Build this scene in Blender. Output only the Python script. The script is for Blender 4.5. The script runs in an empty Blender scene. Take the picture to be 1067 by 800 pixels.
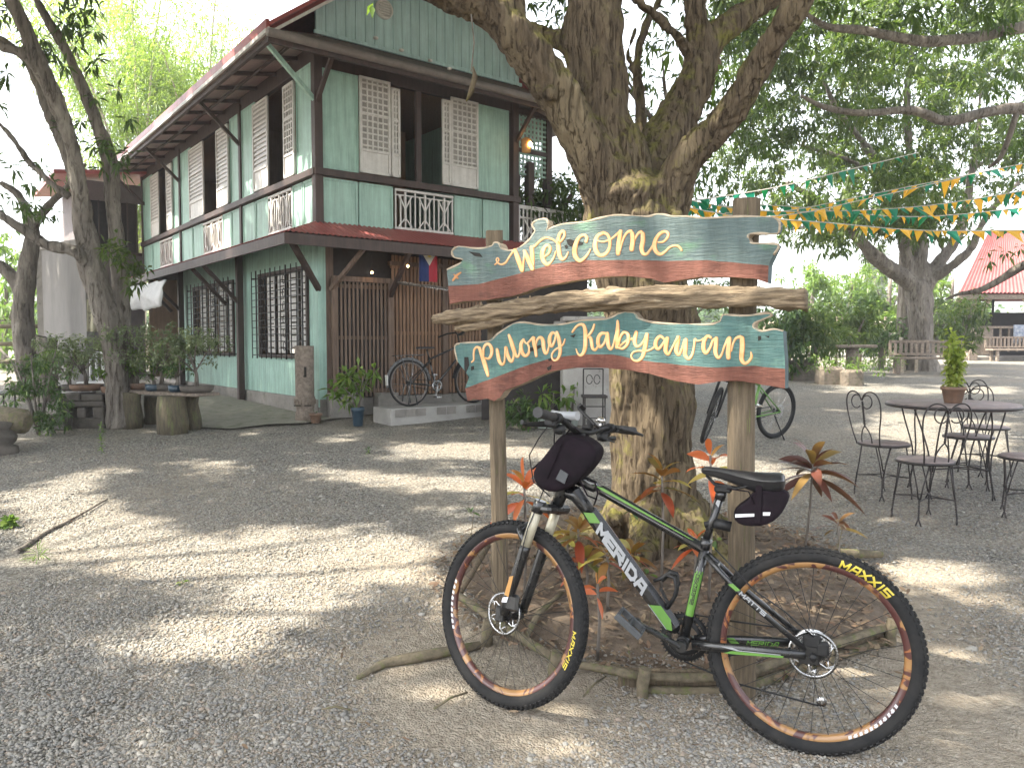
import bpy, bmesh, math, random
import numpy as np
from mathutils import Vector, Matrix, noise
PI = math.pi
R = math.radians
# ---------------------------------------------------------------- camera, sky, sun, exposure
scene = bpy.context.scene
COL = scene.collection
CAMZ = 1.42
FPX = 805.0
TH = math.atan(42 / FPX)
cam_d = bpy.data.cameras.new("camera"); cam = bpy.data.objects.new("camera", cam_d); COL.objects.link(cam)
cam.location = (0, 0, CAMZ); cam.rotation_euler = (PI / 2 - TH, 0, 0)
cam_d.sensor_width = 36; cam_d.sensor_fit = 'HORIZONTAL'; cam_d.lens = 36 * FPX / 1067
cam_d.clip_start = 0.05; cam_d.clip_end = 3000
scene.camera = cam
SUN_S = Vector((-0.56, -0.115, 0.82)).normalized()          # towards the sun
SUN_EL = math.asin(SUN_S.z)
world = bpy.data.worlds.new("World"); scene.world = world; world.use_nodes = True
wn = world.node_tree; bg = wn.nodes["Background"]
sky = wn.nodes.new("ShaderNodeTexSky"); sky.sky_type = 'NISHITA'; sky.sun_disc = False
sky.sun_elevation = SUN_EL; sky.sun_rotation = math.atan2(SUN_S.x, SUN_S.y)
sky.air_density = 1.0; sky.dust_density = 3.0; sky.ozone_density = 1.0
hz = wn.nodes.new("ShaderNodeHueSaturation"); hz.inputs['Saturation'].default_value = .28; hz.inputs['Value'].default_value = 1.0   # thin milky haze over the blue
wn.links.new(sky.outputs[0], hz.inputs['Color']); wn.links.new(hz.outputs[0], bg.inputs[0]); bg.inputs[1].default_value = 0.15
sd = bpy.data.lights.new("sun", 'SUN'); sun = bpy.data.objects.new("sun", sd); COL.objects.link(sun)
sd.energy = 3.5; sd.angle = R(0.8); sd.color = (1.0, 0.92, 0.78)
sun.rotation_euler = (-SUN_S).to_track_quat('-Z', 'Y').to_euler()
sun.location = SUN_S * 60
scene.view_settings.view_transform = 'Standard'; scene.view_settings.look = 'None'
scene.view_settings.gamma = 1; scene.view_settings.use_curve_mapping = False
scene.view_settings.exposure = 2.5
scene.cycles.max_bounces = 8; scene.cycles.transmission_bounces = 4; scene.cycles.diffuse_bounces = 4
scene.cycles.glossy_bounces = 3; scene.cycles.transparent_max_bounces = 6
scene.cycles.caustics_reflective = False; scene.cycles.caustics_refractive = False
scene.cycles.use_denoising = True
random.seed(7); RNG = np.random.default_rng(11)

# ---------------------------------------------------------------- measuring helpers
def ray(px, py):
    u = (px - 533.5) / FPX; v = (400 - py) / FPX
    return Vector((u, math.cos(TH) + v * math.sin(TH), -math.sin(TH) + v * math.cos(TH)))
def gz(x, y):                                               # lie of the land: rises gently away from the viewer
    if y < 2.8: z = 0.0
    elif y < 12: z = .042 * (y - 2.8)
    elif y < 30: z = .3864 + .03 * (y - 12)
    else: z = .9264 + .002 * (y - 30)
    return z
BED = (0.86, 4.55)                                          # centre of the planting bed round the mango tree
def mz(x, y):                                               # bed soil height over the ground
    r = math.hypot((x - BED[0]) / 1.25, (y - BED[1]) / 1.35)
    return gz(x, y) + .13 * max(0, 1 - r * r) ** .7 if r < 1 else gz(x, y)
def A(px, py, y):                                           # point at depth y (metres along +Y)
    d = ray(px, py); k = y / d.y
    return Vector((0, 0, CAMZ)) + d * k
def G(px, py, h=0.0):                                       # point where the sight line meets the ground (+h)
    d = ray(px, py); y = 5.0
    for _ in range(60):
        z = gz(0, y) + h
        if d.z >= -1e-4: return A(px, py, 60)
        k = (z - CAMZ) / d.z
        y = .5 * y + .5 * k * d.y
    p = d * k; p.z += CAMZ
    return p

# ---------------------------------------------------------------- object helpers
def tag(o, label=None, cat=None, group=None, kind=None):
    if label: o["label"] = label
    if cat: o["category"] = cat
    if group: o["group"] = group
    if kind: o["kind"] = kind
    return o
def empty(name, loc, label, cat, group=None, rot=(0, 0, 0)):
    o = bpy.data.objects.new(name, None); COL.objects.link(o)
    o.location = loc; o.rotation_euler = rot; o.empty_display_size = .1
    return tag(o, label, cat, group)
def origin(o):
    v = Vector((0, 0, 0))
    while o is not None:
        v = v + o.location; o = o.parent
    return v
def fast_mesh(name, V, F, mats, mi=None, smooth=False):
    V = np.asarray(V, dtype=np.float32).reshape(-1, 3)
    me = bpy.data.meshes.new(name)
    n = len(F)
    if isinstance(F, np.ndarray):
        k = F.shape[1]; loops = F.reshape(-1).astype(np.int32)
        starts = np.arange(n, dtype=np.int32) * k; tot = np.full(n, k, np.int32)
    else:
        tot = np.array([len(f) for f in F], np.int32)
        starts = np.concatenate([[0], np.cumsum(tot)[:-1]]).astype(np.int32) if n else np.zeros(0, np.int32)
        loops = np.array([i for f in F for i in f], np.int32)
    me.vertices.add(len(V)); me.vertices.foreach_set("co", V.reshape(-1))
    me.loops.add(len(loops)); me.loops.foreach_set("vertex_index", loops)
    me.polygons.add(n); me.polygons.foreach_set("loop_start", starts)
    try: me.polygons.foreach_set("loop_total", tot)
    except Exception: pass
    if mi is not None: me.polygons.foreach_set("material_index", np.asarray(mi, np.int32))
    if smooth: me.polygons.foreach_set("use_smooth", np.ones(n, bool))
    for m in (mats if isinstance(mats, (list, tuple)) else [mats]): me.materials.append(m)
    me.update(calc_edges=True); me.validate()
    return me
def link_mesh(name, me, parent=None):
    o = bpy.data.objects.new(name, me); COL.objects.link(o)
    if parent is not None: o.parent = parent
    return o
class MB:
    """Collects shapes; build() links them as one mesh object. M is a transform applied as shapes are added."""
    def __init__(s, M=None): s.v = []; s.f = []; s.mi = []; s.sm = []; s.M = M
    def add(s, vs, fs, mi=0, smooth=False):
        b = len(s.v)
        for p in vs:
            p = Vector(p)
            if s.M is not None: p = s.M @ p if isinstance(s.M, Matrix) else s.M(p)
            s.v.append((p.x, p.y, p.z))
        for f in fs:
            s.f.append([b + i for i in f]); s.mi.append(mi); s.sm.append(smooth)
        return s
    def box(s, x0, x1, y0, y1, z0, z1, mi=0, T=None, b=0):
        if b > 0:
            b = min(b, abs(x1 - x0) * .45, abs(y1 - y0) * .45, abs(z1 - z0) * .45)
            cx, cy, cz = (x0 + x1) / 2, (y0 + y1) / 2, (z0 + z1) / 2
            hx, hy, hz = (x1 - x0) / 2, (y1 - y0) / 2, (z1 - z0) / 2
            vs = []; idx = {}
            for sx in (-1, 1):
                for sy in (-1, 1):
                    for sz in (-1, 1):
                        for a in range(3):
                            q = [hx - b, hy - b, hz - b]; q[a] += b
                            idx[(sx, sy, sz, a)] = len(vs)
                            vs.append((cx + sx * q[0], cy + sy * q[1], cz + sz * q[2]))
            fs = []
            for a in range(3):
                o1, o2 = [(1, 2), (2, 0), (0, 1)][a]
                for sg in (-1, 1):
                    f = []
                    for (p, q) in ((-1, -1), (1, -1), (1, 1), (-1, 1)):
                        t = [0, 0, 0]; t[a] = sg; t[o1] = p; t[o2] = q
                        f.append(idx[(t[0], t[1], t[2], a)])
                    fs.append(f if sg > 0 else f[::-1])
            for a in range(3):                                # edge strips run along axis a
                o1, o2 = [(1, 2), (2, 0), (0, 1)][a]
                for p in (-1, 1):
                    for q in (-1, 1):
                        t = [0, 0, 0]; t[o1] = p; t[o2] = q
                        t0 = t[:]; t0[a] = -1; t1 = t[:]; t1[a] = 1
                        f = [idx[(*t0, o1)], idx[(*t1, o1)], idx[(*t1, o2)], idx[(*t0, o2)]]
                        fs.append(f if p * q < 0 else f[::-1])
            for sx in (-1, 1):
                for sy in (-1, 1):
                    for sz in (-1, 1):
                        f = [idx[(sx, sy, sz, a)] for a in range(3)]
                        fs.append(f if sx * sy * sz > 0 else f[::-1])
        else:
            vs = [(x0, y0, z0), (x1, y0, z0), (x1, y1, z0), (x0, y1, z0), (x0, y0, z1), (x1, y0, z1), (x1, y1, z1), (x0, y1, z1)]
            fs = [(0, 3, 2, 1), (4, 5, 6, 7), (0, 1, 5, 4), (1, 2, 6, 5), (2, 3, 7, 6), (3, 0, 4, 7)]
        if T is not None: vs = [T(*v) if callable(T) and not isinstance(T, Matrix) else T @ Vector(v) for v in vs]
        return s.add(vs, fs, mi)
    def bar(s, a, b, w, h=None, mi=0, up=(0, 0, 1), bev=0):
        a = Vector(a); b = Vector(b); h = h or w
        z = (b - a); L = z.length; z.normalize(); u = Vector(up)
        if abs(z.dot(u)) > .97: u = Vector((1, 0, 0))
        x = z.cross(u).normalized(); y = x.cross(z).normalized()
        T = Matrix((x, y, z)).transposed().to_4x4(); T.translation = a
        return s.box(-w / 2, w / 2, -h / 2, h / 2, 0, L, mi, T, bev)
    def tube(s, pts, r, n=8, mi=0, cap=True, smooth=True, closed=False, wob=0, flat=1.0, seed=0):
        pts = [Vector(p) for p in pts]; m = len(pts)
        rs = [r] * m if isinstance(r, (int, float)) else list(r)
        vs = []; t_prev = None; x = None
        for i in range(m):
            if closed: t = pts[(i + 1) % m] - pts[i - 1]
            else: t = pts[min(i + 1, m - 1)] - pts[max(i - 1, 0)]
            if t.length < 1e-9: t = t_prev or Vector((0, 0, 1))
            t.normalize()
            if x is None:
                u = Vector((0, 0, 1)) if abs(t.z) < .9 else Vector((1, 0, 0))
                x = t.cross(u).normalized()
            else:
                x = (x - t * x.dot(t)).normalized()
            y = t.cross(x)
            for k in range(n):
                a = 2 * PI * k / n; rr = rs[i]
                if wob: rr *= 1 + wob * noise.noise(Vector((math.cos(a) * 1.3 + seed, math.sin(a) * 1.3, i * .45 + seed * 3)))
                vs.append(pts[i] + x * (math.cos(a) * rr) + y * (math.sin(a) * rr * flat))
            t_prev = t
        fs = []
        for i in range(m if closed else m - 1):
            j = (i + 1) % m
            for k in range(n):
                k2 = (k + 1) % n
                fs.append((i * n + k, i * n + k2, j * n + k2, j * n + k))
        s.add(vs, fs, mi, smooth)
        if cap and not closed:
            b = len(s.v) - len(vs)
            s.f.append([b + k for k in range(n)][::-1]); s.mi.append(mi); s.sm.append(False)
            s.f.append([b + (m - 1) * n + k for k in range(n)]); s.mi.append(mi); s.sm.append(False)
        return s
    def lathe(s, prof, n=16, mi=0, T=None, smooth=True, cap=True):
        cap = cap and prof[0] != prof[-1]
        vs = []
        for (r, z) in prof:
            for k in range(n):
                a = 2 * PI * k / n; v = Vector((r * math.cos(a), r * math.sin(a), z))
                vs.append(T @ v if T is not None else v)
        fs = []
        for i in range(len(prof) - 1):
            for k in range(n):
                k2 = (k + 1) % n; fs.append((i * n + k, i * n + k2, (i + 1) * n + k2, (i + 1) * n + k))
        s.add(vs, fs, mi, smooth)
        b = len(s.v) - len(vs)
        if cap and prof[0][0] > 1e-4: s.f.append([b + k for k in range(n)][::-1]); s.mi.append(mi); s.sm.append(False)
        if cap and prof[-1][0] > 1e-4: s.f.append([b + (len(prof) - 1) * n + k for k in range(n)]); s.mi.append(mi); s.sm.append(False)
        return s
    def prism(s, poly, fn, t0, t1, mi=0, mside=None):
        """poly in 2D; fn(x, y, depth) -> 3D; front face at t0, back at t1."""
        m = len(poly); vs = [fn(x, y, t0) for x, y in poly] + [fn(x, y, t1) for x, y in poly]
        s.add(vs, [list(range(m)), list(range(2 * m - 1, m - 1, -1))], mi)
        b = len(s.v) - 2 * m; ms = mi if mside is None else mside
        for i in range(m):
            j = (i + 1) % m
            s.f.append([b + i, b + m + i, b + m + j, b + j]); s.mi.append(ms); s.sm.append(False)
        return s
    def build(s, name, mats, parent=None, label=None):
        V = np.array(s.v, dtype=np.float64).reshape(-1, 3)
        if parent is not None:
            o = origin(parent); V = V - np.array((o.x, o.y, o.z))
        me = fast_mesh(name, V, s.f, mats, s.mi)
        if len(me.polygons) == len(s.sm): me.polygons.foreach_set("use_smooth", np.array(s.sm, bool))
        bm = bmesh.new(); bm.from_mesh(me); bmesh.ops.recalc_face_normals(bm, faces=bm.faces); bm.to_mesh(me); bm.free()
        o = link_mesh(name, me, parent)
        if label: o["label"] = label
        return o
def sub(m, name, mats, parent, label=None):                  # build in the parent's own (local) coordinates
    V = np.array(m.v, dtype=np.float64).reshape(-1, 3)
    me = fast_mesh(name, V, m.f, mats, m.mi)
    if len(me.polygons) == len(m.sm): me.polygons.foreach_set("use_smooth", np.array(m.sm, bool))
    bm = bmesh.new(); bm.from_mesh(me); bmesh.ops.recalc_face_normals(bm, faces=bm.faces); bm.to_mesh(me); bm.free()
    o = link_mesh(name, me, parent)
    if label: o["label"] = label
    return o
def copy_tree(o, parent=None):
    c = o.copy(); COL.objects.link(c)
    if parent is not None: c.parent = parent
    for ch in [q for q in list(COL.objects) if q.parent == o]: copy_tree(ch, c)
    return c
def bez(pts, k=6):                                           # Catmull-Rom through points (any dimension)
    P = [np.array(p, float) for p in pts]
    P = [2 * P[0] - P[1]] + P + [2 * P[-1] - P[-2]]
    out = []
    for i in range(1, len(P) - 2):
        for j in range(k):
            t = j / k; a, b, c, d = P[i - 1], P[i], P[i + 1], P[i + 2]
            out.append(.5 * (2 * b + (c - a) * t + (2 * a - 5 * b + 4 * c - d) * t * t + (3 * b - a - 3 * c + d) * t ** 3))
    out.append(P[-2]); return out

# ---------------------------------------------------------------- materials
def new_mat(name):
    m = bpy.data.materials.new(name); m.use_nodes = True
    nt = m.node_tree; return m, nt, nt.nodes["Principled BSDF"], nt.nodes["Material Output"]
def mix(nt, fac, a, b, blend='MIX'):
    n = nt.nodes.new("ShaderNodeMix"); n.data_type = 'RGBA'; n.blend_type = blend
    for sock, val in ((0, fac), (6, a), (7, b)):
        if hasattr(val, "links") or isinstance(val, bpy.types.NodeSocket): nt.links.new(val, n.inputs[sock])
        elif isinstance(val, (int, float)): n.inputs[sock].default_value = val
        else: n.inputs[sock].default_value = (*val[:3], 1)
    return n.outputs[2]
def coords(nt, stretch=(1, 1, 1), rot=(0, 0, 0), kind="Object"):
    tc = nt.nodes.new("ShaderNodeTexCoord"); mp = nt.nodes.new("ShaderNodeMapping")
    mp.inputs["Scale"].default_value = stretch; mp.inputs["Rotation"].default_value = rot
    nt.links.new(tc.outputs[kind], mp.inputs[0]); return mp.outputs[0]
def nz(nt, vec, scale, detail=4, rough=.6, dist=0):
    n = nt.nodes.new("ShaderNodeTexNoise"); n.inputs["Scale"].default_value = scale
    n.inputs["Detail"].default_value = detail; n.inputs["Roughness"].default_value = rough
    n.inputs["Distortion"].default_value = dist
    nt.links.new(vec, n.inputs["Vector"]); return n.outputs[0]
def ramp(nt, val, p0, p1, c0=(0, 0, 0), c1=(1, 1, 1)):
    r = nt.nodes.new("ShaderNodeValToRGB"); r.color_ramp.elements[0].position = p0; r.color_ramp.elements[1].position = p1
    r.color_ramp.elements[0].color = (*c0, 1); r.color_ramp.elements[1].color = (*c1, 1)
    nt.links.new(val, r.inputs[0]); return r.outputs[0]
def bump(nt, bsdf, h, strength=.5, dist=.01):
    b = nt.nodes.new("ShaderNodeBump"); b.inputs["Strength"].default_value = strength; b.inputs["Distance"].default_value = dist
    nt.links.new(h, b.inputs["Height"]); nt.links.new(b.outputs[0], bsdf.inputs["Normal"]); return b
def pmat(name, c1, c2=None, rough=.7, streak=0, *,  scale=8, stretch=(1, 1, 1), bmp=0, bscale=40, bdist=.004, metal=0, spots=None, lo=.35, hi=.65, spec=.5, coat=0):
    m, nt, bs, out = new_mat(name)
    bs.inputs["Roughness"].default_value = rough; bs.inputs["Metallic"].default_value = metal
    bs.inputs["Specular IOR Level"].default_value = spec
    if coat: bs.inputs["Coat Weight"].default_value = coat; bs.inputs["Coat Roughness"].default_value = .15
    vec = coords(nt, stretch)
    c2 = c2 or tuple(min(1, x * .72) for x in c1)
    col = mix(nt, ramp(nt, nz(nt, vec, scale, 6, .65), lo, hi), c1, c2)
    if spots is not None:
        col = mix(nt, ramp(nt, nz(nt, vec, spots[1], 5, .7), spots[2], spots[2] + .1), col, spots[0])
    if streak:                                               # rain streaks and faded boards
        col = mix(nt, 1.0, col, ramp(nt, nz(nt, coords(nt, (9, 9, .5)), 2.2, 6, .7), .35, .62, (1 - streak,) * 3, (1, 1, 1)), 'MULTIPLY')
        col = mix(nt, 1.0, col, ramp(nt, nz(nt, coords(nt), 1.1, 7, .8), .3, .7, (1 - streak * .7,) * 3, (1, 1, 1)), 'MULTIPLY')
    nt.links.new(col, bs.inputs["Base Color"])
    rr = nt.nodes.new("ShaderNodeMapRange"); rr.inputs["To Min"].default_value = max(.02, rough - .12); rr.inputs["To Max"].default_value = min(1, rough + .12)
    nt.links.new(nz(nt, vec, scale * 2.3, 3), rr.inputs[0]); nt.links.new(rr.outputs[0], bs.inputs["Roughness"])
    if bmp: bump(nt, bs, nz(nt, vec, bscale, 6, .65), bmp, bdist)
    return m
def leaf_mat(name, ca, cb, cc=None, trans=.35, rough=.45):
    m, nt, bs, out = new_mat(name)
    g = nt.nodes.new("ShaderNodeNewGeometry"); rnd = g.outputs["Random Per Island"]
    r = nt.nodes.new("ShaderNodeValToRGB"); nt.links.new(rnd, r.inputs[0])
    e = r.color_ramp.elements; e[0].position = .0; e[0].color = (*ca, 1); e[1].position = .85; e[1].color = (*cb, 1)
    if cc: q = r.color_ramp.elements.new(.97); q.color = (*cc, 1)
    nt.links.new(r.outputs[0], bs.inputs["Base Color"]); bs.inputs["Roughness"].default_value = rough
    bs.inputs["Specular IOR Level"].default_value = .45
    tr = nt.nodes.new("ShaderNodeBsdfTranslucent"); ms = nt.nodes.new("ShaderNodeMixShader")
    tc = mix(nt, .55, r.outputs[0], (ca[0] * 2.2 + .06, ca[1] * 2.2 + .09, ca[2] * .8)); nt.links.new(tc, tr.inputs[0])
    ms.inputs[0].default_value = trans
    nt.links.new(bs.outputs[0], ms.inputs[1]); nt.links.new(tr.outputs[0], ms.inputs[2]); nt.links.new(ms.outputs[0], out.inputs[0])
    return m
def emit_mat(name, col, s):
    m, nt, bs, out = new_mat(name); bs.inputs["Emission Color"].default_value = (*col, 1); bs.inputs["Emission Strength"].default_value = s
    bs.inputs["Base Color"].default_value = (*col, 1); return m
def ground_mat():
    m, nt, bs, out = new_mat("gravel"); bs.inputs["Roughness"].default_value = .9; bs.inputs["Specular IOR Level"].default_value = .25
    tc = nt.nodes.new("ShaderNodeTexCoord"); v = tc.outputs["Object"]
    vo = nt.nodes.new("ShaderNodeTexVoronoi"); vo.inputs["Scale"].default_value = 48; nt.links.new(v, vo.inputs["Vector"])
    vo2 = nt.nodes.new("ShaderNodeTexVoronoi"); vo2.inputs["Scale"].default_value = 110; nt.links.new(v, vo2.inputs["Vector"])
    sep = nt.nodes.new("ShaderNodeSeparateColor"); nt.links.new(vo.outputs["Color"], sep.inputs[0])
    r = nt.nodes.new("ShaderNodeValToRGB"); nt.links.new(sep.outputs[0], r.inputs[0])
    e = r.color_ramp.elements; e[0].color = (.17, .165, .15, 1); e[1].color = (.38, .36, .32, 1)
    q = e.new(.5); q.color = (.25, .24, .215, 1)
    dark = ramp(nt, vo.outputs["Distance"], .35, .75, (1, 1, 1), (.35, .33, .3))
    stone = mix(nt, 1.0, r.outputs[0], dark, 'MULTIPLY')
    dirt = mix(nt, ramp(nt, nz(nt, v, 25, 5), .3, .7), (.20, .165, .125), (.34, .30, .24))
    # bare earth shows through in patches, and all round the tree bed
    geo = nt.nodes.new("ShaderNodeVectorMath"); geo.operation = 'DISTANCE'; nt.links.new(v, geo.inputs[0]); geo.inputs[1].default_value = (.75, 3.5, 0)
    near = nt.nodes.new("ShaderNodeMapRange"); nt.links.new(geo.outputs["Value"], near.inputs[0])
    near.inputs["From Min"].default_value = .9; near.inputs["From Max"].default_value = 2.6; near.inputs["To Min"].default_value = .42; near.inputs["To Max"].default_value = 0
    ad = nt.nodes.new("ShaderNodeMath"); ad.operation = 'ADD'
    nt.links.new(nz(nt, v, .55, 6, .7), ad.inputs[0]); nt.links.new(near.outputs[0], ad.inputs[1])
    fine = nt.nodes.new("ShaderNodeMath"); fine.operation = 'MULTIPLY_ADD'; nt.links.new(nz(nt, v, 9, 5, .7), fine.inputs[0]); fine.inputs[1].default_value = .3
    nt.links.new(ad.outputs[0], fine.inputs[2])
    fac = ramp(nt, fine.outputs[0], .58, .92)
    col = mix(nt, fac, stone, dirt); nt.links.new(col, bs.inputs["Base Color"])
    hm = nt.nodes.new("ShaderNodeMath"); hm.operation = 'ADD'; nt.links.new(vo.outputs["Distance"], hm.inputs[0]); nt.links.new(vo2.outputs["Distance"], hm.inputs[1])
    inv = nt.nodes.new("ShaderNodeMath"); inv.operation = 'MULTIPLY'; inv.inputs[1].default_value = -1; nt.links.new(hm.outputs[0], inv.inputs[0])
    bump(nt, bs, inv.outputs[0], .8, .012)
    return m
def bark_mat(name, c1, c2, c3, moss=None, moss_at=.55, vs=22):
    m, nt, bs, out = new_mat(name); bs.inputs["Roughness"].default_value = .92; bs.inputs["Specular IOR Level"].default_value = .2
    v0 = coords(nt, (1, 1, .22)); n0 = nt.nodes.new('ShaderNodeTexNoise'); n0.inputs['Scale'].default_value = 9; nt.links.new(v0, n0.inputs['Vector'])
    va = nt.nodes.new('ShaderNodeVectorMath'); va.operation = 'MULTIPLY_ADD'; va.inputs[1].default_value = (.16, .16, .16); nt.links.new(n0.outputs['Color'], va.inputs[0]); nt.links.new(v0, va.inputs[2]); v = va.outputs[0]
    n1 = nz(nt, v, vs, 9, .75, .4)
    vo = nt.nodes.new("ShaderNodeTexVoronoi"); vo.feature = 'DISTANCE_TO_EDGE'; vo.inputs["Scale"].default_value = vs * 1.6; nt.links.new(v, vo.inputs["Vector"])
    col = mix(nt, ramp(nt, n1, .32, .68), c1, c2)
    col = mix(nt, ramp(nt, nz(nt, v, 4, 5, .7), .5, .68), col, c3)
    if moss:
        vm = coords(nt); col = mix(nt, ramp(nt, nz(nt, vm, 3.2, 7, .75), moss_at, moss_at + .12), col, moss)
    fis = ramp(nt, nz(nt, coords(nt, (1, 1, .13)), vs * 1.7, 6, .7, .8), .36, .47, (.42, .38, .35), (1, 1, 1)); col = mix(nt, 1.0, col, fis, 'MULTIPLY')
    if moss:                                                 # moss settles on surfaces that face the sky
        gm = nt.nodes.new("ShaderNodeNewGeometry"); sx = nt.nodes.new("ShaderNodeSeparateXYZ"); nt.links.new(gm.outputs["Normal"], sx.inputs[0])
        mm_ = nt.nodes.new("ShaderNodeMath"); mm_.operation = 'MULTIPLY'; nt.links.new(ramp(nt, sx.outputs[2], .15, .6), mm_.inputs[0]); nt.links.new(ramp(nt, nz(nt, coords(nt), 7, 8, .8), .44, .60), mm_.inputs[1])
        col = mix(nt, mm_.outputs[0], col, moss)
    nt.links.new(col, bs.inputs["Base Color"])
    ad = nt.nodes.new("ShaderNodeMath"); ad.operation = 'ADD'; nt.links.new(n1, ad.inputs[0]); nt.links.new(fis, ad.inputs[1])
    bump(nt, bs, ad.outputs[0], 1.0, .022)
    return m
def island_mat(name, cols, rough=.85):
    m, nt, bs, out = new_mat(name); g = nt.nodes.new("ShaderNodeNewGeometry"); r = nt.nodes.new("ShaderNodeValToRGB")
    nt.links.new(g.outputs["Random Per Island"], r.inputs[0]); e = r.color_ramp.elements
    while len(e) < len(cols): e.new(.5)
    for i, c in enumerate(cols): e[i].position = i / (len(cols) - 1); e[i].color = (*c, 1)
    tc = nt.nodes.new("ShaderNodeTexCoord")
    col = mix(nt, .5, r.outputs[0], mix(nt, ramp(nt, nz(nt, tc.outputs["Object"], 140, 4), .3, .7), (.5, .5, .5), (1, 1, 1)), 'MULTIPLY')
    nt.links.new(col, bs.inputs["Base Color"]); bs.inputs["Roughness"].default_value = rough; bs.inputs["Specular IOR Level"].default_value = .3
    return m
def wood_mat(name, c1, c2, grain=(1, 1, 1), scale=14, rough=.8, bmp=.6, bdist=.004, spots=None):
    return pmat(name, c1, c2, rough, scale=scale, stretch=grain, bmp=bmp, bscale=scale * 2.2, bdist=bdist, spots=spots, lo=.38, hi=.62, spec=.3)
M = {}
M['gravel'] = ground_mat()
M['pebble'] = island_mat('pebble', [(.19, .183, .168), (.225, .217, .20), (.26, .245, .215), (.21, .208, .20), (.30, .28, .245), (.35, .335, .30), (.29, .235, .185), (.2, .188, .168)])
M['soil'] = pmat('soil', (.105, .078, .055), (.17, .13, .095), .95, scale=14, bmp=1, bscale=60, bdist=.012)
M['litter'] = island_mat('litter', [(.15, .10, .065), (.26, .185, .12), (.11, .075, .05), (.30, .23, .15), (.18, .125, .085), (.21, .13, .085)])
M['bark'] = bark_mat('bark', (.055, .041, .028), (.155, .119, .078), (.20, .16, .10), (.15, .14, .036), .57)
M['bark_grey'] = bark_mat('bark_grey', (.12, .105, .09), (.25, .22, .19), (.31, .28, .24), None, vs=14)
M['leaf'] = leaf_mat('leaf', (.035, .07, .022), (.09, .15, .04), (.16, .22, .06), .38)
M['leaf_dense'] = leaf_mat('leaf_dense', (.035, .065, .02), (.095, .14, .032), (.2, .23, .06), .45)
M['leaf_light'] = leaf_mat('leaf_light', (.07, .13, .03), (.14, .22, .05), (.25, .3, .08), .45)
M['bamboo'] = leaf_mat('bamboo', (.13, .20, .05), (.24, .32, .09), (.4, .42, .16), .55)
M['shrub'] = leaf_mat('shrub', (.03, .065, .022), (.08, .15, .04), (.2, .26, .07), .3)
M['grey_leaf'] = leaf_mat('grey_leaf', (.09, .12, .07), (.17, .21, .12), (.26, .28, .15), .35)
# ================================================================ SETTING
def ground():
    xs = np.unique(np.concatenate([np.linspace(-700, -60, 12), np.linspace(-60, -14, 24), np.linspace(-14, 14, 150), np.linspace(14, 60, 24), np.linspace(60, 700, 12)]))
    ys = np.unique(np.concatenate([np.linspace(-200, -10, 8), np.linspace(-10, 1.5, 14), np.linspace(1.5, 16, 120), np.linspace(16, 60, 50), np.linspace(60, 900, 18)]))
    V = []
    for y in ys:
        for x in xs:
            z = gz(x, y)
            if -14 < x < 14 and 1 < y < 16: z += .018 * noise.noise(Vector((x * .9, y * .9, 0))) + .006 * noise.noise(Vector((x * 4, y * 4, 3)))
            if y > 60: z = gz(x, 60)
            V.append((x, y, z))
    nx = len(xs); F = []
    for j in range(len(ys) - 1):
        for i in range(nx - 1):
            a = j * nx + i; F.append((a, a + 1, a + 1 + nx, a + nx))
    o = link_mesh("ground", fast_mesh("ground", V, F, M['gravel'], smooth=True)); tag(o, kind='structure')
ground()
def soil():
    V = []; F = []; n = 72; m = 26
    for j in range(m + 1):
        for i in range(n):
            a = 2 * PI * i / n; r = j / m
            x = BED[0] + 1.24 * r * math.cos(a); y = BED[1] + 1.34 * r * math.sin(a)
            V.append((x, y, mz(x, y) + .02 * (1 - r) + .03 * noise.noise(Vector((x * 5, y * 5, 1))) * (1 - r ** 4) + (-.03 if j == m else .004)))
    for j in range(m):
        for i in range(n):
            k = (i + 1) % n; F.append((j * n + i, j * n + k, (j + 1) * n + k, (j + 1) * n + i))
    tag(link_mesh("soil", fast_mesh("soil", V, F, M['soil'], smooth=True)), kind='structure')
soil()
# scatter of loose stones: one mass nobody could count
def scatter(name, pts, sizes, mat, flat=(.32, .62), leaf=False, z_off=0.0, kind='stuff', label=None, cat=None):
    n = len(pts)
    if leaf:
        base = np.array([(-1, 0, .0), (-.35, .42, .12), (.45, .36, .1), (1, 0, .05), (.4, -.36, .12), (-.4, -.4, .1)], float)
        faces = np.array([(0, 1, 2, 3), (0, 3, 4, 5)])
    else:
        bm = bmesh.new(); bmesh.ops.create_icosphere(bm, subdivisions=1, radius=1)
        base = np.array([v.co[:] for v in bm.verts]); faces = np.array([[v.index for v in f.verts] for f in bm.faces]); bm.free()
    nb = len(base); P = np.asarray(pts); S = np.asarray(sizes)
    a = RNG.uniform(0, 2 * PI, n); tx = RNG.normal(0, .25, n); ty = RNG.normal(0, .25, n)
    sc = np.stack([S * RNG.uniform(.8, 1.3, n), S * RNG.uniform(.55, .9, n), S * RNG.uniform(flat[0], flat[1], n)], 1)
    B = np.repeat(base[None], n, 0)
    if not leaf: B = B * RNG.uniform(.78, 1.15, (n, nb, 1))
    B = B * sc[:, None, :]
    ca, sa = np.cos(a)[:, None], np.sin(a)[:, None]
    x = B[..., 0] * ca - B[..., 1] * sa; y = B[..., 0] * sa + B[..., 1] * ca; z = B[..., 2] + x * tx[:, None] + y * ty[:, None]
    V = np.stack([x + P[:, 0:1], y + P[:, 1:2], z + P[:, 2:3] + z_off], -1).reshape(-1, 3)
    F = (faces[None] + (np.arange(n) * nb)[:, None, None]).reshape(-1, faces.shape[1])
    o = link_mesh(name, fast_mesh(name, V, F, mat, smooth=False)); tag(o, label, cat, kind=kind)
    return o
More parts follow.
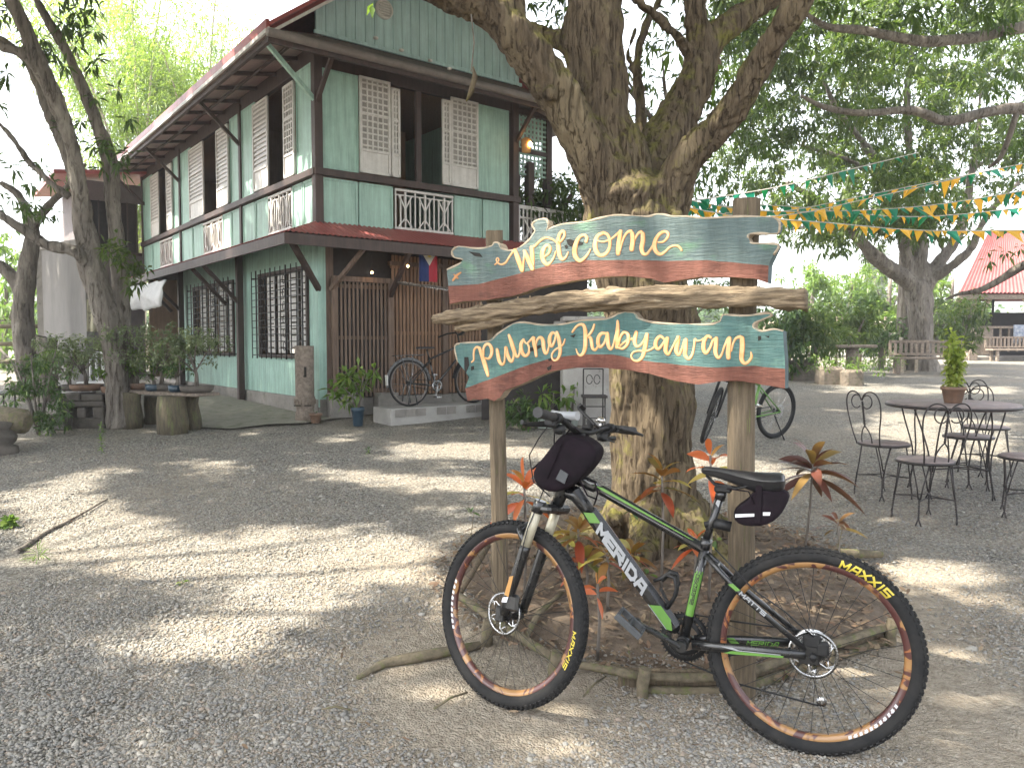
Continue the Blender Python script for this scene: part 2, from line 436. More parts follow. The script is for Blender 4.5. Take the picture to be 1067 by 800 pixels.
def in_view_pts(n, y0, y1, dens_pow=1.0, margin=.05):
    y = y0 * (y1 / y0) ** RNG.uniform(0, 1, n)
    x = RNG.uniform(-.68 - margin, .68 + margin, n) * y
    return x, y
gx, gy = in_view_pts(150000, 2.15, 9.0)
keep = np.array([noise.noise(Vector((x * .8 + 5, y * .8, 7))) > -.42 + .95 * max(0, 1 - math.hypot(x - .75, y - 3.2) / 1.9) + random.uniform(-.25, .25) for x, y in zip(gx, gy)])
bedd = ((gx - BED[0]) / 1.15) ** 2 + ((gy - BED[1]) / 1.25) ** 2
keep &= (bedd > 1) | (RNG.uniform(0, 1, len(gx)) < .05)
gx, gy = gx[keep], gy[keep]
sz = RNG.lognormal(math.log(.0062), .38, len(gx)).clip(.0028, .018) * np.where(RNG.uniform(0, 1, len(gx)) < .012, 1.9, 1)
scatter("gravel_stones", np.array([(x, y, mz(x, y) + .018 * noise.noise(Vector((x * .9, y * .9, 0))) + .002) for x, y in zip(gx, gy)]), sz, M['pebble'],
        label='loose grey river gravel spread over the yard', cat='gravel')
lx = []; 
while len(lx) < 5200:
    a = random.uniform(0, 2 * PI); r = random.uniform(.12, 1.05) ** .7
    x = BED[0] + 1.3 * r * math.cos(a); y = BED[1] + 1.4 * r * math.sin(a)
    lx.append((x, y, mz(x, y) + .02 + random.uniform(0, .018)))
scatter("leaf_litter", np.array(lx), RNG.uniform(.007, .034, len(lx)), M['litter'], flat=(.3, .9), leaf=True, label='dry brown fallen leaves on the tree bed soil', cat='leaf litter')
lx = []
for _ in range(300):
    y = 2.3 * (14 / 2.3) ** random.random(); x = random.uniform(-.68, .7) * y
    lx.append((x, y, mz(x, y) + .022))
scatter("fallen_leaves", np.array(lx), RNG.uniform(.008, .022, len(lx)), M['litter'], flat=(.2, .7), leaf=True, label='scattered dry leaves lying on the gravel', cat='leaf litter')

# ================================================================ HOUSE
K = .748
hu, hv = Vector((.79, .613, 0)), Vector((-.613, .79, 0)); HC = Vector((-3.69 * K, 14.8 * K, .358))
def Hh(s, t, z): return HC + hu * (s * K) + hv * (t * K) + Vector((0, 0, z * K))
def Hm(p): return Hh(p[0], p[1], p[2])
M['mint'] = pmat('mint_paint', (.44, .67, .575), (.39, .61, .52), .55, streak=.3, scale=5, bmp=.15, bscale=60, spots=((.2, .3, .25), 26, .70))
M['mint2'] = pmat('mint_gable', (.50, .71, .71), (.44, .64, .645), .6, streak=.25, scale=4, bmp=.15, bscale=60, spots=((.25, .33, .3), 18, .70))
M['brown'] = pmat('brown_timber', (.085, .052, .043), (.055, .036, .031), .6, streak=.3, scale=8, stretch=(1, 1, .3), bmp=.3, bscale=30)
M['slat'] = wood_mat('bamboo_slat', (.30, .18, .11), (.18, .105, .066), (6, 6, .5), 5, .6, .5)
M['slat_grey'] = wood_mat('old_slat', (.20, .14, .105), (.115, .08, .062), (6, 6, .5), 5, .75, .5)
M['white'] = pmat('white_paint', (.74, .72, .69), (.64, .62, .59), .5, streak=.15, scale=9, bmp=.15, spots=((.3, .28, .26), 30, .72))
M['capiz'] = pmat('capiz_shell', (.38, .36, .33), (.27, .255, .24), .35, scale=9)
M['redroof'] = pmat('red_roof', (.46, .12, .11), (.36, .09, .08), .42, streak=.2, scale=3, bmp=.1, spots=((.2, .075, .065), 7, .62))
M['rust'] = pmat('rusty_sheet', (.16, .12, .10), (.10, .07, .058), .7, scale=5, bmp=.2, spots=((.2, .1, .06), 9, .6))
M['soffit'] = pmat('soffit', (.42, .33, .30), (.32, .25, .23), .8, scale=4, bmp=.2)
M['concrete'] = pmat('concrete', (.27, .25, .225), (.19, .175, .16), .9, scale=6, bmp=.5, bscale=30, spots=((.12, .12, .095), 7, .6))
M['concrete_pale'] = pmat('concrete_pale', (.40, .385, .36), (.30, .285, .27), .9, scale=3, bmp=.4, bscale=25, spots=((.2, .19, .17), 5, .62))
M['iron'] = pmat('black_iron', (.025, .024, .024), (.04, .036, .033), .5, scale=20, metal=.6, bmp=.2, bscale=120)
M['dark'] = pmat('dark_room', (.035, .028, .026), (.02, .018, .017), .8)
M['gutter'] = pmat('gutter', (.20, .17, .155), (.13, .11, .10), .6, scale=6)
M['steel'] = pmat('bare_steel', (.5, .5, .5), (.4, .4, .4), .3, scale=30, metal=1)
M['pinkwall'] = pmat('mauve_wall', (.15, .125, .125), (.11, .095, .095), .8, scale=5)
FR = lambda a, z, d: (a, -d, z)
LF = lambda a, z, d: (-d, a, z)
house = empty('house', HC + Vector((0, 0, 0)), 'two storey mint green wooden house with red tin roofs and lattice shutters', 'house')
def hmb(): return MB(Hm)
def fbox(m, F, a0, a1, z0, z1, d0, d1, mi=0):
    c = [F(a, z, d) for a in (a0, a1) for z in (z0, z1) for d in (d0, d1)]
    xs = [p[0] for p in c]; ys = [p[1] for p in c]; zs = [p[2] for p in c]
    m.box(min(xs), max(xs), min(ys), max(ys), min(zs), max(zs), mi, None, .006)
def fbar(m, F, p, q, w, h=None, mi=0):
    m.bar(F(*p), F(*q), w, h, mi)
# floors, back walls, ceiling (real rooms behind the openings)
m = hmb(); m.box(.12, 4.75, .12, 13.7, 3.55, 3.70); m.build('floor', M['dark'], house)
m = hmb(); m.box(.12, 4.75, .12, 13.7, 6.96, 7.05); m.build('ceiling', M['slat'], house)
m = hmb(); m.box(4.76, 4.86, .12, 13.8, 0, 4.7); m.box(4.76, 4.86, .12, 13.8, 6.5, 7.2)
for t0_, t1_ in ((.12, .8), (2.3, 3.4), (5.2, 7.0), (9, 13.8)): m.box(4.76, 4.86, t0_, t1_, 4.7, 6.5)  # unseen gaps left in this wall to let daylight into the upper rooms
m.box(4.76, 4.86, .8, 2.3, 4.7, 6.1); m.box(4.76, 4.86, 3.4, 5.2, 4.7, 6.5)
m.build('back_wall', M['mint'], house)
m = hmb(); m.box(.1, 4.75, 13.72, 13.82, 0, 7.2); m.box(.1, 4.7, 6.0, 6.08, 0, 6.95); m.box(.8, 3.6, 2.9, 2.97, 3.7, 6.6)
M['warmwood'] = pmat('inner_boards', (.40, .27, .18), (.28, .18, .12), .6, scale=6, stretch=(1, 1, .4), streak=.3)
m.build('inner_wall', M['warmwood'], house)
m = hmb(); fbox(m, FR, -.02, 4.9, 0, .35, -.2, .06); fbox(m, LF, .0, 13.8, 0, .35, -.2, .04); fbox(m, FR, .1, .75, 0, .47, .07, .35); fbox(m, FR, 1.1, 1.55, 0, .44, .07, .3); m.build('plinth', M['concrete'], house)
def panels(F, spans, z0, z1, split=None, mat='mint'):
    for a0, a1 in spans:
        m = hmb(); fbox(m, F, a0, a1, z0, z1, -.05, 0)
        b = .045
        for (p, q, r, s_) in ((a0, a1, z1 - b, z1), (a0, a1, z0, z0 + b), (a0, a0 + b, z0, z1), (a1 - b, a1, z0, z1)): fbox(m, F, p, q, r, s_, 0, .018)
        m.build('wall_panel', M[mat], house)
panels(FR, [(.1, .87), (3.7, 4.58)], 4.74, 6.62)
panels(LF, [(.12, .93), (3.26, 4.12), (4.3, 4.95), (8.24, 9.2), (9.4, 10.0), (12.5, 13.7)], 4.74, 6.75)
panels(FR, [(.1, .84), (.87, 1.62), (3.1, 3.82), (3.85, 4.58)], 3.72, 4.58)
panels(LF, [(.12, .63), (.66, 1.18), (2.52, 3.3), (3.33, 4.12), (4.3, 4.92), (4.95, 5.58), (7.2, 8.15), (8.2, 9.2), (9.4, 10.2), (11.7, 12.6), (12.65, 13.7)], 3.72, 4.58)
m = hmb(); fbox(m, FR, 0, 4.8, 6.6, 7.25, -.1, .0); fbox(m, LF, 0, 13.8, 6.74, 7.1, -.1, 0); m.build('head_beam', M['brown'], house)
m = hmb(); fbox(m, FR, -.08, 4.85, 4.6, 4.73, -.02, .11); fbox(m, LF, -.06, 13.8, 4.6, 4.73, -.02, .10); m.build('hand_rail', M['brown'], house)
m = hmb(); fbox(m, FR, 0, 4.8, 3.56, 3.71, -.04, .05); fbox(m, LF, 0, 13.8, 3.56, 3.71, -.04, .04); m.build('floor_beam', M['brown'], house)
for s in (0.0, 4.72): 
    m = hmb(); fbox(m, FR, s - .06, s + .1, 3.6, 7.2, -.1, .07); m.build('post', M['brown'], house)
m = hmb(); fbox(m, FR, 2.2, 2.32, 4.7, 6.7, -.12, -.02); m.build('post', M['brown'], house)
for t in (4.2, 9.3, 13.78):
    m = hmb(); fbox(m, LF, t - .06, t + .07, 3.6, 6.9, -.1, .05); m.build('post', M['brown'], house)
def lattice_shutter(F, a0, a1, z0, z1, d=.03, cell=.125, narrow=None, louvre=False):
    m = hmb(); fr = .055; zs = z0 + .42
    for (p, q, r, s_) in ((a0, a1, z1 - fr, z1), (a0, a1, z0, z0 + fr), (a0, a0 + fr, z0, z1), (a1 - fr, a1, z0, z1), (a0, a1, zs, zs + fr), (a0, a1, (zs + z1) / 2, (zs + z1) / 2 + .04)):
        fbox(m, F, p, q, r, s_, d, d + .045)
    fbox(m, F, a0 + fr, a1 - fr, z0 + fr, zs, d + .005, d + .025)
    if narrow: fbox(m, F, narrow - .03, narrow + .03, zs, z1, d, d + .06)
    if louvre:
        z = zs + fr
        while z < z1 - fr:
            fbox(m, F, a0 + fr, a1 - fr, z, z + .05, d + .005, d + .03); z += .1
    else:
        n = max(2, round((a1 - a0 - 2 * fr) / cell))
        for i in range(1, n):
            a = a0 + fr + (a1 - a0 - 2 * fr) * i / n; fbox(m, F, a - .017, a + .017, zs + fr, z1 - fr, d + .012, d + .036)
        nz_ = round((z1 - zs) / cell)
        for i in range(1, nz_):
            z = zs + (z1 - zs) * i / nz_; fbox(m, F, a0 + fr, a1 - fr, z - .017, z + .017, d + .01, d + .034)
    o = m.build('shutter', M['white'], house)
    m = hmb(); fbox(m, F, a0 + fr * .6, a1 - fr * .6, zs, z1 - fr * .5, d - .004, d + .006); m.build('shell_pane', M['capiz'], o)
lattice_shutter(FR, .87, 1.55, 4.76, 6.62); lattice_shutter(FR, 1.56, 1.76, 4.76, 6.52, d=.05)
lattice_shutter(FR, 2.76, 2.98, 4.76, 6.52, d=.05); lattice_shutter(FR, 2.99, 3.7, 4.76, 6.62)
lattice_shutter(LF, .93, 1.48, 4.76, 6.6)
for a0, a1 in ((2.35, 3.26), (4.95, 5.84), (6.94, 8.24), (10.0, 10.6), (11.5, 12.5)): lattice_shutter(LF, a0, a1, 4.76, 6.65, louvre=True)
def balusters(F, a0, a1):
    m = hmb(); z0, z1 = 3.74, 4.56
    fbox(m, F, a0, a1, z1 - .05, z1, -.02, .03); fbox(m, F, a0, a1, z0, z0 + .05, -.02, .03); fbox(m, F, a0, a1, z1 - .14, z1 - .11, -.01, .02)
    n = max(3, round((a1 - a0) / .12))
    for i in range(n + 1):
        a = a0 + .02 + (a1 - a0 - .04) * i / n; fbox(m, F, a - .016, a + .016, z0, z1 - (.12 if i % 4 else 0), -.005, .018)
    k = max(1, round((a1 - a0) / .47)); w = (a1 - a0) / k
    for i in range(k):
        c = a0 + w * (i + .5)
        fbar(m, F, (c, 4.16, .02), (c - w * .33, 4.44, .02), .028); fbar(m, F, (c, 4.16, .02), (c + w * .33, 4.44, .02), .028); fbar(m, F, (c, 3.9, .02), (c, 4.5, .02), .04)
        fbar(m, F, (c, 3.98, .02), (c - w * .33, 3.8, .02), .024); fbar(m, F, (c, 3.98, .02), (c + w * .33, 3.8, .02), .024)
    m.build('balustrade', M['white'], house)
balusters(FR, 1.66, 3.07)
for a0, a1 in ((1.2, 2.5), (5.6, 7.18), (10.22, 11.68)): balusters(LF, a0, a1)
# gable
SL = .745
def gz_top(s): return 6.92 + SL * (min(s, 4.85 - s) + 1.0)
m = hmb(); s = .0
while s < 4.84:
    e = min(s + .205, 4.85)
    m.add([(s + .006, -.03, 7.24), (e - .006, -.03, 7.24), (e - .006, -.03, gz_top(e) - .03), (s + .006, -.03, gz_top(s) - .03), (s + .006, .03, 7.24), (e - .006, .03, 7.24), (e - .006, .03, gz_top(e) - .03), (s + .006, .03, gz_top(s) - .03)],
          [(0, 1, 2, 3), (7, 6, 5, 4), (0, 4, 5, 1), (1, 5, 6, 2), (2, 6, 7, 3), (3, 7, 4, 0)])
    s += .205
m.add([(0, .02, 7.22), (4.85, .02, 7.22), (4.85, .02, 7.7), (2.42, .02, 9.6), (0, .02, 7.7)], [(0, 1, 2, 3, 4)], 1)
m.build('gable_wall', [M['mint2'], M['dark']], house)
m = hmb(); fbox(m, FR, -.05, 4.9, 7.20, 7.27, .03, .08); m.build('gable_trim', M['mint2'], house)
m = hmb(); T = Matrix.Translation((1.42, -.05, 8.0)) @ Matrix.Rotation(PI / 2, 4, 'X')
m.lathe([(.16, -.02), (.19, 0), (.19, .05), (.15, .06), (.15, .02), (0, .02)], 20, 0, T)
for i in range(5): m.box(1.30, 1.54, -.11, -.08, 7.9 + i * .05, 7.92 + i * .05)
m.build('gable_vent', M['white'], house)
m = hmb()                                                     # main roof: two corrugated planes
for side in (0, 1):
    n = 150
    vs = []; fs = []
    for i in range(n * 4 + 1):
        t = -.38 + (14.5) * i / (n * 4); w = .02 * math.sin(i * PI / 2)
        for j, (s, z) in enumerate(((-1.02, 6.98), (2.43, 6.98 + SL * 3.45))):
            ss = s if side == 0 else 4.85 - s; vs.append((ss, t, z + w))
    for i in range(n * 4): fs.append((2 * i, 2 * i + 1, 2 * i + 3, 2 * i + 2))
    m.add(vs, fs)
m.build('roof', M['redroof'], house)
m = hmb()
for sgn in (1, -1):
    f = lambda s: s if sgn > 0 else 4.85 - s
    m.bar((f(-1.04), -.40, 7.0), (f(2.43), -.40, 7.0 + SL * 3.47), .2, .06, 0, (0, 0, 1))
    m.bar((f(-1.06), -.42, 7.0), (f(-1.06), 14, 7.0), .06, .17, 0)
m.build('barge_board', M['redroof'], house)
m = hmb()
m.bar((-1.03, -.37, 6.86), (2.43, -.37, 6.86 + SL * 3.46), .07, .05, 0)
m.bar((-1.07, -.40, 6.89), (-1.07, 14, 6.89), .05, .07, 0)
m.build('eave_trim', M['white'], house)
m = hmb()                                                     # underside of the eaves, rafters and purlins
m.add([(-1.03, -.36, 6.86), (0, -.36, 7.06), (0, 14, 7.06), (-1.03, 14, 6.86)], [(0, 1, 2, 3)])
m.add([(4.85, .1, 7.02), (6.18, .1, 6.72), (6.18, 14, 6.72), (4.85, 14, 7.02)], [(0, 1, 2, 3)])
m.build('soffit', M['soffit'], house)
for i in range(13):
    t = -.25 + i * 1.12; m = hmb(); m.bar((-1.0, t, 6.82), (0.0, t, 7.0), .07, .07); m.build('rafter', M['brown'], house)
m = hmb(); m.bar((-.5, -.3, 6.88), (-.5, 13.9, 6.88), .05, .05); m.bar((-.97, -.3, 6.80), (-.97, 13.9, 6.80), .07, .08); m.build('purlin', M['brown'], house)
for t in (0, 4.2, 9.3, 13.6):
    m = hmb(); m.bar((0.02, t, 5.95), (-.92, t, 6.82), .075, .075); m.build('bracket', M['mint' if t == 0 else 'brown'], house)
m = hmb(); m.bar((0, -.03, 5.95), (.0, -.75, 6.62), .075, .075); m.build('bracket', M['brown'], house)
m = hmb(); m.bar((4.76, -.03, 5.95), (4.76, -.75, 6.62), .075, .075); m.build('bracket', M['brown'], house)
def corr(m, axis, a0, a1, e, za, zb, zi=0, wl=.105, amp=.014, hip0=True, hip1=False, dep=None):
    """corrugated skirt roof: runs from the wall (height za) out to distance e (height zb); hips at corner."""
    n = int((a1 - a0) / wl * 6); vs = []; fs = []
    for i in range(n + 1):
        a = a0 + (a1 - a0) * i / n; w = amp * math.sin(2 * PI * a / wl)
        d0 = 0.0
        if hip0 and a < 0: d0 = e * min(1, -a / (-a0))
        for k in range(5):
            d = d0 + (e - d0) * k / 4; z = za + (zb - za) * d / e + w
            vs.append((a, -d, z) if axis == 'F' else (-d, a, z))
    for i in range(n):
        for k in range(4): q = i * 5 + k; fs.append((q, q + 1, q + 6, q + 5))
    m.add(vs, fs, zi, True)
m = hmb(); corr(m, 'F', -1.32, 6.9, 1.1, 7.20, 6.64, 0); m.build('gable_skirt_roof', M['rust'], house)
m = hmb(); m.tube([(-1.34, -1.14, 6.58), (2.6, -1.14, 6.575), (6.9, -1.14, 6.57)], .075, 10); m.build('gutter', M['gutter'], house)
m = hmb(); m.add([(-1.3, -1.08, 6.56), (6.8, -1.08, 6.56), (6.8, 0, 7.08), (0, 0, 7.08)], [(0, 1, 2, 3)]); m.bar((-1.3, -1.02, 6.50), (6.8, -1.02, 6.50), .07, .1); m.bar((-1, -.55, 6.73), (6.8, -.55, 6.73), .07, .07); m.build('skirt_soffit', M['brown'], house)
for s_, z_ in ((.95, 7.15), (1.5, 7.05), (2.15, 7.0), (2.2, 6.68)):
    m = hmb(); m.lathe([(.0, 0), (.045, .01), (.05, .04), (0, .06)], 10, 0, Matrix.Translation((s_, -.6 if z_ > 6.8 else -1.22, z_))); m.build('insulator', M['white'], house)
m = hmb(); corr(m, 'F', -1.0, 5.9, .95, 3.74, 3.36); m.build('lower_roof', M['redroof'], house)
m = hmb(); corr(m, 'L', -.95, 13.6, 1.0, 3.74, 3.36); m.build('lower_roof', M['redroof'], house)
m = hmb(); m.box(-1.03, 5.9, -.99, -.93, 3.14, 3.33); m.box(-1.04, -.98, -.98, 13.6, 3.14, 3.33); m.box(5.86, 5.9, -.93, .1, 3.14, 3.36); m.build('fascia', M['brown'], house)
m = hmb(); m.add([(-.98, -.93, 3.3), (5.85, -.93, 3.3), (5.85, 0, 3.62), (0, 0, 3.62)], [(0, 1, 2, 3)]); m.add([(-.98, -.93, 3.3), (0, 0, 3.62), (0, 13.6, 3.62), (-.98, 13.6, 3.3)], [(0, 1, 2, 3)]); m.build('lower_soffit', M['slat_grey'], house)
# lower left wall with barred windows
m = hmb(); 
def ribbed(F, a0, a1, z0, z1):
    a = a0
    while a < a1 - .01:
        e = min(a + .11, a1); fbox(m, F, a, e - .008, z0, z1, -.04, 0); a += .11
for a0, a1, z0, z1 in ((.2, .45, .35, 3.56), (.45, 3.15, .35, 1.12), (.45, 3.15, 2.95, 3.56), (3.15, 4.85, .35, 3.56), (4.85, 8.2, .35, 1.12), (4.85, 8.2, 2.95, 3.56), (8.2, 9.6, .35, 3.56)): ribbed(LF, a0, a1, z0, z1)
m.build('lower_wall', M['mint'], house)
m = hmb(); fbox(m, LF, -.05, .2, .2, 3.56, -.05, .03); fbox(m, FR, -.03, .14, .2, 3.56, -.05, .03); m.build('corner_board', M['mint'], house)
for t in (4.1, 9.05):
    m = hmb(); fbox(m, LF, t - .07, t + .07, 0, 3.5, .06, .2); m.build('post', M['brown'], house)
    m = hmb(); m.bar((-.15, t, 2.35), (-.95, t, 3.2), .08); m.build('bracket', M['brown'], house)
    m = hmb(); m.bar((-.15, t + .9, 2.35), (-.95, t + .9, 3.2), .08); m.build('bracket', M['brown'], house)
m = hmb(); m.bar((0, -.02, 2.45), (-.85, -.8, 3.22), .09); m.build('bracket', M['brown'], house)
for a0, a1 in ((.45, 3.15), (4.85, 8.2)):
    z0, z1 = 1.12, 2.95
    m = hmb()
    for (p, q, r, s_) in ((a0, a1, z1 - .07, z1), (a0, a1, z0, z0 + .07), (a0, a0 + .07, z0, z1), (a1 - .07, a1, z0, z1)): fbox(m, LF, p, q, r, s_, -.03, .05)
    w = m.build('window', M['brown'], house)
    n = 4
    for i in range(n):
        m = hmb()                                        # pale slatted shutters ajar behind the bars
        b0 = a0 + .1 + (a1 - a0 - .2) * (i + .12) / n; b1 = a0 + .1 + (a1 - a0 - .2) * (i + .80) / n
        z = z0 + .1
        while z < z1 - .12: fbox(m, LF, b0, b1, z, z + .105, -.12, -.09); z += .13
        fbox(m, LF, b0, b0 + .05, z0 + .1, z1 - .1, -.125, -.085); fbox(m, LF, b1 - .05, b1, z0 + .1, z1 - .1, -.125, -.085); m.build('slatted_shutter', M['white'], w)
    m = hmb(); zz = z0 + .05
    while zz < z1: fbar(m, LF, (a0 - .12, zz, .17), (a1 + .02, zz, .17), .016); zz += .15
    k = 10
    for i in range(k + 1):
        a = a0 - .1 + (a1 - a0 + .1) * i / k; fbar(m, LF, (a, z0 - .02, .18), (a, z1 + .05, .18), .026 if i % 3 == 0 else .016)
    for zz in (z0 + .05, z1 - .1):
        fbar(m, LF, (a0 - .12, zz, .17), (a0 - .12, zz, 0), .022); fbar(m, LF, (a1, zz, .17), (a1, zz, 0), .022)
    for a in (a0 + (a1 - a0) * .3, a0 + (a1 - a0) * .72):
        for q in range(6):
            zc = z0 + .25 + q * .27
            m.tube([LF(a + .07 * math.cos(u * PI / 4), zc + .09 * math.sin(u * PI / 4), .19) for u in range(8)], .009, 4, closed=True)
    m.build('window_grille', M['iron'], w)
# lower front: slatted screens
def slats(a0, a1, z0, z1, w, gap, d, mat, lab=None, horiz=()):
    m = hmb(); a = a0
    while a < a1: 
        m.box(a, min(a + w, a1), -d - .03, -d, z0, z1 + random.uniform(-.0, .01), 0, None, .006); a += w + gap
    for z in horiz: m.box(a0, a1, -d + .002, -d + .05, z, z + .07)
    m.build('slat_screen', M[mat], house, lab)
slats(.30, 1.42, .37, 2.62, .045, .042, .10, 'slat_grey', 'greyish weathered slat screen beside the corner', (.45, 1.5, 2.5))
slats(1.55, 4.7, .37, 3.2, .06, .026, .03, 'slat', 'reddish brown slat wall', (.5, 1.6, 2.95))
m = hmb(); m.box(.14, .3, -.02, .06, .3, 3.5); m.box(.22, .3, -.14, -.06, .35, 2.66); m.box(1.42, 1.54, -.15, -.05, .35, 2.70); m.box(.25, 1.5, -.16, -.06, 2.62, 2.72); m.box(2.75, 2.88, -.10, -.03, .35, 3.2); m.box(1.5, 4.8, -.08, .02, 3.0, 3.08); m.build('screen_frame', M['slat_grey'], house)
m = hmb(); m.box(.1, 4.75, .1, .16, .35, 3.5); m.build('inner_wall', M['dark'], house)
m = hmb(); m.box(4.6, 4.8, -.06, .1, 0, 3.56); m.build('post', M['brown'], house)
m = hmb(); m.bar((1.48, -.1, 2.35), (1.48, -.9, 3.2), .08); m.build('bracket', M['brown'], house)
m = hmb(); m.bar((.2, -.1, 2.45), (.55, -.85, 3.2), .07); m.build('bracket', M['slat_grey'], house)
# veranda at the far side of the front
for s, t, z0, z1, w in ((5.42, .3, 3.6, 5.65, .17), (6.02, .35, 3.6, 6.8, .16), (6.75, 2.5, 3.6, 6.8, .16), (5.4, 5.5, 3.6, 6.9, .16), (7.2, 5.5, 3.6, 6.9, .16), (6.02, .35, 0, 3.6, .16)):
    m = hmb(); m.box(s - w / 2, s + w / 2, t - w / 2, t + w / 2, z0, z1); m.build('veranda_post', M['brown'], house)
m = hmb()
for z in np.arange(5.95, 6.72, .115): m.box(4.9, 5.95, .31, .33, z, z + .045)
for s in np.arange(4.9, 5.95, .115): m.box(s, s + .045, .335, .355, 5.35 + .0, 6.72)
for z in np.arange(5.35, 5.9, .115): m.box(4.9, 5.95, .31, .33, z, z + .045)
m.build('lattice_panel', M['mint'], house)
m = hmb(); m.box(4.88, 5.97, .28, .38, 5.86, 5.95); m.build('veranda_beam', M['brown'], house)
m = hmb(); m.box(4.9, 6.0, .25, .4, 6.72, 6.84); m.build('veranda_beam', M['brown'], house)
m = hmb(); m.bar((6.1, .3, 4.3), (6.5, .0, 5.0), .1); m.build('veranda_brace', M['brown'], house)
m = hmb(); m.box(4.87, 7.4, .1, 6, 3.56, 3.7); m.box(4.87, 7.4, 0.1, 6, 6.86, 6.92); m.build('veranda_floor', M['brown'], house)
m = hmb()
for s in np.arange(4.95, 7.3, .12): m.box(s, s + .035, .1, .13, 3.75, 4.55)
m.box(4.9, 7.3, .09, .14, 4.52, 4.6); m.box(4.9, 7.3, .09, .14, 4.3, 4.34); m.box(4.9, 7.3, .09, .14, 3.76, 3.8)
for s in np.arange(5.1, 7.2, .45): m.bar((s, .09, 3.82), (s + .3, .09, 4.28), .03); m.bar((s + .3, .09, 3.82), (s, .09, 4.28), .03)
m.build('balustrade', M['white'], house)
# wing at the far left of the house
m = hmb(); m.box(-1.75, 0, 13.9, 14.0, 0, 4.35); m.box(-1.75, 0, 13.9, 14, 6.0, 6.6); m.box(-1.75, -1.62, 14, 18, 0, 6.6); m.box(-1.75, -1.6, 13.9, 14, 4.3, 6); m.build('wing_wall', M['pinkwall'], house)
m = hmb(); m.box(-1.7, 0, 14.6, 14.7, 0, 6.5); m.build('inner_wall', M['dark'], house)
m = hmb()
for i in range(6): m.box(-1.6 + i * .28, -1.56 + i * .28, 13.86, 13.9, 4.35, 6.0)
m.box(-1.7, 0, 13.85, 13.9, 4.3, 4.4); m.build('wing_window', M['brown'], house)
m = hmb(); m.add([(-2.6, 13.2, 6.55), (.2, 13.2, 6.9), (.2, 18, 6.9), (-2.6, 18, 6.55), (-2.6, 13.2, 6.68), (.2, 13.2, 7.03), (.2, 18, 7.03), (-2.6, 18, 6.68)], [(0, 1, 2, 3), (7, 6, 5, 4), (0, 4, 5, 1), (3, 2, 6, 7), (0, 3, 7, 4)]); m.build('wing_roof', M['redroof'], house)
M['glow'] = emit_mat('lamp_glow', (1, .55, .2), 9)
lampo = empty('wall_lantern', Hh(4.93, -.02, 5.85), 'small glowing amber lantern on the veranda post', 'lantern')
m = hmb(); T = Matrix.Translation((4.97, -.14, 5.72)); m.lathe([(.02, .0), (.11, .02), (.13, .3), (.02, .36)], 6, 0, T); m.bar((4.93, -.05, 6.0), (4.97, -.14, 6.07), .02)
M['amber'] = pmat('amber_glass', (.75, .42, .15), (.6, .3, .1), .2); m.build('lamp_shade', M['amber'], lampo)
m = hmb(); m.lathe([(.0, -.05), (.04, -.02), (.045, .03), (0, .08)], 10, 0, Matrix.Translation((4.97, -.285, 5.88))); m.build('bulb', M['glow'], lampo)
# paved strip beside the house
m = MB(); M['paving'] = pmat('paving', (.25, .235, .19), (.18, .17, .13), .85, scale=7, bmp=.5, bscale=25, spots=((.12, .13, .07), 5, .55))
pp = [G(150, 414), G(222, 411), Hh(-.05, 0, 0), Hh(.3, -.35, 0), G(316, 443), G(280, 444), G(240, 449), G(205, 447), G(150, 440)]
m.add([(p.x, p.y, gz(p.x, p.y) + .03) for p in pp], [list(range(len(pp)))]); tag(m.build('pavement', M['paving']), kind='structure')
# ================================================================ WELCOME SIGN
PRp, PLp = Vector((.913, 3.03, 0)), Vector((-.070, 3.65, 0))
se = (PRp - PLp).normalized(); sn = Vector((se.y, -se.x, 0))
if sn.y > 0: sn = -sn
def SP(px, py, off=.095):                                    # point on the sign's board plane, off = distance in front of the posts' axis
    d = ray(px, py); p0 = PRp + sn * off
    k = (p0 - Vector((0, 0, CAMZ))).dot(sn) / d.dot(sn)
    return Vector((0, 0, CAMZ)) + d * k
def board_mat(name, c1, c2, c3, sp, bmpd=.004, dist=0):
    m, nt, bs, out = new_mat(name); bs.inputs["Roughness"].default_value = .65; bs.inputs["Specular IOR Level"].default_value = .35
    g = nz(nt, coords(nt, (1.6, 1.6, 20)), 7, 7, .7, .6 + dist); p = nz(nt, coords(nt, (1, 1, 2)), 6, 4, .6)
    col = mix(nt, ramp(nt, g, .35, .66), c1, c2); col = mix(nt, ramp(nt, p, .54, .68), col, c3)
    col = mix(nt, ramp(nt, nz(nt, coords(nt, (2, 2, 24)), 14, 5, .8), .60, .72), col, sp)
    nt.links.new(col, bs.inputs["Base Color"]); vs_ = ramp(nt, nz(nt, coords(nt, (5, 5, .8)), 3, 6, .75, .8), .34, .6, (.72, .72, .70), (1, 1, 1)); ff = nt.nodes.new('ShaderNodeMix'); ff.data_type = 'RGBA'; ff.blend_type = 'MULTIPLY'; ff.inputs[0].default_value = 1; nt.links.new(col, ff.inputs[6]); nt.links.new(vs_, ff.inputs[7]); nt.links.new(ff.outputs[2], bs.inputs['Base Color'])
    bump(nt, bs, g, 1.0, bmpd); return m
M['teal'] = board_mat('teal_board', (.090, .135, .138), (.155, .20, .19), (.125, .225, .155), (.21, .26, .24), .012)
M['teal2'] = board_mat('turquoise_board', (.068, .155, .15), (.112, .20, .185), (.14, .265, .21), (.18, .28, .25), .012)
M['redband'] = board_mat('red_band', (.25, .095, .068), (.32, .135, .098), (.165, .065, .05), (.44, .23, .17), .022, 1.6)
M['rawwood'] = wood_mat('raw_wood', (.42, .35, .26), (.26, .21, .15), (1.5, 1.5, 12), 9, .85, .8)
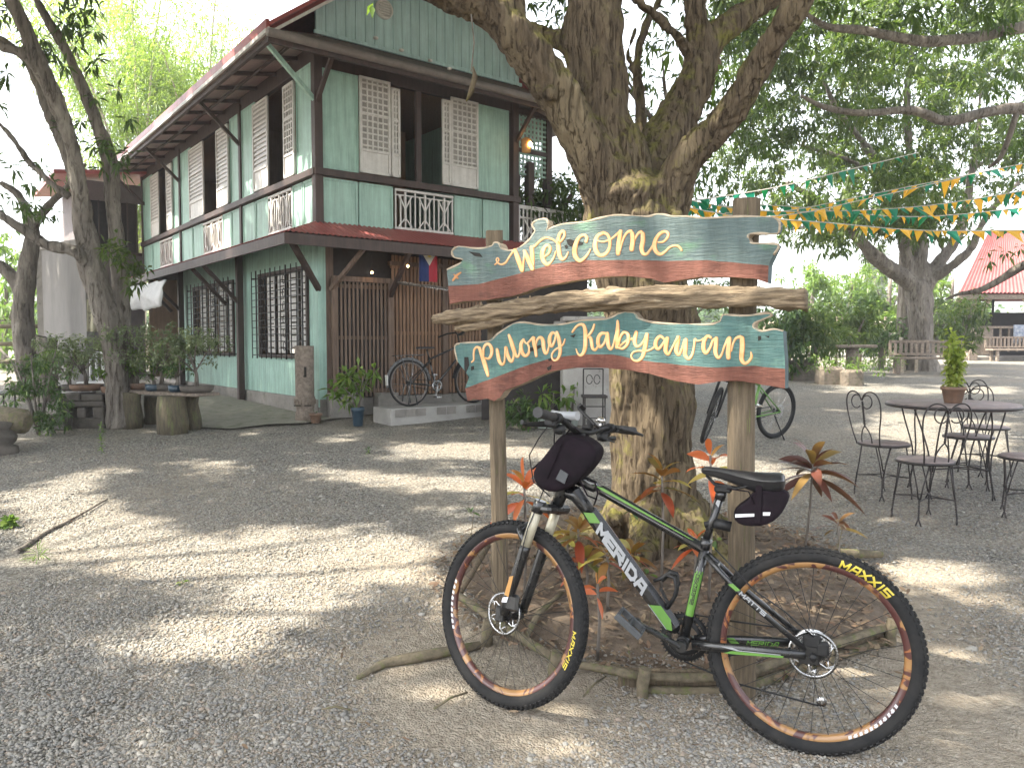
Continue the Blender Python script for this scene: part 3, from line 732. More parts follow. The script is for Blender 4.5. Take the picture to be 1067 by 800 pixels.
M['driftwood'] = wood_mat('driftwood', (.30, .23, .15), (.12, .09, .06), (1, 1, 9), 10, .85, 1, .012, spots=((.48, .41, .30), 8, .6))
M['postwood'] = wood_mat('post_wood', (.16, .125, .085), (.085, .066, .045), (14, 14, 1), 5, .9, 1, .008, spots=((.12, .13, .05), 5, .6))
M['letter'] = pmat('cream_lettering', (.60, .31, .11), (.72, .44, .21), .5, scale=30, bmp=.2, bscale=150)
M['letteredge'] = pmat('lettering_edge', (.42, .19, .06), (.35, .15, .05), .6, scale=30)
M['painted_hole'] = pmat('hole_paint', (.012, .011, .010), (.02, .016, .012), .95, scale=30)
M['endteal'] = pmat('board_end', (.05, .085, .09), (.035, .06, .065), .7, scale=20)
sign = empty('welcome_sign', ((PRp + PLp) / 2), 'rustic wooden welcome sign of two painted boards and a gnarled branch on two posts', 'sign')
b1_top = [(467, 298), (466, 281), (479, 275), (483, 270), (473.5, 267.5), (471.5, 262), (477.5, 257), (499, 259), (512.8, 256.3), (515, 253), (520, 253.5), (523, 259), (534.5, 261), (544.3, 256.3), (552, 250), (556, 244), (558, 240), (555, 234), (560, 229.5), (569, 228.3), (571.5, 234), (570, 240), (576, 237), (588, 233.5), (609, 231.5), (625, 227.5), (641, 224.4), (660, 225), (676, 225.6), (684, 223.5), (692, 223.6), (700, 225.5), (716, 225.6), (735, 227.5), (771, 225.6), (804, 226.8), (811, 229.5), (812, 236), (810, 242.5), (798, 243), (782.5, 243), (779, 247), (781.7, 253), (794, 254), (811, 255), (806, 265), (801, 276.8)]
b1_div = [(801, 276.8), (775, 274.6), (735, 271), (696, 272), (656, 271), (609, 271), (578, 275), (538, 286), (499, 296), (467, 298)]
b1_bot = [(467, 298), (468.7, 317), (483, 314), (511, 312), (534.5, 308.3), (558, 300.4), (582, 295.3), (605, 291.3), (629, 288.6), (652.6, 287.4), (676, 289.8), (692, 294.5), (712, 291.3), (731, 288.6), (755, 288.6), (786.5, 290), (800, 295), (801, 276.8)]
b2_top = [(489, 393), (477.4, 377), (474.3, 361.4), (479.4, 357.5), (509, 355.5), (519, 347.6), (534.5, 337.8), (546, 335.8), (566, 338.6), (586, 337.8), (605, 334), (633, 332), (644.7, 326.8), (654, 325), (660.5, 325.2), (663, 329), (666.4, 332), (680, 335.8), (708, 337.8), (739, 337.8), (747, 336), (751, 334), (753, 329), (757, 328), (779, 329), (798, 326), (804, 328), (797, 331), (786.5, 336), (785.7, 341.7), (794, 345), (806, 343), (816, 345), (818, 384.3)]
b2_div = [(818, 384.3), (786.5, 381), (747, 383), (708, 380.3), (668, 375.2), (637, 369.3), (605, 369.3), (574, 373.2), (542, 383), (511, 395), (484.5, 404.7), (489, 393)]
b2_bot = [(484.5, 404.7), (487.2, 417.7), (493, 415.5), (499, 416.5), (507, 415), (514.8, 417.7), (520.7, 414.6), (526.6, 406.7), (542, 400.8), (558, 393), (574, 387), (597.5, 383), (625, 383), (649, 385), (676, 389), (704, 397), (727, 400.8), (751, 397), (774.6, 397), (794, 400.8), (818, 404.7), (818, 384.3)]
def jag(pts, a, sub=3):                                      # small irregularities along a weathered edge
    out = []
    for i in range(len(pts) - 1):
        p, q = pts[i], pts[i + 1]
        for j in range(sub):
            t = j / sub; amp = a if 0 < j else a * .3
            out.append((p[0] + (q[0] - p[0]) * t + random.uniform(-amp, amp), p[1] + (q[1] - p[1]) * t + random.uniform(-amp, amp)))
    return out + [pts[-1]]
def board(top, div, bot, mat, holes, thick=.055):
    fn = lambda x, y, t: SP(x, y, .105) - sn * t
    m = MB(); top = jag(top, .45); bot = [bot[0]] + jag(bot[1:-1], .35) + [bot[-1]]
    dv = jag(div, .3, 3)
    # front faces with a worn, chamfered rim
    up = top[:-1] + dv[:-1]
    lo = bot[:-1] + (dv[:-1] if div[-1] == bot[0] else dv[:-4])
    for poly, mi in ((up, 0), (lo, 1)):
        m.prism(poly, fn, 0.0, thick, mi, 2)
        for i_ in range(len(poly)):
            if poly[i_][0] > 799 and poly[(i_ + 1) % len(poly)][0] > 799: m.mi[len(m.mi) - len(poly) + i_] = 4
    for h in holes: m.prism(h, fn, -.0015, .001, 3)  # near-black patches on the face stand in for the shade inside holes
    o = m.build('board', [M[mat], M['redband'], M['rawwood'], M['painted_hole'], M['endteal']], sign)
    # rim of bare wood running along the top edge
    return o
b1 = board(b1_top, b1_div, b1_bot, 'teal', [[(590, 250), (594, 249), (602, 252), (608, 252.5), (607, 255), (602, 256), (597, 255.5), (595, 257), (592, 255)], [(588, 256), (591, 255), (592, 258), (590, 259.5)], [(488, 262), (500, 264), (503, 268), (495, 267)]])
b2 = board(b2_top, b2_div, b2_bot, 'teal2', [[(552, 362), (556, 362), (563, 359), (564, 361.5), (558, 365.5), (552, 366)], [(484, 372), (488, 372), (489, 380), (485, 390), (484, 384)], [(491, 382), (494, 381), (494, 385), (491, 386)], [(571, 374), (574, 373), (575, 376), (572, 376)], [(570, 383), (575, 380), (574, 385), (571, 386)], [(790, 350), (793, 350), (793, 354), (790, 355)], [(797, 350), (802, 350), (801, 352)], [(594, 350), (600, 348), (598, 352)]])
for topl in (b1_top, b2_top):
    m = MB(); pts = [SP(x, y + .35, .100) for x, y in bez(topl[1:-1], 3)]
    m.tube(pts, [.006 + .003 * noise.noise(Vector((i * .3, 0, 0))) for i in range(len(pts))], 6, flat=1); m.build('worn_rim', M['rawwood'], b1 if topl is b1_top else b2)
# hand-lettered words: traced brush strokes (x, y, width)
S1 = (510, 220, 11.43); S2 = (570, 220, 11.43); S3 = (635, 220, 11.43)
welcome = [(S1, [(62, 636, 14), (100, 602, 14), (110, 572, 14), (95, 556, 14), (80, 578, 14), (95, 612, 16), (140, 632, 20), (190, 610, 20), (230, 550, 18), (270, 490, 20), (300, 462, 28)]),
 (S1, [(300, 460, 38), (335, 560, 52), (385, 700, 46)]), (S1, [(395, 700, 24), (406, 580, 18), (415, 475, 22)]), (S1, [(415, 475, 36), (458, 570, 50), (508, 682, 46)]), (S1, [(512, 680, 34), (508, 560, 44), (500, 430, 44)]),
 (S1, [(500, 430, 26), (540, 410, 24), (590, 360, 22), (640, 325, 22), (690, 315, 22), (740, 330, 22), (780, 355, 22), (815, 380, 26)]),
 (S1, [(650, 540, 20), (700, 505, 22), (722, 450, 26), (705, 410, 32), (665, 415, 38), (636, 465, 46), (626, 525, 50), (642, 590, 46), (685, 632, 40), (732, 600, 22), (768, 540, 16), (786, 480, 12)]),
 (S1, [(815, 380, 28), (862, 340, 24), (890, 290, 26), (882, 242, 34), (850, 248, 34), (825, 295, 36), (815, 365, 42), (820, 440, 50), (832, 520, 46), (862, 570, 36), (905, 548, 22), (935, 490, 14)]),
 (S2, [(462, 360, 30), (470, 312, 32), (435, 282, 30), (385, 305, 32), (345, 370, 44), (325, 460, 52), (337, 540, 50), (385, 588, 42), (440, 560, 28), (488, 502, 20), (515, 450, 12)]),
 (S2, [(670, 255, 36), (602, 290, 38), (570, 370, 46), (577, 460, 48), (622, 520, 40), (688, 510, 36), (738, 440, 34), (745, 350, 34), (720, 282, 34), (672, 255, 34)]),
 (S2, [(600, 350, 18), (650, 362, 20), (700, 355, 20), (760, 330, 20), (820, 282, 24), (878, 235, 30)]),
 (S3, [(128, 240, 40), (115, 330, 50), (102, 430, 52), (100, 500, 48)]), (S3, [(125, 470, 18), (145, 385, 20), (175, 302, 22), (215, 248, 28), (252, 238, 40)]), (S3, [(268, 262, 44), (275, 340, 50), (262, 450, 50)]),
 (S3, [(270, 450, 18), (288, 380, 18), (312, 310, 22), (345, 260, 28), (375, 245, 38)]), (S3, [(395, 268, 46), (395, 350, 50), (380, 440, 50), (400, 502, 40), (440, 508, 30), (482, 460, 24), (530, 392, 28)]),
 (S3, [(580, 370, 18), (640, 362, 22), (688, 312, 26), (695, 262, 30), (650, 242, 32), (592, 272, 36), (547, 340, 44), (532, 420, 50), (560, 488, 44), (610, 510, 34), (660, 480, 24), (720, 426, 22), (785, 408, 24), (830, 425, 26), (856, 462, 22)])]
T4 = (485, 335, 11.43); T5 = (535, 325, 11.43); T6 = (590, 325, 11.43); T7 = (650, 325, 11.43); T8 = (715, 325, 11.43)
pulong = [(T4, [(70, 482, 12), (95, 455, 16), (95, 390, 18), (104, 330, 20), (132, 302, 24), (165, 312, 32)]), (T4, [(165, 312, 34), (190, 390, 42), (220, 480, 48), (246, 570, 44), (265, 640, 28)]),
 (T4, [(213, 400, 18), (213, 320, 24), (240, 272, 30), (280, 270, 34), (308, 320, 38), (305, 390, 34), (275, 437, 26), (240, 432, 20)]),
 (T4, [(374, 330, 32), (386, 400, 40), (402, 470, 40), (432, 508, 30), (460, 480, 20), (468, 400, 18), (475, 310, 26)]), (T4, [(478, 310, 38), (500, 400, 42), (540, 470, 36), (568, 430, 22), (572, 350, 20)]),
 (T4, [(515, 160, 28), (545, 245, 42), (572, 335, 44), (598, 400, 36), (622, 415, 26), (640, 380, 20), (650, 310, 20), (690, 212, 24)]),
 (T4, [(690, 212, 28), (662, 255, 38), (660, 320, 40), (680, 380, 40), (715, 406, 32), (750, 370, 28), (755, 305, 24), (735, 258, 20)]), (T4, [(690, 215, 20), (722, 258, 18), (752, 240, 20), (790, 200, 24), (815, 192, 28)]),
 (T5, [(232, 305, 38), (245, 380, 44), (258, 440, 36), (268, 518, 32)]), (T5, [(266, 400, 16), (275, 345, 20), (298, 308, 26), (328, 303, 34), (350, 345, 42), (357, 420, 42), (377, 488, 34), (405, 468, 22), (420, 400, 16), (428, 330, 18)]),
 (T5, [(500, 262, 22), (465, 243, 28), (432, 290, 38), (427, 365, 42), (452, 405, 32), (485, 350, 22), (508, 255, 22)]), (T5, [(515, 240, 32), (537, 315, 42), (550, 400, 42), (553, 480, 36), (530, 548, 28), (490, 578, 20), (458, 550, 18), (457, 500, 18), (490, 452, 18), (540, 420, 18), (588, 385, 18), (612, 322, 12)]),
 (T5, [(698, 238, 18), (740, 178, 22), (788, 147, 28), (832, 155, 36), (852, 220, 42), (855, 320, 46), (850, 420, 44), (828, 488, 38), (790, 515, 26), (760, 485, 18), (745, 440, 12)]),
 (T6, [(332, 148, 20), (310, 212, 24), (270, 270, 24), (242, 290, 22)]), (T6, [(250, 286, 24), (288, 310, 36), (300, 370, 38), (312, 430, 32), (345, 448, 24), (378, 400, 20)]),
 (T6, [(470, 252, 28), (420, 252, 34), (382, 300, 40), (377, 370, 42), (402, 413, 32), (448, 370, 24), (482, 275, 26)]), (T6, [(486, 252, 38), (490, 330, 46), (502, 405, 42), (527, 440, 30), (555, 400, 20), (583, 290, 20), (605, 200, 24)]),
 (T6, [(610, 105, 24), (610, 180, 42), (602, 280, 46), (605, 360, 46), (600, 415, 42)]), (T6, [(622, 390, 20), (640, 302, 24), (680, 243, 28), (728, 255, 34), (738, 320, 36), (720, 388, 32), (670, 432, 28), (618, 422, 22)]), (T6, [(640, 400, 18), (700, 350, 22), (765, 322, 26), (815, 315, 24)]),
 (T7, [(145, 238, 36), (131, 300, 42), (127, 360, 40), (152, 407, 30), (200, 388, 22), (240, 330, 22), (268, 268, 30)]), (T7, [(272, 265, 40), (260, 350, 46), (245, 440, 44), (220, 528, 36), (168, 578, 28), (110, 570, 20), (85, 522, 18), (110, 478, 18), (170, 460, 18), (240, 465, 20), (310, 448, 20), (362, 415, 20)]),
 (T7, [(482, 322, 26), (432, 288, 34), (386, 330, 40), (375, 398, 42), (410, 438, 32), (460, 380, 26), (502, 318, 30)]), (T7, [(514, 312, 42), (500, 390, 48), (495, 460, 44), (525, 500, 32), (560, 450, 22), (600, 372, 22), (642, 300, 32)]),
 (T7, [(645, 300, 44), (630, 390, 50), (622, 462, 46), (655, 503, 32), (690, 430, 22), (722, 335, 28)]), (T7, [(735, 330, 42), (728, 430, 48), (728, 508, 42), (770, 553, 32), (813, 500, 26), (835, 400, 22), (845, 322, 24), (870, 342, 18), (914, 335, 16), (950, 315, 20)]),
 (T8, [(290, 302, 28), (252, 285, 34), (212, 340, 42), (202, 430, 44), (232, 485, 36), (280, 428, 26), (312, 345, 28), (350, 312, 32)]), (T8, [(355, 312, 42), (350, 400, 48), (346, 480, 46), (380, 543, 34), (420, 500, 22), (452, 410, 22), (492, 322, 34)]),
 (T8, [(510, 312, 48), (505, 400, 54), (497, 480, 54), (500, 540, 48)]), (T8, [(535, 460, 18), (558, 370, 20), (590, 312, 26), (640, 292, 36)]), (T8, [(662, 310, 50), (665, 400, 56), (660, 480, 54), (657, 560, 50), (692, 608, 38), (740, 588, 30), (774, 532, 26), (770, 478, 14)])]
def strokes(m, data, fn, off, wmul=1.0, mi=0):
    zi = 0
    for (ox, oy, sc), pts in data:
        P = bez(pts, 5); n = len(P); L = []; Rr = []; zi += 1; dz = (zi % 5) * .00025
        for i in range(n):
            a = P[max(0, i - 1)]; b = P[min(n - 1, i + 1)]; d = np.array([b[0] - a[0], b[1] - a[1]]); d = d / (np.linalg.norm(d) + 1e-9)
            w = P[i][2] * .5 * wmul; nx, ny = -d[1] * w, d[0] * w
            L.append((P[i][0] + nx, P[i][1] + ny)); Rr.append((P[i][0] - nx, P[i][1] - ny))
        cap = lambda c, w, d, s: [(c[0] + s * d[0] * w * math.cos(t) - d[1] * w * math.sin(t), c[1] + s * d[1] * w * math.cos(t) + d[0] * w * math.sin(t)) for t in (-PI / 3, -PI / 6, 0, PI / 6, PI / 3)]
        V = []
        for l, r in zip(L, Rr): V += [fn(ox + l[0] / sc, oy + l[1] / sc, off + dz), fn(ox + r[0] / sc, oy + r[1] / sc, off + dz)]
        F = [(2 * i, 2 * i + 1, 2 * i + 3, 2 * i + 2) for i in range(n - 1)]
        m.add(V, F, mi)
        for idx, s in ((0, -1), (n - 1, 1)):
            a = P[max(0, idx - 1)]; b = P[min(n - 1, idx + 1)]; d = np.array([b[0] - a[0], b[1] - a[1]]); d = d / (np.linalg.norm(d) + 1e-9)
            c = P[idx]; w = c[2] * .5 * wmul
            pts2 = cap(c, w, d, s); Lp, Rp = L[idx], Rr[idx]
            ring = [Rp] + pts2 + [Lp]
            m.add([fn(ox + q[0] / sc, oy + q[1] / sc, off + dz) for q in ring], [list(range(len(ring)))], mi)
for words, bd in ((welcome, b1), (pulong, b2)):
    m = MB(); strokes(m, words, lambda x, y, o: SP(x, y, o), .1066, .86, 0); strokes(m, words, lambda x, y, o: SP(x + .35, y + .35, o), .1058, 1.14, 1)
    m.build('lettering', [M['letter'], M['letteredge']], bd)
m = MB(); strokes(m, [((0, 0, 1), [(472, 292, 2), (476, 287, 2.5), (480, 284, 1.5)]), ((0, 0, 1), [(473, 286, 1.2), (477, 290, 1.6)])], lambda x, y, o: SP(x, y, o), .1066); m.build('paint_daub', M['letteredge'], b1)
# branch across the middle: knobbly, split, sun-bleached
def gnarl(pts, r0, name, seed, off=.11, flat=1.0):
    P = bez(pts, 9); m = MB(); C = [SP(p[0], p[1], off) for p in P]; n = 26; vs = []
    for i, c in enumerate(C):
        t = i / (len(C) - 1); rr = r0(t)
        for k in range(n):
            a = 2 * PI * k / n; nn = noise.noise(Vector((math.cos(a) * 1.6 + seed, math.sin(a) * 1.6, t * 5))) * .40 + noise.noise(Vector((math.cos(a) * 3 + seed, math.sin(a) * 3, t * 30))) * .34 + noise.noise(Vector((math.cos(a) * 7 + seed, math.sin(a) * 7, t * 9))) * .2
            q = max(0, noise.noise(Vector((seed, k * 3.1, t * 40)))) ** 2 * 1.1
            crack = -.5 * math.exp(-((a - (PI * 1.05 + .35 * math.sin(t * 7 + seed))) / .16) ** 2)
            rad = rr * (1 + nn + q * .5 + crack)
            vs.append(c + sn * (math.cos(a + PI) * rad * -1 * flat) + Vector((0, 0, 1)) * (math.sin(a) * rad))
    fs = []
    for i in range(len(C) - 1):
        for k in range(n): k2 = (k + 1) % n; fs.append((i * n + k, i * n + k2, (i + 1) * n + k2, (i + 1) * n + k))
    fs.append(list(range(n))[::-1]); fs.append([(len(C) - 1) * n + k for k in range(n)])
    m.add(vs, fs, 0, True); m.build(name, M['driftwood'], sign)
gnarl([(452, 333), (475, 330), (510, 326), (560, 318), (600, 313), (640, 311), (700, 308), (760, 309), (800, 310), (840, 312)], lambda t: .042 * (min(1, .55 + t * 6) if t < .1 else 1.0) * (1 - .12 * math.sin(t * 9)) * (.85 + .15 * t), 'branch', 3.3)
gnarl([(474, 342), (500, 339), (530, 333), (555, 326)], lambda t: .018 * math.sin(PI * min(.98, t + .12)) + .004, 'branch', 9.1, .10)
m = MB()
for i in range(26):                                           # snapped twig stubs on the branch
    x = random.uniform(470, 835); y = np.interp(x, [452, 560, 640, 700, 840], [333, 318, 311, 308, 312]); a = random.choice([1, 1, -1])
    c = SP(x, y - a * 7, .118); m.tube([c - Vector((0, 0, a * .015)), c + Vector((random.uniform(-.01, .01), 0, a * random.uniform(.008, .02)))], [.011, .003], 6)
m.build('twig_stub', M['driftwood'], sign)
def post(p, px_top, r, seed):
    zt = A(518 if seed == 1 else 776, px_top, p.y).z; m = MB(); n = 16; vs = []; rows = 22
    for i in range(rows):
        z = -.1 + (zt + .1) * i / (rows - 1)
        for k in range(n):
            a = 2 * PI * k / n + .4; sq = 1 / max(abs(math.cos(a)), abs(math.sin(a))); rad = r * (min(sq, 1.16)) * (1 + .10 * noise.noise(Vector((math.cos(a) * 2 + seed * 7, math.sin(a) * 2, z * 1.2))))
            vs.append((p.x + rad * math.cos(a) * 1.0 + .012 * math.sin(z * 2 + seed), p.y + rad * math.sin(a), z + (.01 * noise.noise(Vector((k * .9, seed, 0))) if i == rows - 1 else 0)))
    fs = [(i * n + k, i * n + (k + 1) % n, (i + 1) * n + (k + 1) % n, (i + 1) * n + k) for i in range(rows - 1) for k in range(n)] + [[(rows - 1) * n + k for k in range(n)]]
    m.add(vs, fs, 0, False); m.build('post', M['postwood'], sign)
post(PLp, 241, .038, 1); post(PRp, 208, .049, 2)

# ================================================================ MANGO TREE WITH THE SIGN
def limb(m, pts, y0=4.7, n=18, seed=0, smooth_k=4):
    P = bez(pts, smooth_k)                                     # (px, py, depth, radius)
    C = [A(p[0], p[1], p[2]) for p in P]; rr = [max(.004, p[3] * .9 - .012) for p in P]
    m.tube(C, rr, n, wob=.22, seed=seed)
def finish_bark(o, voxel, amp=.02, size=.12, cracks=True):
    """weld the limbs into one skin, then raise real fissured relief on it"""
    md = o.modifiers.new("merge", 'REMESH'); md.mode = 'VOXEL'; md.voxel_size = voxel; md.use_smooth_shade = True
    bpy.context.view_layer.update(); dg = bpy.context.evaluated_depsgraph_get()
    me = bpy.data.meshes.new_from_object(o.evaluated_get(dg)); old = o.data; mats = list(old.materials); o.modifiers.clear(); o.data = me
    if not me.materials:
        for q in mats: me.materials.append(q)
    n = len(me.vertices); co = np.empty(n * 3, np.float32); me.vertices.foreach_get("co", co); co = co.reshape(-1, 3)
    nr = np.empty(n * 3, np.float32); me.vertex_normals.foreach_get("vector", nr); nr = nr.reshape(-1, 3)
    k = .09 / size; d = np.empty(n, np.float32)
    for i in range(n):
        x, y, z = (float(v) for v in co[i]); w = noise.noise(Vector((x * 3, y * 3, z * 2))) * .12
        big = noise.noise(Vector((x * 5 * k, y * 5 * k, z * 3.5 * k)))
        fis = abs(noise.noise(Vector(((x + w) * 17 * k, (y + w) * 17 * k, z * 3.2 * k + 5))))
        fin = noise.noise(Vector((x * 38 * k, y * 38 * k, z * 13 * k)))
        d[i] = .55 * big + .9 * min(fis, .32) * 2.2 - .62 + .30 * fin
    co = co + nr * (d[:, None] * amp); me.vertices.foreach_set("co", co.reshape(-1)); me.polygons.foreach_set("use_smooth", np.ones(len(me.polygons), bool)); me.update()
    bpy.data.meshes.remove(old)
base = G(684, 596); base = Vector((A(684, 600, 4.7).x, 4.7, mz(BED[0], 4.7)))
tree = empty('mango_tree', base, 'big mossy mango tree forking low behind the welcome sign', 'tree')
m = MB()
limb(m, [(684, 622, 4.7, .40), (683, 600, 4.7, .345), (682, 570, 4.7, .31), (681, 500, 4.7, .30), (680, 400, 4.7, .30), (676, 320, 4.7, .31), (664, 250, 4.7, .32), (655, 205, 4.7, .32), (652, 185, 4.7, .2)], n=28, seed=1)
limb(m, [(668, 270, 4.7, .2), (640, 205, 4.65, .2), (610, 150, 4.6, .165), (585, 105, 4.55, .152), (556, 62, 4.5, .145), (532, 30, 4.45, .14), (500, 6, 4.4, .13), (455, -15, 4.3, .12), (400, -50, 4.2, .11), (330, -130, 4.0, .09)], seed=2)
limb(m, [(545, 50, 4.47, .09), (535, 15, 4.5, .10), (528, -15, 4.5, .095), (515, -80, 4.5, .08)], seed=3)
limb(m, [(655, 250, 4.7, .26), (643, 180, 4.72, .235), (630, 130, 4.75, .212), (622, 80, 4.78, .205), (618, 30, 4.8, .21), (620, -20, 4.85, .2), (628, -120, 4.9, .17), (640, -260, 5, .13)], n=22, seed=4)
limb(m, [(618, 75, 4.78, .12), (595, 50, 4.8, .085), (565, 35, 4.85, .07), (540, 28, 4.9, .065), (500, 5, 5.0, .06)], seed=5)
limb(m, [(676, 215, 4.75, .17), (685, 165, 4.95, .185), (704, 125, 5.05, .17), (720, 95, 5.1, .15), (733, 60, 5.15, .135), (745, 38, 5.2, .12), (782, 12, 5.3, .10), (815, -12, 5.4, .09), (900, -90, 5.6, .07)], n=20, seed=6)
limb(m, [(735, 60, 5.15, .12), (726, 25, 5.1, .105), (722, -10, 5.1, .1), (716, -90, 5.0, .08)], seed=7)
limb(m, [(722, 60, 5.1, .07), (705, 38, 5.0, .055), (685, 18, 4.9, .05), (665, 2, 4.8, .046), (640, -20, 4.7, .04)], n=12, seed=8)
limb(m, [(680, 250, 4.65, .18), (698, 205, 4.6, .15), (716, 165, 4.5, .125), (752, 128, 4.4, .112), (785, 82, 4.3, .105), (808, 40, 4.2, .098), (833, -2, 4.1, .095), (870, -70, 4.0, .08)], n=20, seed=9)
limb(m, [(660, 175, 5.2, .06), (668, 120, 5.4, .055), (664, 70, 5.5, .05), (672, 30, 5.6, .045), (700, -20, 5.8, .04)], n=10, seed=10)
limb(m, [(672, 95, 5.45, .04), (655, 60, 5.6, .035), (662, 30, 5.7, .03)], n=8, seed=11)
limb(m, [(640, 235, 4.6, .09), (664, 235, 4.5, .11), (682, 245, 4.5, .10), (684, 215, 4.5, .08)], n=16, seed=12)
for (x, y, r, d) in ((572, 98, .045, 4.42), (570, 70, .04, 4.45), (672, 225, .11, 4.5), (690, 195, .09, 4.55), (702, 230, .07, 4.5), (640, 540, .06, 4.47), (712, 88, .05, 5.0)):
    c = A(x, y, d); m.lathe([(0, -r), (r * .8, -r * .6), (r, 0), (r * .75, r * .7), (0, r)], 14, 0, Matrix.Translation(c))
for a in (0.3, 1.3, 2.2, 3.4, 4.3, 5.3):                       # buttress roots
    c = base; r = .34; e = Vector((math.cos(a), math.sin(a), 0))
    m.tube([c + e * .18 + Vector((0, 0, .22)), c + e * .36 + Vector((0, 0, .06)), c + e * .62 + Vector((0, 0, -.04)), c + e * .9 + Vector((0, 0, -.12))], [.13, .10, .06, .03], 10, wob=.3, seed=a)
trunk = m.build('trunk', M['bark'], tree); finish_bark(trunk, .013, .020, .09)
# hanging strip of bark on a string
hs = empty('hanging_stick', A(490, 60, 4.2), 'curled brown stick dangling by a string from the left limb', 'stick')
m = MB(); m.tube([A(491, 15, 4.35), A(494, 45, 4.3), A(491, 75, 4.3)], .004, 5); m.build('string', M['bark_grey'], hs)
m = MB(); m.tube([A(493, 70, 4.3), A(495, 80, 4.3), A(491, 95, 4.3), A(486, 106, 4.3)], [.008, .03, .032, .006], 8, flat=.5); m.build('stick', M['bark'], hs)
# bed edging of split logs with stakes
edge = [G(478, 634), G(577, 703), G(668, 722), G(768, 722), G(925, 668)]
M['mosswood'] = wood_mat('mossy_rail', (.17, .14, .095), (.10, .085, .058), (3, 3, 3), 7, .95, 1, .01, spots=((.115, .12, .05), 6, .52))
be = empty('bed_edging', Vector((edge[2].x, edge[2].y, 0)), 'low weathered log edging with stakes round the tree bed', 'garden edging')
for i in range(len(edge) - 1):
    a, b = edge[i], edge[i + 1]; m = MB(); P = []
    for k in range(7):
        t = k / 6; p = a.lerp(b, t); P.append(Vector((p.x, p.y, gz(p.x, p.y) + .070 + .01 * noise.noise(p * 5))))
    m.tube(P, [.021 + .006 * noise.noise(Vector((k, i, 2))) for k in range(7)], 9, wob=.4, seed=i, flat=.8)
    if i in (2, 3): m.tube([q + Vector((0, .0, -.055)) for q in P], [.024] * 7, 8, wob=.4, seed=i + 30, flat=.8)
    m.build('rail', M['mosswood'], be)
for a, b in ((edge[1].lerp(edge[2], .75), edge[3]), (edge[3], edge[4])):
    m = MB(); n_ = Vector((-(b - a).y, (b - a).x, 0)).normalized() * .02
    m.bar(Vector((a.x, a.y, gz(a.x, a.y) + .035)) + n_, Vector((b.x, b.y, gz(b.x, b.y) + .035)) + n_, .02, .09, 0, (0, 0, 1), .004); m.build('plank', M['postwood'], be)
for p in [edge[1], edge[2], edge[3].lerp(edge[2], .0), edge[4], edge[3].lerp(edge[4], .55), G(508, 668)]:
    m = MB(); z = gz(p.x, p.y); r = .026
    m.tube([(p.x, p.y - .03, z - .1), (p.x, p.y - .03, z + .05), (p.x + .01, p.y - .03, z + .115)], [r, r, r * .9], 8, wob=.4, seed=p.x); m.build('stake', M['mosswood'], be)
def stick(name, label, pts, r, mat='mosswood', cat='stick', group=None):
    c = pts[0]; m = MB(); m.tube(pts, r, 7, wob=.4, seed=c[0]); o = m.build(name, M[mat]); return tag(o, label, cat, group)
def GZ(px, py, h=0): p = G(px, py); return Vector((p.x, p.y, mz(p.x, p.y) + h))
stick('fallen_branch', 'long pale surface root running left from under the front wheel', [GZ(372, 706, .0), GZ(400, 694, .012), GZ(430, 689, .018), GZ(460, 684, .022), GZ(500, 676, .02)], [.010, .022, .028, .024, .018], cat='root')
stick('fallen_branch', 'thin bare stick lying on the gravel at the left', [GZ(18, 577, .012), GZ(45, 558, .014), GZ(80, 540, .012), GZ(112, 521, .01)], [.016, .013, .01, .006], 'bark_grey')
stick('fallen_branch', 'brown stick slanting behind the front wheel spokes', [GZ(474, 636, .06), GZ(492, 622, .1), GZ(509, 608, .16)], [.016, .015, .013], 'postwood')
stick('fallen_branch', 'short dry stick on the soil beside the front wheel', [GZ(585, 640, .03), GZ(560, 660, .05), GZ(545, 678, .03)], [.012, .016, .012], 'mosswood')
stick('log', 'short flat log lying behind the rear wheel', [GZ(872, 592, .05), GZ(890, 590, .06), GZ(918, 586, .05)], [.028, .03, .022], 'mosswood', 'log')
for i, (x, y) in enumerate(((655, 690), (700, 690), (610, 660), (640, 700), (720, 705), (880, 640), (620, 720), (350, 745), (470, 735))):
    p = GZ(x, y, .022); a = random.uniform(0, PI); l = random.uniform(.05, .12); e = Vector((math.cos(a), math.sin(a), 0)) * l
    stick('twig', 'thin dry twigs scattered on the soil', [p - e, p + Vector((0, 0, .012)), p + e], [.004, .0045, .003], 'mosswood', 'twig', 'dry twigs on the tree bed')

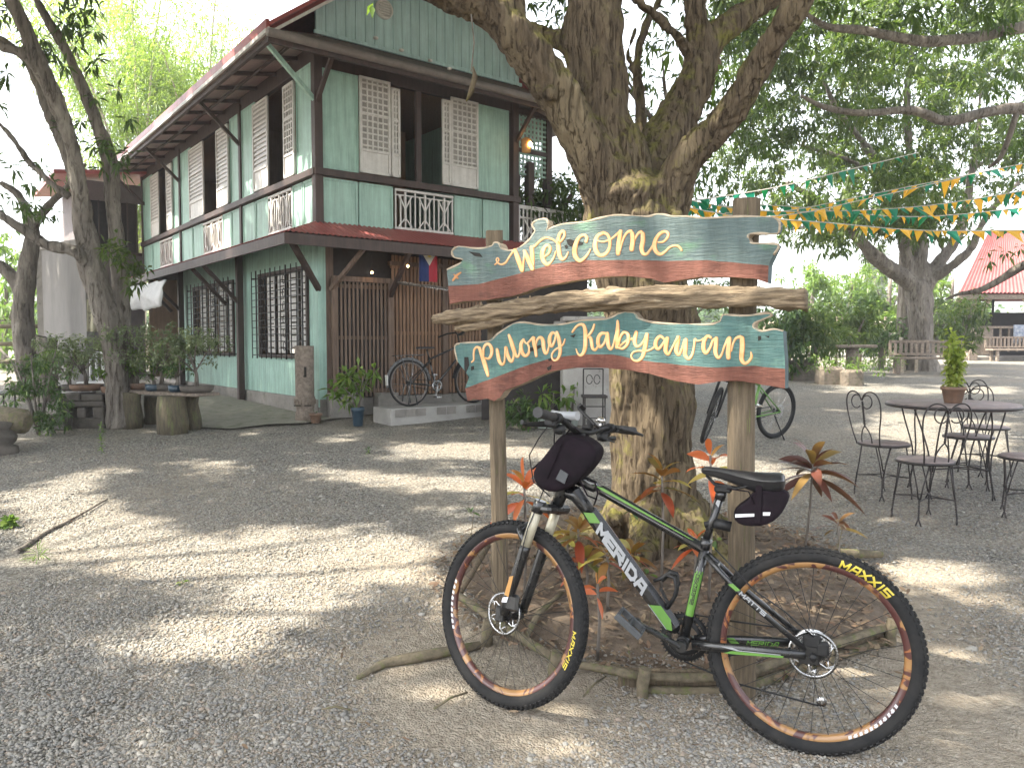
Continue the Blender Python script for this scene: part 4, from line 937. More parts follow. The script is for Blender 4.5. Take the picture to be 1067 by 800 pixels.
# ================================================================ LEAF TOOLS
def leaves_mesh(name, P, D, L, W, mat, parent=None, fold=.18, droop=.25, nseg=1, label=None):
    """one leaf per row: base P, direction D, length L, width W; folded along the midrib and curving down"""
    n = len(P); P = np.asarray(P, float); D = np.asarray(D, float); D /= np.linalg.norm(D, axis=1)[:, None] + 1e-9
    L = np.broadcast_to(L, n)[:, None]; W = np.broadcast_to(W, n)[:, None]
    up = RNG.normal(0, .35, (n, 3)); up[:, 2] += 1
    S = np.cross(D, up); S /= np.linalg.norm(S, axis=1)[:, None] + 1e-9; N = np.cross(S, D)
    dn = np.array([0, 0, -1.0])
    if nseg == 1:
        mid = P + D * L * .45 + N * W * fold * -1; tip = P + D * L + dn * L * droop
        l = P + D * L * .45 + S * W * .5; r = P + D * L * .45 - S * W * .5
        V = np.stack([P, l, tip, r], 1).reshape(-1, 3); F = np.array([(0, 1, 2), (0, 2, 3)]); k = 4
    else:
        rows = []; ts = np.linspace(0, 1, nseg + 2)
        wd = np.sin(np.clip(ts * 1.02, 0, 1) * PI) ** .75
        for t, w in zip(ts, wd):
            c = P + D * L * t + dn * L * droop * t * t
            if t == 0 or t == 1: rows.append([c])
            else: rows.append([c + S * W * .5 * w + N * W * fold * w, c, c - S * W * .5 * w + N * W * fold * w])
        V = np.stack([q for r_ in rows for q in r_], 1); k = V.shape[1]; V = V.reshape(-1, 3); F = []
        F += [(0, 1, 2, 2), (0, 2, 3, 3)]; q = 1
        for i in range(nseg - 1): F += [(q, q + 3, q + 4, q + 1), (q + 1, q + 4, q + 5, q + 2)]; q += 3
        e = k - 1; F += [(q, e, q + 1, q + 1), (q + 1, e, q + 2, q + 2)]
        F = [tuple(dict.fromkeys(f)) for f in F]
        allF = []
        for i in range(n): allF += [[i * k + j for j in f] for f in F]
        if parent is not None: o = origin(parent); V = V - np.array((o.x, o.y, o.z))
        ob = link_mesh(name, fast_mesh(name, V, allF, mat, smooth=True), parent)
        if label: ob["label"] = label
        return ob
    F = (F[None] + (np.arange(n) * k)[:, None, None]).reshape(-1, 3)
    if parent is not None: o = origin(parent); V = V - np.array((o.x, o.y, o.z))
    ob = link_mesh(name, fast_mesh(name, V, F, mat), parent)
    if label: ob["label"] = label
    return ob
def clumps(centers, per, spread, droop=.5, out=None):
    C = np.repeat(np.asarray(centers, float), per, 0); n = len(C)
    D = RNG.normal(0, 1, (n, 3)); D[:, 2] -= droop
    if out is not None: D += np.repeat(np.asarray(out, float), per, 0)
    D /= np.linalg.norm(D, axis=1)[:, None]
    return C + D * spread * RNG.uniform(.0, .6, (n, 1)), D
def blob_points(blobs, dens, gap=0.0, gs=1.2, thr=-.15):
    out = []
    for (c, r) in blobs:
        vol = r[0] * r[1] * r[2] * 4.19; n = int(vol * dens) + 1
        u = RNG.normal(0, 1, (n, 3)); u /= np.linalg.norm(u, axis=1)[:, None]
        u *= RNG.uniform(.15, 1, (n, 1)) ** .42
        p = np.array(c) + u * np.array(r)
        for q in p:
            if noise.noise(Vector(q) * gs) > thr: out.append(q)
    return np.array(out)
def cordyline(px, py, hgt, nl, L, W, mat, label, py_is_base=True, lean=(0, 0), depth=None):
    b = GZ(px, py) if depth is None else Vector((A(px, py, depth).x, depth, mz(A(px, py, depth).x, depth)))
    o = empty('cordyline', b, label, 'plant', 'cordylines growing in the tree bed'); top = b + Vector((lean[0], lean[1], hgt))
    m = MB(); m.tube([b - Vector((0, 0, .03)), b.lerp(top, .5) + Vector((.01, 0, 0)), top], [.008, .007, .006], 7); m.build('stem', M['bark_grey'], o)
    n = nl; az = np.arange(n) * 2.4 + random.random() * 6; el = np.linspace(1.15, -.25, n) + RNG.normal(0, .12, n)
    D = np.stack([np.cos(az) * np.cos(el), np.sin(az) * np.cos(el), np.sin(el)], 1)
    P = np.array(top) + np.stack([0 * az, 0 * az, np.linspace(0, -.07 * hgt / .4, n)], 1)
    leaves_mesh('leaf', P, D, L * RNG.uniform(.75, 1.1, n), W * RNG.uniform(.8, 1.15, n), M[mat], o, fold=.14, droop=.38, nseg=5)
    return o
M['cord_orange'] = leaf_mat('cordyline_orange', (.42, .07, .02), (.50, .15, .06), (.42, .42, .12), .35, .35)
M['cord_dark'] = leaf_mat('cordyline_dark', (.075, .030, .028), (.14, .05, .035), (.22, .15, .05), .22, .3)
M['cord_mix'] = leaf_mat('cordyline_mixed', (.26, .04, .025), (.10, .15, .04), (.42, .38, .09), .35, .35)
cordyline(546, 640, .62, 12, .20, .05, 'cord_orange', 'orange red cordyline just right of the left sign post')
cordyline(738, 640, .74, 10, .19, .045, 'cord_orange', 'orange cordyline tucked between the tree trunk and the saddle', depth=3.75)
cordyline(838, 585, .55, 26, .29, .056, 'cord_dark', 'dark maroon cordyline right of the right sign post, largest of the plants', lean=(.04, 0))
cordyline(872, 600, .26, 8, .17, .035, 'cord_dark', 'small drooping maroon cordyline beside the larger maroon one')
cordyline(688, 655, .62, 12, .20, .055, 'cord_mix', 'red and green cordyline in front of the trunk behind the top tube', depth=3.9)
cordyline(657, 650, .16, 14, .17, .045, 'cord_mix', 'low red and green cordyline right before the lit side of the trunk', depth=4.0)
cordyline(602, 625, .34, 14, .17, .045, 'cord_mix', 'bushy yellow green cordyline between the fork legs and the trunk', depth=3.9)
cordyline(722, 640, .22, 12, .16, .04, 'cord_orange', 'low orange cordyline at the right foot of the trunk', depth=4.0)
cordyline(610, 640, .20, 14, .17, .045, 'cord_mix', 'low yellow and red cordyline clump nearest the down tube')
cordyline(632, 655, .30, 12, .15, .04, 'cord_mix', 'low mixed cordyline left of the trunk base')
cordyline(590, 612, .18, 12, .16, .04, 'cord_mix', 'small bright green and red cordyline behind the fork')
cordyline(622, 690, .34, 6, .13, .035, 'cord_orange', 'thin stemmed cordyline with few hanging orange leaves by the bed edge')
cordyline(772, 590, .22, 7, .16, .04, 'cord_dark', 'little maroon cordyline against the right sign post', depth=3.35)
for i in range(16):                                           # bare seedlings
    a = random.uniform(0, 2 * PI); r = random.uniform(.4, 1.0); b = Vector((BED[0] + 1.15 * r * math.cos(a), BED[1] + 1.2 * r * math.sin(a), 0)); b.z = mz(b.x, b.y)
    if b.y > 4.6: continue
    o = empty('seedling', b, 'thin bare seedling stems standing in the tree bed', 'seedling', 'seedlings in the tree bed'); h = random.uniform(.15, .4)
    m = MB(); m.tube([b, b + Vector((random.uniform(-.02, .02), 0, h * .6)), b + Vector((random.uniform(-.04, .04), 0, h))], [.003, .0025, .002], 5); m.build('stem', M['mosswood'], o)
    P, D = clumps([b + Vector((0, 0, h))], 5, .02, -.2); leaves_mesh('leaf', P, D, .05, .022, M['litter' if i % 2 else 'shrub'], o, nseg=2)
# ================================================================ BICYCLES (built in their own frame: x forward, y to the rider's left, z up)
M['frameblack'] = pmat('black_frame', (.007, .0075, .008), (.012, .012, .013), .3, scale=20, spec=.5, coat=.35)
M['matblack'] = pmat('matt_black', (.010, .010, .011), (.017, .017, .017), .5, spec=.3, scale=30, bmp=.1, bscale=200)
M['rubber'] = pmat('tyre_rubber', (.014, .0145, .0155), (.026, .025, .024), .8, spec=.2, scale=18, bmp=.2, bscale=180, spots=((.12, .105, .085), 16, .68))
M['green'] = pmat('green_paint', (.085, .20, .035), (.10, .23, .04), .35, scale=10, coat=.3)
M['silver'] = pmat('silver_decal', (.24, .25, .26), (.29, .30, .31), .4, scale=20)
M['stanch'] = pmat('champagne_metal', (.36, .335, .25), (.42, .39, .30), .32, scale=20, metal=.1)
M['yellow'] = pmat('yellow_print', (.55, .44, .05), (.45, .36, .04), .6, scale=40)
M['whitep'] = pmat('white_print', (.7, .7, .72), (.55, .55, .57), .45, scale=40)
M['cloth'] = pmat('black_fabric', (.008, .0065, .008), (.014, .009, .013), .85, spec=.12, scale=14, bmp=.6, bscale=420, bdist=.001)
M['grip'] = pmat('grip_rubber', (.02, .02, .022), (.03, .03, .03), .7, scale=40, bmp=.6, bscale=300, bdist=.002)
M['leather'] = pmat('saddle_cover', (.014, .014, .016), (.02, .02, .022), .38, scale=30, spec=.6)
M['grey_pl'] = pmat('grey_plastic', (.035, .038, .042), (.055, .06, .065), .5, scale=30)
M['chrome'] = pmat('chrome', (.6, .6, .6), (.45, .45, .45), .25, scale=40, metal=1)
def rim_mat():
    m, nt, bs, out = new_mat('copper_rim'); bs.inputs["Roughness"].default_value = .35; bs.inputs["Coat Weight"].default_value = .3
    v = coords(nt, (1, 1, 1)); col = mix(nt, ramp(nt, nz(nt, v, 7, 3, .6, 1.2), .47, .5), (.27, .145, .055), (.065, .022, .020))
    col = mix(nt, ramp(nt, nz(nt, v, 11, 3, .6, 2), .60, .62), col, (.28, .11, .04)); nt.links.new(col, bs.inputs["Base Color"]); return m
M['rim'] = rim_mat()
GLY = {'M': [[(0, 0), (0, 1)], [(0, 1), (.5, .35)], [(.5, .35), (1, 1)], [(1, 1), (1, 0)]], 'E': [[(0, 0), (0, 1)], [(0, 1), (1, 1)], [(0, .5), (.85, .5)], [(0, 0), (1, 0)]],
 'R': [[(0, 0), (0, 1)], [(0, 1), (.9, 1)], [(.9, 1), (1, .55)], [(1, .5), (0, .5)], [(.4, .5), (1, 0)]], 'I': [[(.5, 0), (.5, 1)]], 'D': [[(0, 0), (0, 1)], [(0, 1), (.7, 1)], [(.7, 1), (1, .7)], [(1, .7), (1, .3)], [(1, .3), (.7, 0)], [(.7, 0), (0, 0)]],
 'A': [[(0, 0), (.35, 1)], [(.35, 1), (1, 1)], [(1, 1), (1, 0)], [(.15, .4), (1, .4)]], 'X': [[(0, 0), (1, 1)], [(0, 1), (1, 0)]], 'S': [[(1, 1), (0, 1)], [(0, 1), (0, .55)], [(0, .5), (1, .5)], [(1, .5), (1, 0)], [(1, 0), (0, 0)]],
 'P': [[(0, 0), (0, 1)], [(0, 1), (1, 1)], [(1, 1), (1, .5)], [(1, .5), (0, .5)]], 'T': [[(.5, 0), (.5, 1)], [(0, 1), (1, 1)]], '2': [[(0, 1), (1, 1)], [(1, 1), (1, .5)], [(1, .5), (0, .5)], [(0, .5), (0, 0)], [(0, 0), (1, 0)]], '0': [[(0, 0), (0, 1)], [(0, 1), (1, 1)], [(1, 1), (1, 0)], [(1, 0), (0, 0)]]}
def text(m, word, h, w, gap, sw, fn, slant=0.0, mi=0, sweights=None):
    """block letters; fn(u, v, lift) -> 3D with u along the line and v up the letter"""
    x = 0; k = 0
    for ch in word:
        wd = w * (.3 if ch == 'I' else 1)
        for (a, b) in GLY[ch]:
            k += 1; p = np.array([x + a[0] * wd if ch != 'I' else x + wd / 2, a[1] * h]); q = np.array([x + b[0] * wd if ch != 'I' else x + wd / 2, b[1] * h])
            d = q - p; L = np.linalg.norm(d); d /= L; n_ = np.array([-d[1], d[0]]) * sw / 2; p = p - d * sw * .45; q = q + d * sw * .45
            seg = max(1, int(L / .004)); V = []
            for i in range(seg + 1):
                c = p + (q - p) * i / seg
                for s_ in (1, -1):
                    u, v = c + n_ * s_; V.append(fn(u + slant * v, v, .00012 * (k % 4)))
            m.add(V, [(2 * i, 2 * i + 1, 2 * i + 3, 2 * i + 2) for i in range(seg)], mi)
        x += wd + gap
    return x
def wheel(root, c, Rw, S, knobs=True, spokes=32, rimm='rim', tyre_r=.028, rotor=True, fine=True, tyrem='rubber', name='wheel'):
    """S: function placing a local point (for steering)"""
    mm = lambda: MB(S)
    m = mm(); n = 96 if fine else 40; rr = tyre_r; Rc = Rw - rr
    pts = [c + Vector((math.cos(2 * PI * i / n) * Rc, 0, math.sin(2 * PI * i / n) * Rc)) for i in range(n)]
    m.tube(pts, rr * .94, 14 if fine else 8, closed=True)
    if knobs:
        nk = 92
        for i in range(nk):
            for row, (lat, off) in enumerate(((-.026, .5), (-.0095, 0), (.0095, 0), (.026, .5))):
                a = 2 * PI * (i + off) / nk; e = Vector((math.cos(a), 0, math.sin(a))); tt = Vector((-math.sin(a), 0, math.cos(a)))
                ph = lat / rr * .95; nrm = (e * math.cos(ph) + Vector((0, 1, 0)) * math.sin(ph)).normalized(); o = c + e * Rc + nrm * (rr * .90)
                side = tt.cross(nrm); T = Matrix((tt, side, nrm)).transposed().to_4x4(); T.translation = o
                m.box(-.0062, .0062, -.0055, .0055, 0, .0052, 0, T)
    w = sub(m, name, M[tyrem], root)
    m = mm(); r1 = Rw - 2 * rr + .006; T = Matrix.Translation(c) @ Matrix.Rotation(PI / 2, 4, 'X'); hw = .0135 if fine else .01
    n2 = 96 if fine else 40
    m.lathe([(r1, -hw), (r1 - .006, -hw - .0005), (r1 - .020, -hw * .55), (r1 - .021, hw * .55), (r1 - .006, hw + .0005), (r1, hw)], n2, 0, T, cap=False); sub(m, 'rim', M[rimm], w)
    m = mm()
    for i in range(spokes):
        a = 2 * PI * i / spokes; sd_ = .028 if i % 2 else -.028; off = .42 if (i // 2) % 2 else -.42
        p = c + Vector((math.cos(a + off * 2) * .024, sd_, math.sin(a + off * 2) * .024)); q = c + Vector((math.cos(a) * (r1 - .02), sd_ * .1, math.sin(a) * (r1 - .02)))
        m.tube([p, q], .0011 if fine else .0016, 4, cap=False)
    sub(m, 'spokes', M['matblack' if fine else 'chrome'], w)
    m = mm(); m.lathe([(.012, -.055), (.02, -.04), (.031, -.034), (.03, -.026), (.018, -.02), (.018, .02), (.03, .026), (.03, .034), (.02, .042), (.012, .055)], 20, 0, T); sub(m, 'hub', M['matblack'], w)
    if rotor:
        m = mm(); T2 = Matrix.Translation(c + Vector((0, .043, 0))) @ Matrix.Rotation(-PI / 2, 4, 'X')
        for k in range(2): m.lathe([(.071, 0), (.082, 0), (.082, .0018), (.071, .0018), (.071, 0)], 40, 0, T2)
        for i in range(6):
            a = i * PI / 3
            P = [T2 @ Vector((math.cos(a + q * .5) * r, math.sin(a + q * .5) * r, .001)) for q, r in ((0, .024), (.5, .045), (.6, .058), (1, .073))]
            m.tube(P, .0032, 5); P = [T2 @ Vector((math.cos(a + .3 + q * .5) * r, math.sin(a + .3 + q * .5) * r, .001)) for q, r in ((.9, .05), (.2, .062), (.7, .074))]; m.tube(P, .0026, 5)
        sub(m, 'disc_rotor', M['chrome'], w)
    return w
I3 = lambda p: Vector(p)
# ---- the mountain bike
BO, BD_, BN = Vector((1.042, 2.61, 0)), Vector((-.943, .332, 0)), Vector((-.332, -.943, 0))
LEAN = R(3.0)
mtb = empty('mountain_bike', BO, 'black and green mountain bike leaning on the welcome sign in the foreground', 'bicycle', rot=(LEAN, 0, math.atan2(BD_.y, BD_.x)))
Bmat = Matrix.Translation(BO) @ Matrix.Rotation(math.atan2(BD_.y, BD_.x), 4, 'Z') @ Matrix.Rotation(LEAN, 4, 'X'); Binv = Bmat.inverted()
def BL(px, py, y=0.0):                                        # local point of the bike's plane (offset y) under a sight line
    o = Binv @ Vector((0, 0, CAMZ)); d = (Binv.to_3x3() @ ray(px, py)); k = (y - o.y) / d.y
    return o + d * k
RW = .358
rh = Vector((.006, 0, RW)); fh = Vector((1.118, 0, RW + .003)); BB = Vector((.446, 0, .335))
ax_lo, ax_hi = Vector((.935, 0, .80)), Vector((.872, 0, .955)); axd = (ax_hi - ax_lo).normalized()
STEER = Matrix.Translation(ax_lo) @ Matrix.Rotation(R(-21), 4, axd) @ Matrix.Translation(-ax_lo)
SF = lambda p: STEER @ Vector(p)
rw = wheel(mtb, rh, RW, I3, name='wheel'); rw['label'] = 'rear wheel with yellow tyre lettering'
fw = wheel(mtb, fh, RW, SF, name='wheel'); fw['label'] = 'front wheel turned away'
def mlet(word, c, rad, a0, h, w, gap, sw, S, mat, parent, lat, tilt=.9, slant=0):
    m = MB(S)
    def fn(u, v, l):                                           # written round the tyre, letter tops outwards
        a = a0 - u / rad; rr = rad + v * tilt; y = lat - (v * .55); return c + Vector((-math.cos(a) * -1 * 1, 0, 0)) * 0 + Vector((math.cos(a) * rr, y + l + .0008, math.sin(a) * rr))
    text(m, word, h, w, gap, sw, fn, slant); sub(m, 'lettering', M[mat], parent)
def tyre_text(word, c, S, a0, parent, mat='yellow', h=.0235, w=.0255, gap=.0090, sw=.0066, rad0=.3115, sgn=1):
    m = MB(S); rr = .028 * .94; Rc = RW - .028
    def fn(u, v, l):
        a = a0 + sgn * u / .325; r = rad0 + v                   # follow the round sidewall
        dx = max(-rr * .98, min(rr * .98, r - Rc)); y = math.sqrt(rr * rr - dx * dx)
        return c + Vector((math.cos(a) * (Rc + dx * 1.012), y * 1.012 + .0012 + l, math.sin(a) * (Rc + dx * 1.012)))
    text(m, word, h, w, gap, sw, fn, .12); sub(m, 'lettering', M[mat], parent)
a_start = math.atan2(*(lambda p: (p.z - rh.z, p.x - rh.x))(BL(871, 600)))
tyre_text('MAXXIS', rh, I3, a_start, rw, sgn=1)
tyre_text('MAXXIS', fh, SF, R(-178), fw, sgn=1, h=.018, w=.020, gap=.007, sw=.0045)
def rim_marks(c, S, a0, a1, parent, n):
    m = MB(S); rd = RW - .056 - .010
    for i in range(n):
        a = a0 + (a1 - a0) * i / n; b = a + (a1 - a0) / n * .55; y = .0142
        m.add([c + Vector((math.cos(q) * r, y, math.sin(q) * r)) for q, r in ((a, rd + .004), (b, rd + .004), (b + .012, rd + .015), (a + .012, rd + .015))], [(0, 1, 2, 3)])
        if i % 2: m.add([c + Vector((math.cos(q) * r, y + .0004, math.sin(q) * r)) for q, r in ((a, rd + .009), (b + .02, rd + .009), (b + .02, rd + .012), (a, rd + .012))], [(0, 1, 2, 3)])
    sub(m, 'rim_print', M['whitep'], parent)
rim_marks(rh, I3, R(-152), R(-112), rw, 11); rim_marks(fh, SF, R(-22), R(18), fw, 9)
# frame
m = MB()
def fr(a, b, w, h, bev=.012, mi=0): m.bar(a, b, w, h, mi, (0, 1, 0), bev)
V3 = lambda x, y, z: Vector((x, y, z))
m.tube([ax_lo, ax_hi - axd * .03], .0245, 18)
fr(V3(.875, 0, .875), V3(.80, 0, .775), .046, .052, .02); fr(V3(.815, 0, .795), V3(.468, 0, .365), .058, .044, .018)     # down tube
m.tube([V3(.90, 0, .855), V3(.86, 0, .84), V3(.80, 0, .775)], .026, 12)
fr(V3(.885, 0, .915), V3(.77, 0, .872), .044, .04, .016); fr(V3(.775, 0, .874), V3(.368, 0, .672), .038, .036, .014)      # top tube
m.tube([BB, V3(.372, 0, .70)], .0175, 16); m.tube([V3(.379, 0, .68), V3(.369, 0, .715)], .0215, 16)                       # seat tube and collar
m.tube([BB + V3(0, -.042, 0), BB + V3(0, .042, 0)], .024, 20)
for s_ in (1, -1):
    m.tube([V3(.41, s_ * .03, .335), V3(.33, s_ * .045, .342), V3(.17, s_ * .056, .352), V3(.03, s_ * .064, .36)], [.013, .0125, .0125, .011], 12, flat=1.35)
    m.tube([V3(.370, s_ * .016, .66), V3(.32, s_ * .042, .612), V3(.24, s_ * .05, .535), V3(.03, s_ * .062, .378)], [.011, .0105, .0105, .010], 10)
    m.box(-.014, .05, s_ * .064 - .005, s_ * .064 + .005, .33, .392, 0, None, .003)
m.bar(V3(.33, -.045, .62), V3(.33, .045, .62), .016)
frame = sub(m, 'frame', M['frameblack'], mtb)
m = MB(); b = (V3(.468, 0, .365) - V3(.815, 0, .795)).normalized(); up = Vector((b.z, 0, -b.x)) ; 
if up.z < 0: up = -up
def dt(u, v, l): return V3(.815, 0, .795) + b * u + up * (v - .0) + V3(0, .0298 + l, 0)
def quad(m, fn, pts, mi): m.add([fn(u, v, 0) for u, v in pts], [list(range(len(pts)))], mi)
quad(m, dt, [(.005, -.014), (.05, -.018), (.075, .016), (.03, .018)], 0)
text(m, 'MERIDA', .032, .0395, .0125, .0125, lambda u, v, l: dt(.094 + u, v - .016, l), -.45, 1)
quad(m, dt, [(.415, -.018), (.52, -.018), (.535, -.005), (.50, .016), (.44, .016)], 0)
quad(m, dt, [(.41, -.021), (.52, -.021), (.52, -.0188), (.41, -.0188)], 1)
tb = (V3(.368, 0, .672) - V3(.775, 0, .874)).normalized(); tup = Vector((tb.z, 0, -tb.x)); tup = tup if tup.z > 0 else -tup
def tt(u, v, l): return V3(.775, 0, .874) + tb * u + tup * v + V3(0, .0198 + l, 0)
quad(m, tt, [(-.02, .006), (.02, .004), (.38, .0105), (.40, .0135), (.02, .0145)], 0); quad(m, tt, [(-.06, .004), (-.032, .002), (.0, .0155), (-.04, .0155)], 1)
quad(m, tt, [(.04, -.0035), (.36, .001), (.36, .002), (.04, -.0025)], 1)
# crown of the top tube is green too
sb = (V3(.372, 0, .70) - BB).normalized(); sup = Vector((-sb.z, 0, sb.x))
def st(u, v, l): return BB + sb * u + sup * v + V3(0, math.sqrt(max(0, .0179 ** 2 - min(abs(v), .0175) ** 2)) + .0006 + l, 0)
for k in range(6):
    v0 = -.014 + k * .0047; m.add([st(u, v, 0) for u, v in ((.10, v0), (.26 + .01 * (k % 2), v0), (.26 + .01 * (k % 2), v0 + .0048), (.10, v0 + .0048))], [(0, 1, 2, 3)], 0)
quad(m, st, [(.095, -.014), (.10, -.014), (.125, .013), (.12, .013)], 1); quad(m, st, [(.265, -.012), (.285, -.01), (.285, .01), (.27, .012)], 1)
text(m, 'SPEED20', .011, .0125, .004, .0028, lambda u, v, l: st(.145 + u, v - .007, .0008 + l), 0, 2)
for s_ in (1, -1):
    cb = (V3(.05, 0, .358) - V3(.33, 0, .342)).normalized(); o_ = V3(.30, s_ * .0485, .344)
    def cs(u, v, l, o_=o_, s_=s_): return o_ + cb * u + Vector((0, 0, 1)) * v + V3(0, (.0185 if s_ > 0 else .018) + u * .05 * s_ + l, 0)
    quad(m, cs, [(0, -.012), (.03, -.002), (.20, -.004), (.20, -.011), (.04, -.013)] if s_ > 0 else [(.02, -.008), (.05, -.008), (.03, .012), (.0, .012)], 0)
    if s_ > 0: quad(m, cs, [(-.01, .010), (.03, .010), (.055, .002), (.19, .000), (.19, -.003), (.045, -.001), (.02, .004)], 1)
    else: text(m, 'MERIDA', .014, .015, .005, .0035, lambda u, v, l: cs(.075 + u, v - .006, .012 + l), .3, 0)
ss0 = V3(.285, .047, .578); ssd = (V3(.10, .060, .434) - ss0).normalized(); ssu = Vector((-ssd.z, 0, ssd.x)); ssu = ssu if ssu.z > 0 else -ssu
text(m, 'MATTS', .012, .017, .005, .004, lambda u, v, l: ss0 + ssd * (u + .05) + ssu * (v - .006) + V3(0, .0118 + l, 0), 0, 1)
quad(m, lambda u, v, l: ss0 + ssd * u + ssu * v + V3(0, .0116, 0), [(0, -.007), (.035, -.007), (.045, .007), (.01, .007)], 0)
sub(m, 'lettering', [M['green'], M['silver'], M['frameblack']], frame)
# bottle cage
m = MB()
for s_ in (1, -1):
    m.tube([BL(691, 604, 0) + V3(0, s_ * .01, 0), BL(697, 597) + V3(0, s_ * .034, 0), BL(704, 599) + V3(0, s_ * .036, 0), BL(706, 610) + V3(0, s_ * .034, 0), BL(703, 622) + V3(0, s_ * .03, 0), BL(696, 632) + V3(0, s_ * .01, 0)], [.006, .008, .007, .006, .007, .008], 8)
m.tube([BL(681, 605), BL(690, 602), BL(699, 596), BL(705, 599)], [.006, .009, .009, .006], 8); m.bar(BL(688, 612), BL(698, 632), .02, .008)
sub(m, 'bottle_cage', M['matblack'], mtb)
# seat post, saddle, tail light
m = MB(); m.tube([V3(.378, 0, .69), V3(.325, 0, .865)], .0138, 14); m.tube([V3(.327, 0, .86), V3(.318, 0, .895)], .019, 12); sp_ = sub(m, 'seat_post', M['frameblack'], mtb)
m = MB(); quad(m, lambda u, v, l: V3(.335 - u * .29 + v * .95, .0145, .835 + u * .95 + v * .29), [(0, -.006), (.03, -.006), (.045, .005), (.01, .008)], 0); sub(m, 'decal', M['silver'], sp_)
m = MB(); m.tube([V3(.345, .0, .775), V3(.285, .0, .765)], .019, 14); m.tube([V3(.378, 0, .765), V3(.34, 0, .775)], .012, 10); sub(m, 'tail_light', M['matblack'], mtb)
m = MB(); secs = []
prof = [(.394, .012, .972, .018), (.380, .021, .980, .034), (.345, .0235, .981, .042), (.30, .027, .977, .050), (.25, .036, .972, .064), (.20, .055, .970, .080), (.155, .072, .972, .084), (.125, .076, .974, .078), (.112, .068, .970, .066), (.104, .045, .962, .045)]
nn_ = 20; vs = []
for x, hw, zt, dp in prof:
    for k in range(nn_):
        a = 2 * PI * k / nn_; c_, s_ = math.cos(a), math.sin(a)
        z = zt - dp * .35 + (s_ * dp * .35 if s_ > 0 else s_ * dp * .65) - (.010 * (abs(c_) ** 3) if s_ > 0 else 0)
        if s_ > .5: z -= .008 * (s_ - .5) * (1 if x < .36 else .3)
        vs.append((x, c_ * hw * (1 if s_ > -.3 else .82), z))
fs = [(i * nn_ + k, i * nn_ + (k + 1) % nn_, (i + 1) * nn_ + (k + 1) % nn_, (i + 1) * nn_ + k) for i in range(len(prof) - 1) for k in range(nn_)] + [list(range(nn_))[::-1], [(len(prof) - 1) * nn_ + k for k in range(nn_)]]
m.add(vs, fs, 0, True); sad = sub(m, 'saddle', M['leather'], mtb)
sm_ = sad.modifiers.new('round', 'SUBSURF'); sm_.levels = 1; sm_.render_levels = 1
m = MB()
for s_ in (1, -1): m.tube([V3(.375, s_ * .008, .945), V3(.345, s_ * .020, .915), V3(.27, s_ * .022, .905), V3(.20, s_ * .022, .925), V3(.16, s_ * .028, .945)], .0038, 8)
m.box(.285, .345, -.028, .028, .888, .912, 0, None, .006); sub(m, 'saddle_rails', M['matblack'], sad)
# crankset, chain, derailleur
m = MB(); T = Matrix.Translation(BB + V3(0, -.046, 0)) @ Matrix.Rotation(PI / 2, 4, 'X')
for r, o_ in ((.088, 0), (.066, -.008)):
    m.lathe([(r - .018, o_), (r, o_), (r, o_ + .003), (r - .018, o_ + .003), (r - .018, o_)], 44, 0, T)
    for i in range(44 if r > .07 else 32):
        a = 2 * PI * i / (44 if r > .07 else 32); m.box(r - .001, r + .006, -.0026, .0026, o_, o_ + .003, 0, T @ Matrix.Rotation(a, 4, 'Z'))
for i in range(4): m.bar(T @ V3(0, 0, .004), T @ V3(math.cos(i * PI / 2 + .5) * .075, math.sin(i * PI / 2 + .5) * .075, .002), .016, .006)
crank = sub(m, 'chainring', M['matblack'], mtb)
m = MB(); m.tube([BB + V3(0, .045, 0), BB + V3(0, .078, 0)], .0185, 18); pe = Vector((.607, .075, .405))
m.bar(BB + V3(0, .068, 0), pe, .018, .028, 0, (0, 1, 0), .006); m.tube([pe - V3(0, .012, 0), pe + V3(0, .012, 0)], .017, 14)
pr = BB * 2 - pe; pr.y = -.082; m.bar(BB + V3(0, -.068, 0), pr, .016, .026, 0, (0, 1, 0), .005); sub(m, 'crank_arm', M['frameblack'], mtb)
m = MB(); d_ = (pe - BB); d_.y = 0; d_.normalize(); q = BB + V3(0, .0785, 0); nn2 = Vector((-d_.z, 0, d_.x))
m.add([q + d_ * u + nn2 * v for u, v in ((.05, -.004), (.075, -.004), (.08, .003), (.055, .003))], [(0, 1, 2, 3)]); m.add([q + d_ * u + nn2 * v for u, v in ((.09, -.003), (.115, -.003), (.12, .003), (.095, .003))], [(0, 1, 2, 3)])
sub(m, 'decal', M['silver'], mtb)
for pc, sg in ((pe, 1), (pr, -1)):
    m = MB(Matrix.Translation(pc + V3(.012 * 1, sg * .055, .012)) @ Matrix.Rotation(R(-38 if sg > 0 else 20), 4, 'Y'))
    for x in (-.05, .0, .05): m.box(x - .006, x + .006, -.045, .045, -.011, .011, 0, None, .003)
    for y in (-.045, .04): m.box(-.056, .056, y - .006, y + .006, -.012, .012, 0, None, .003)
    m.tube([V3(0, -.05, 0), V3(0, .045, 0)], .009, 10)
    for x in (-.05, .05):
        for y in (-.03, 0, .03): m.box(x - .003, x + .003, y - .003, y + .003, .011, .016)
    sub(m, 'pedal', M['grey_pl'], mtb)
m = MB(); T = Matrix.Translation(rh + V3(0, -.032, 0)) @ Matrix.Rotation(PI / 2, 4, 'X')
for i, r in enumerate((.066, .058, .050, .043, .036, .030)): m.lathe([(r - .012, i * .0042), (r, i * .0042), (r, i * .0042 + .002), (r - .012, i * .0042 + .002)], 30, 0, T, cap=False)
sub(m, 'cassette', M['chrome'], mtb)
m = MB(); T = I3; jw = rh + V3(-.002, -.048, -.095); jw2 = rh + V3(-.035, -.048, -.19)
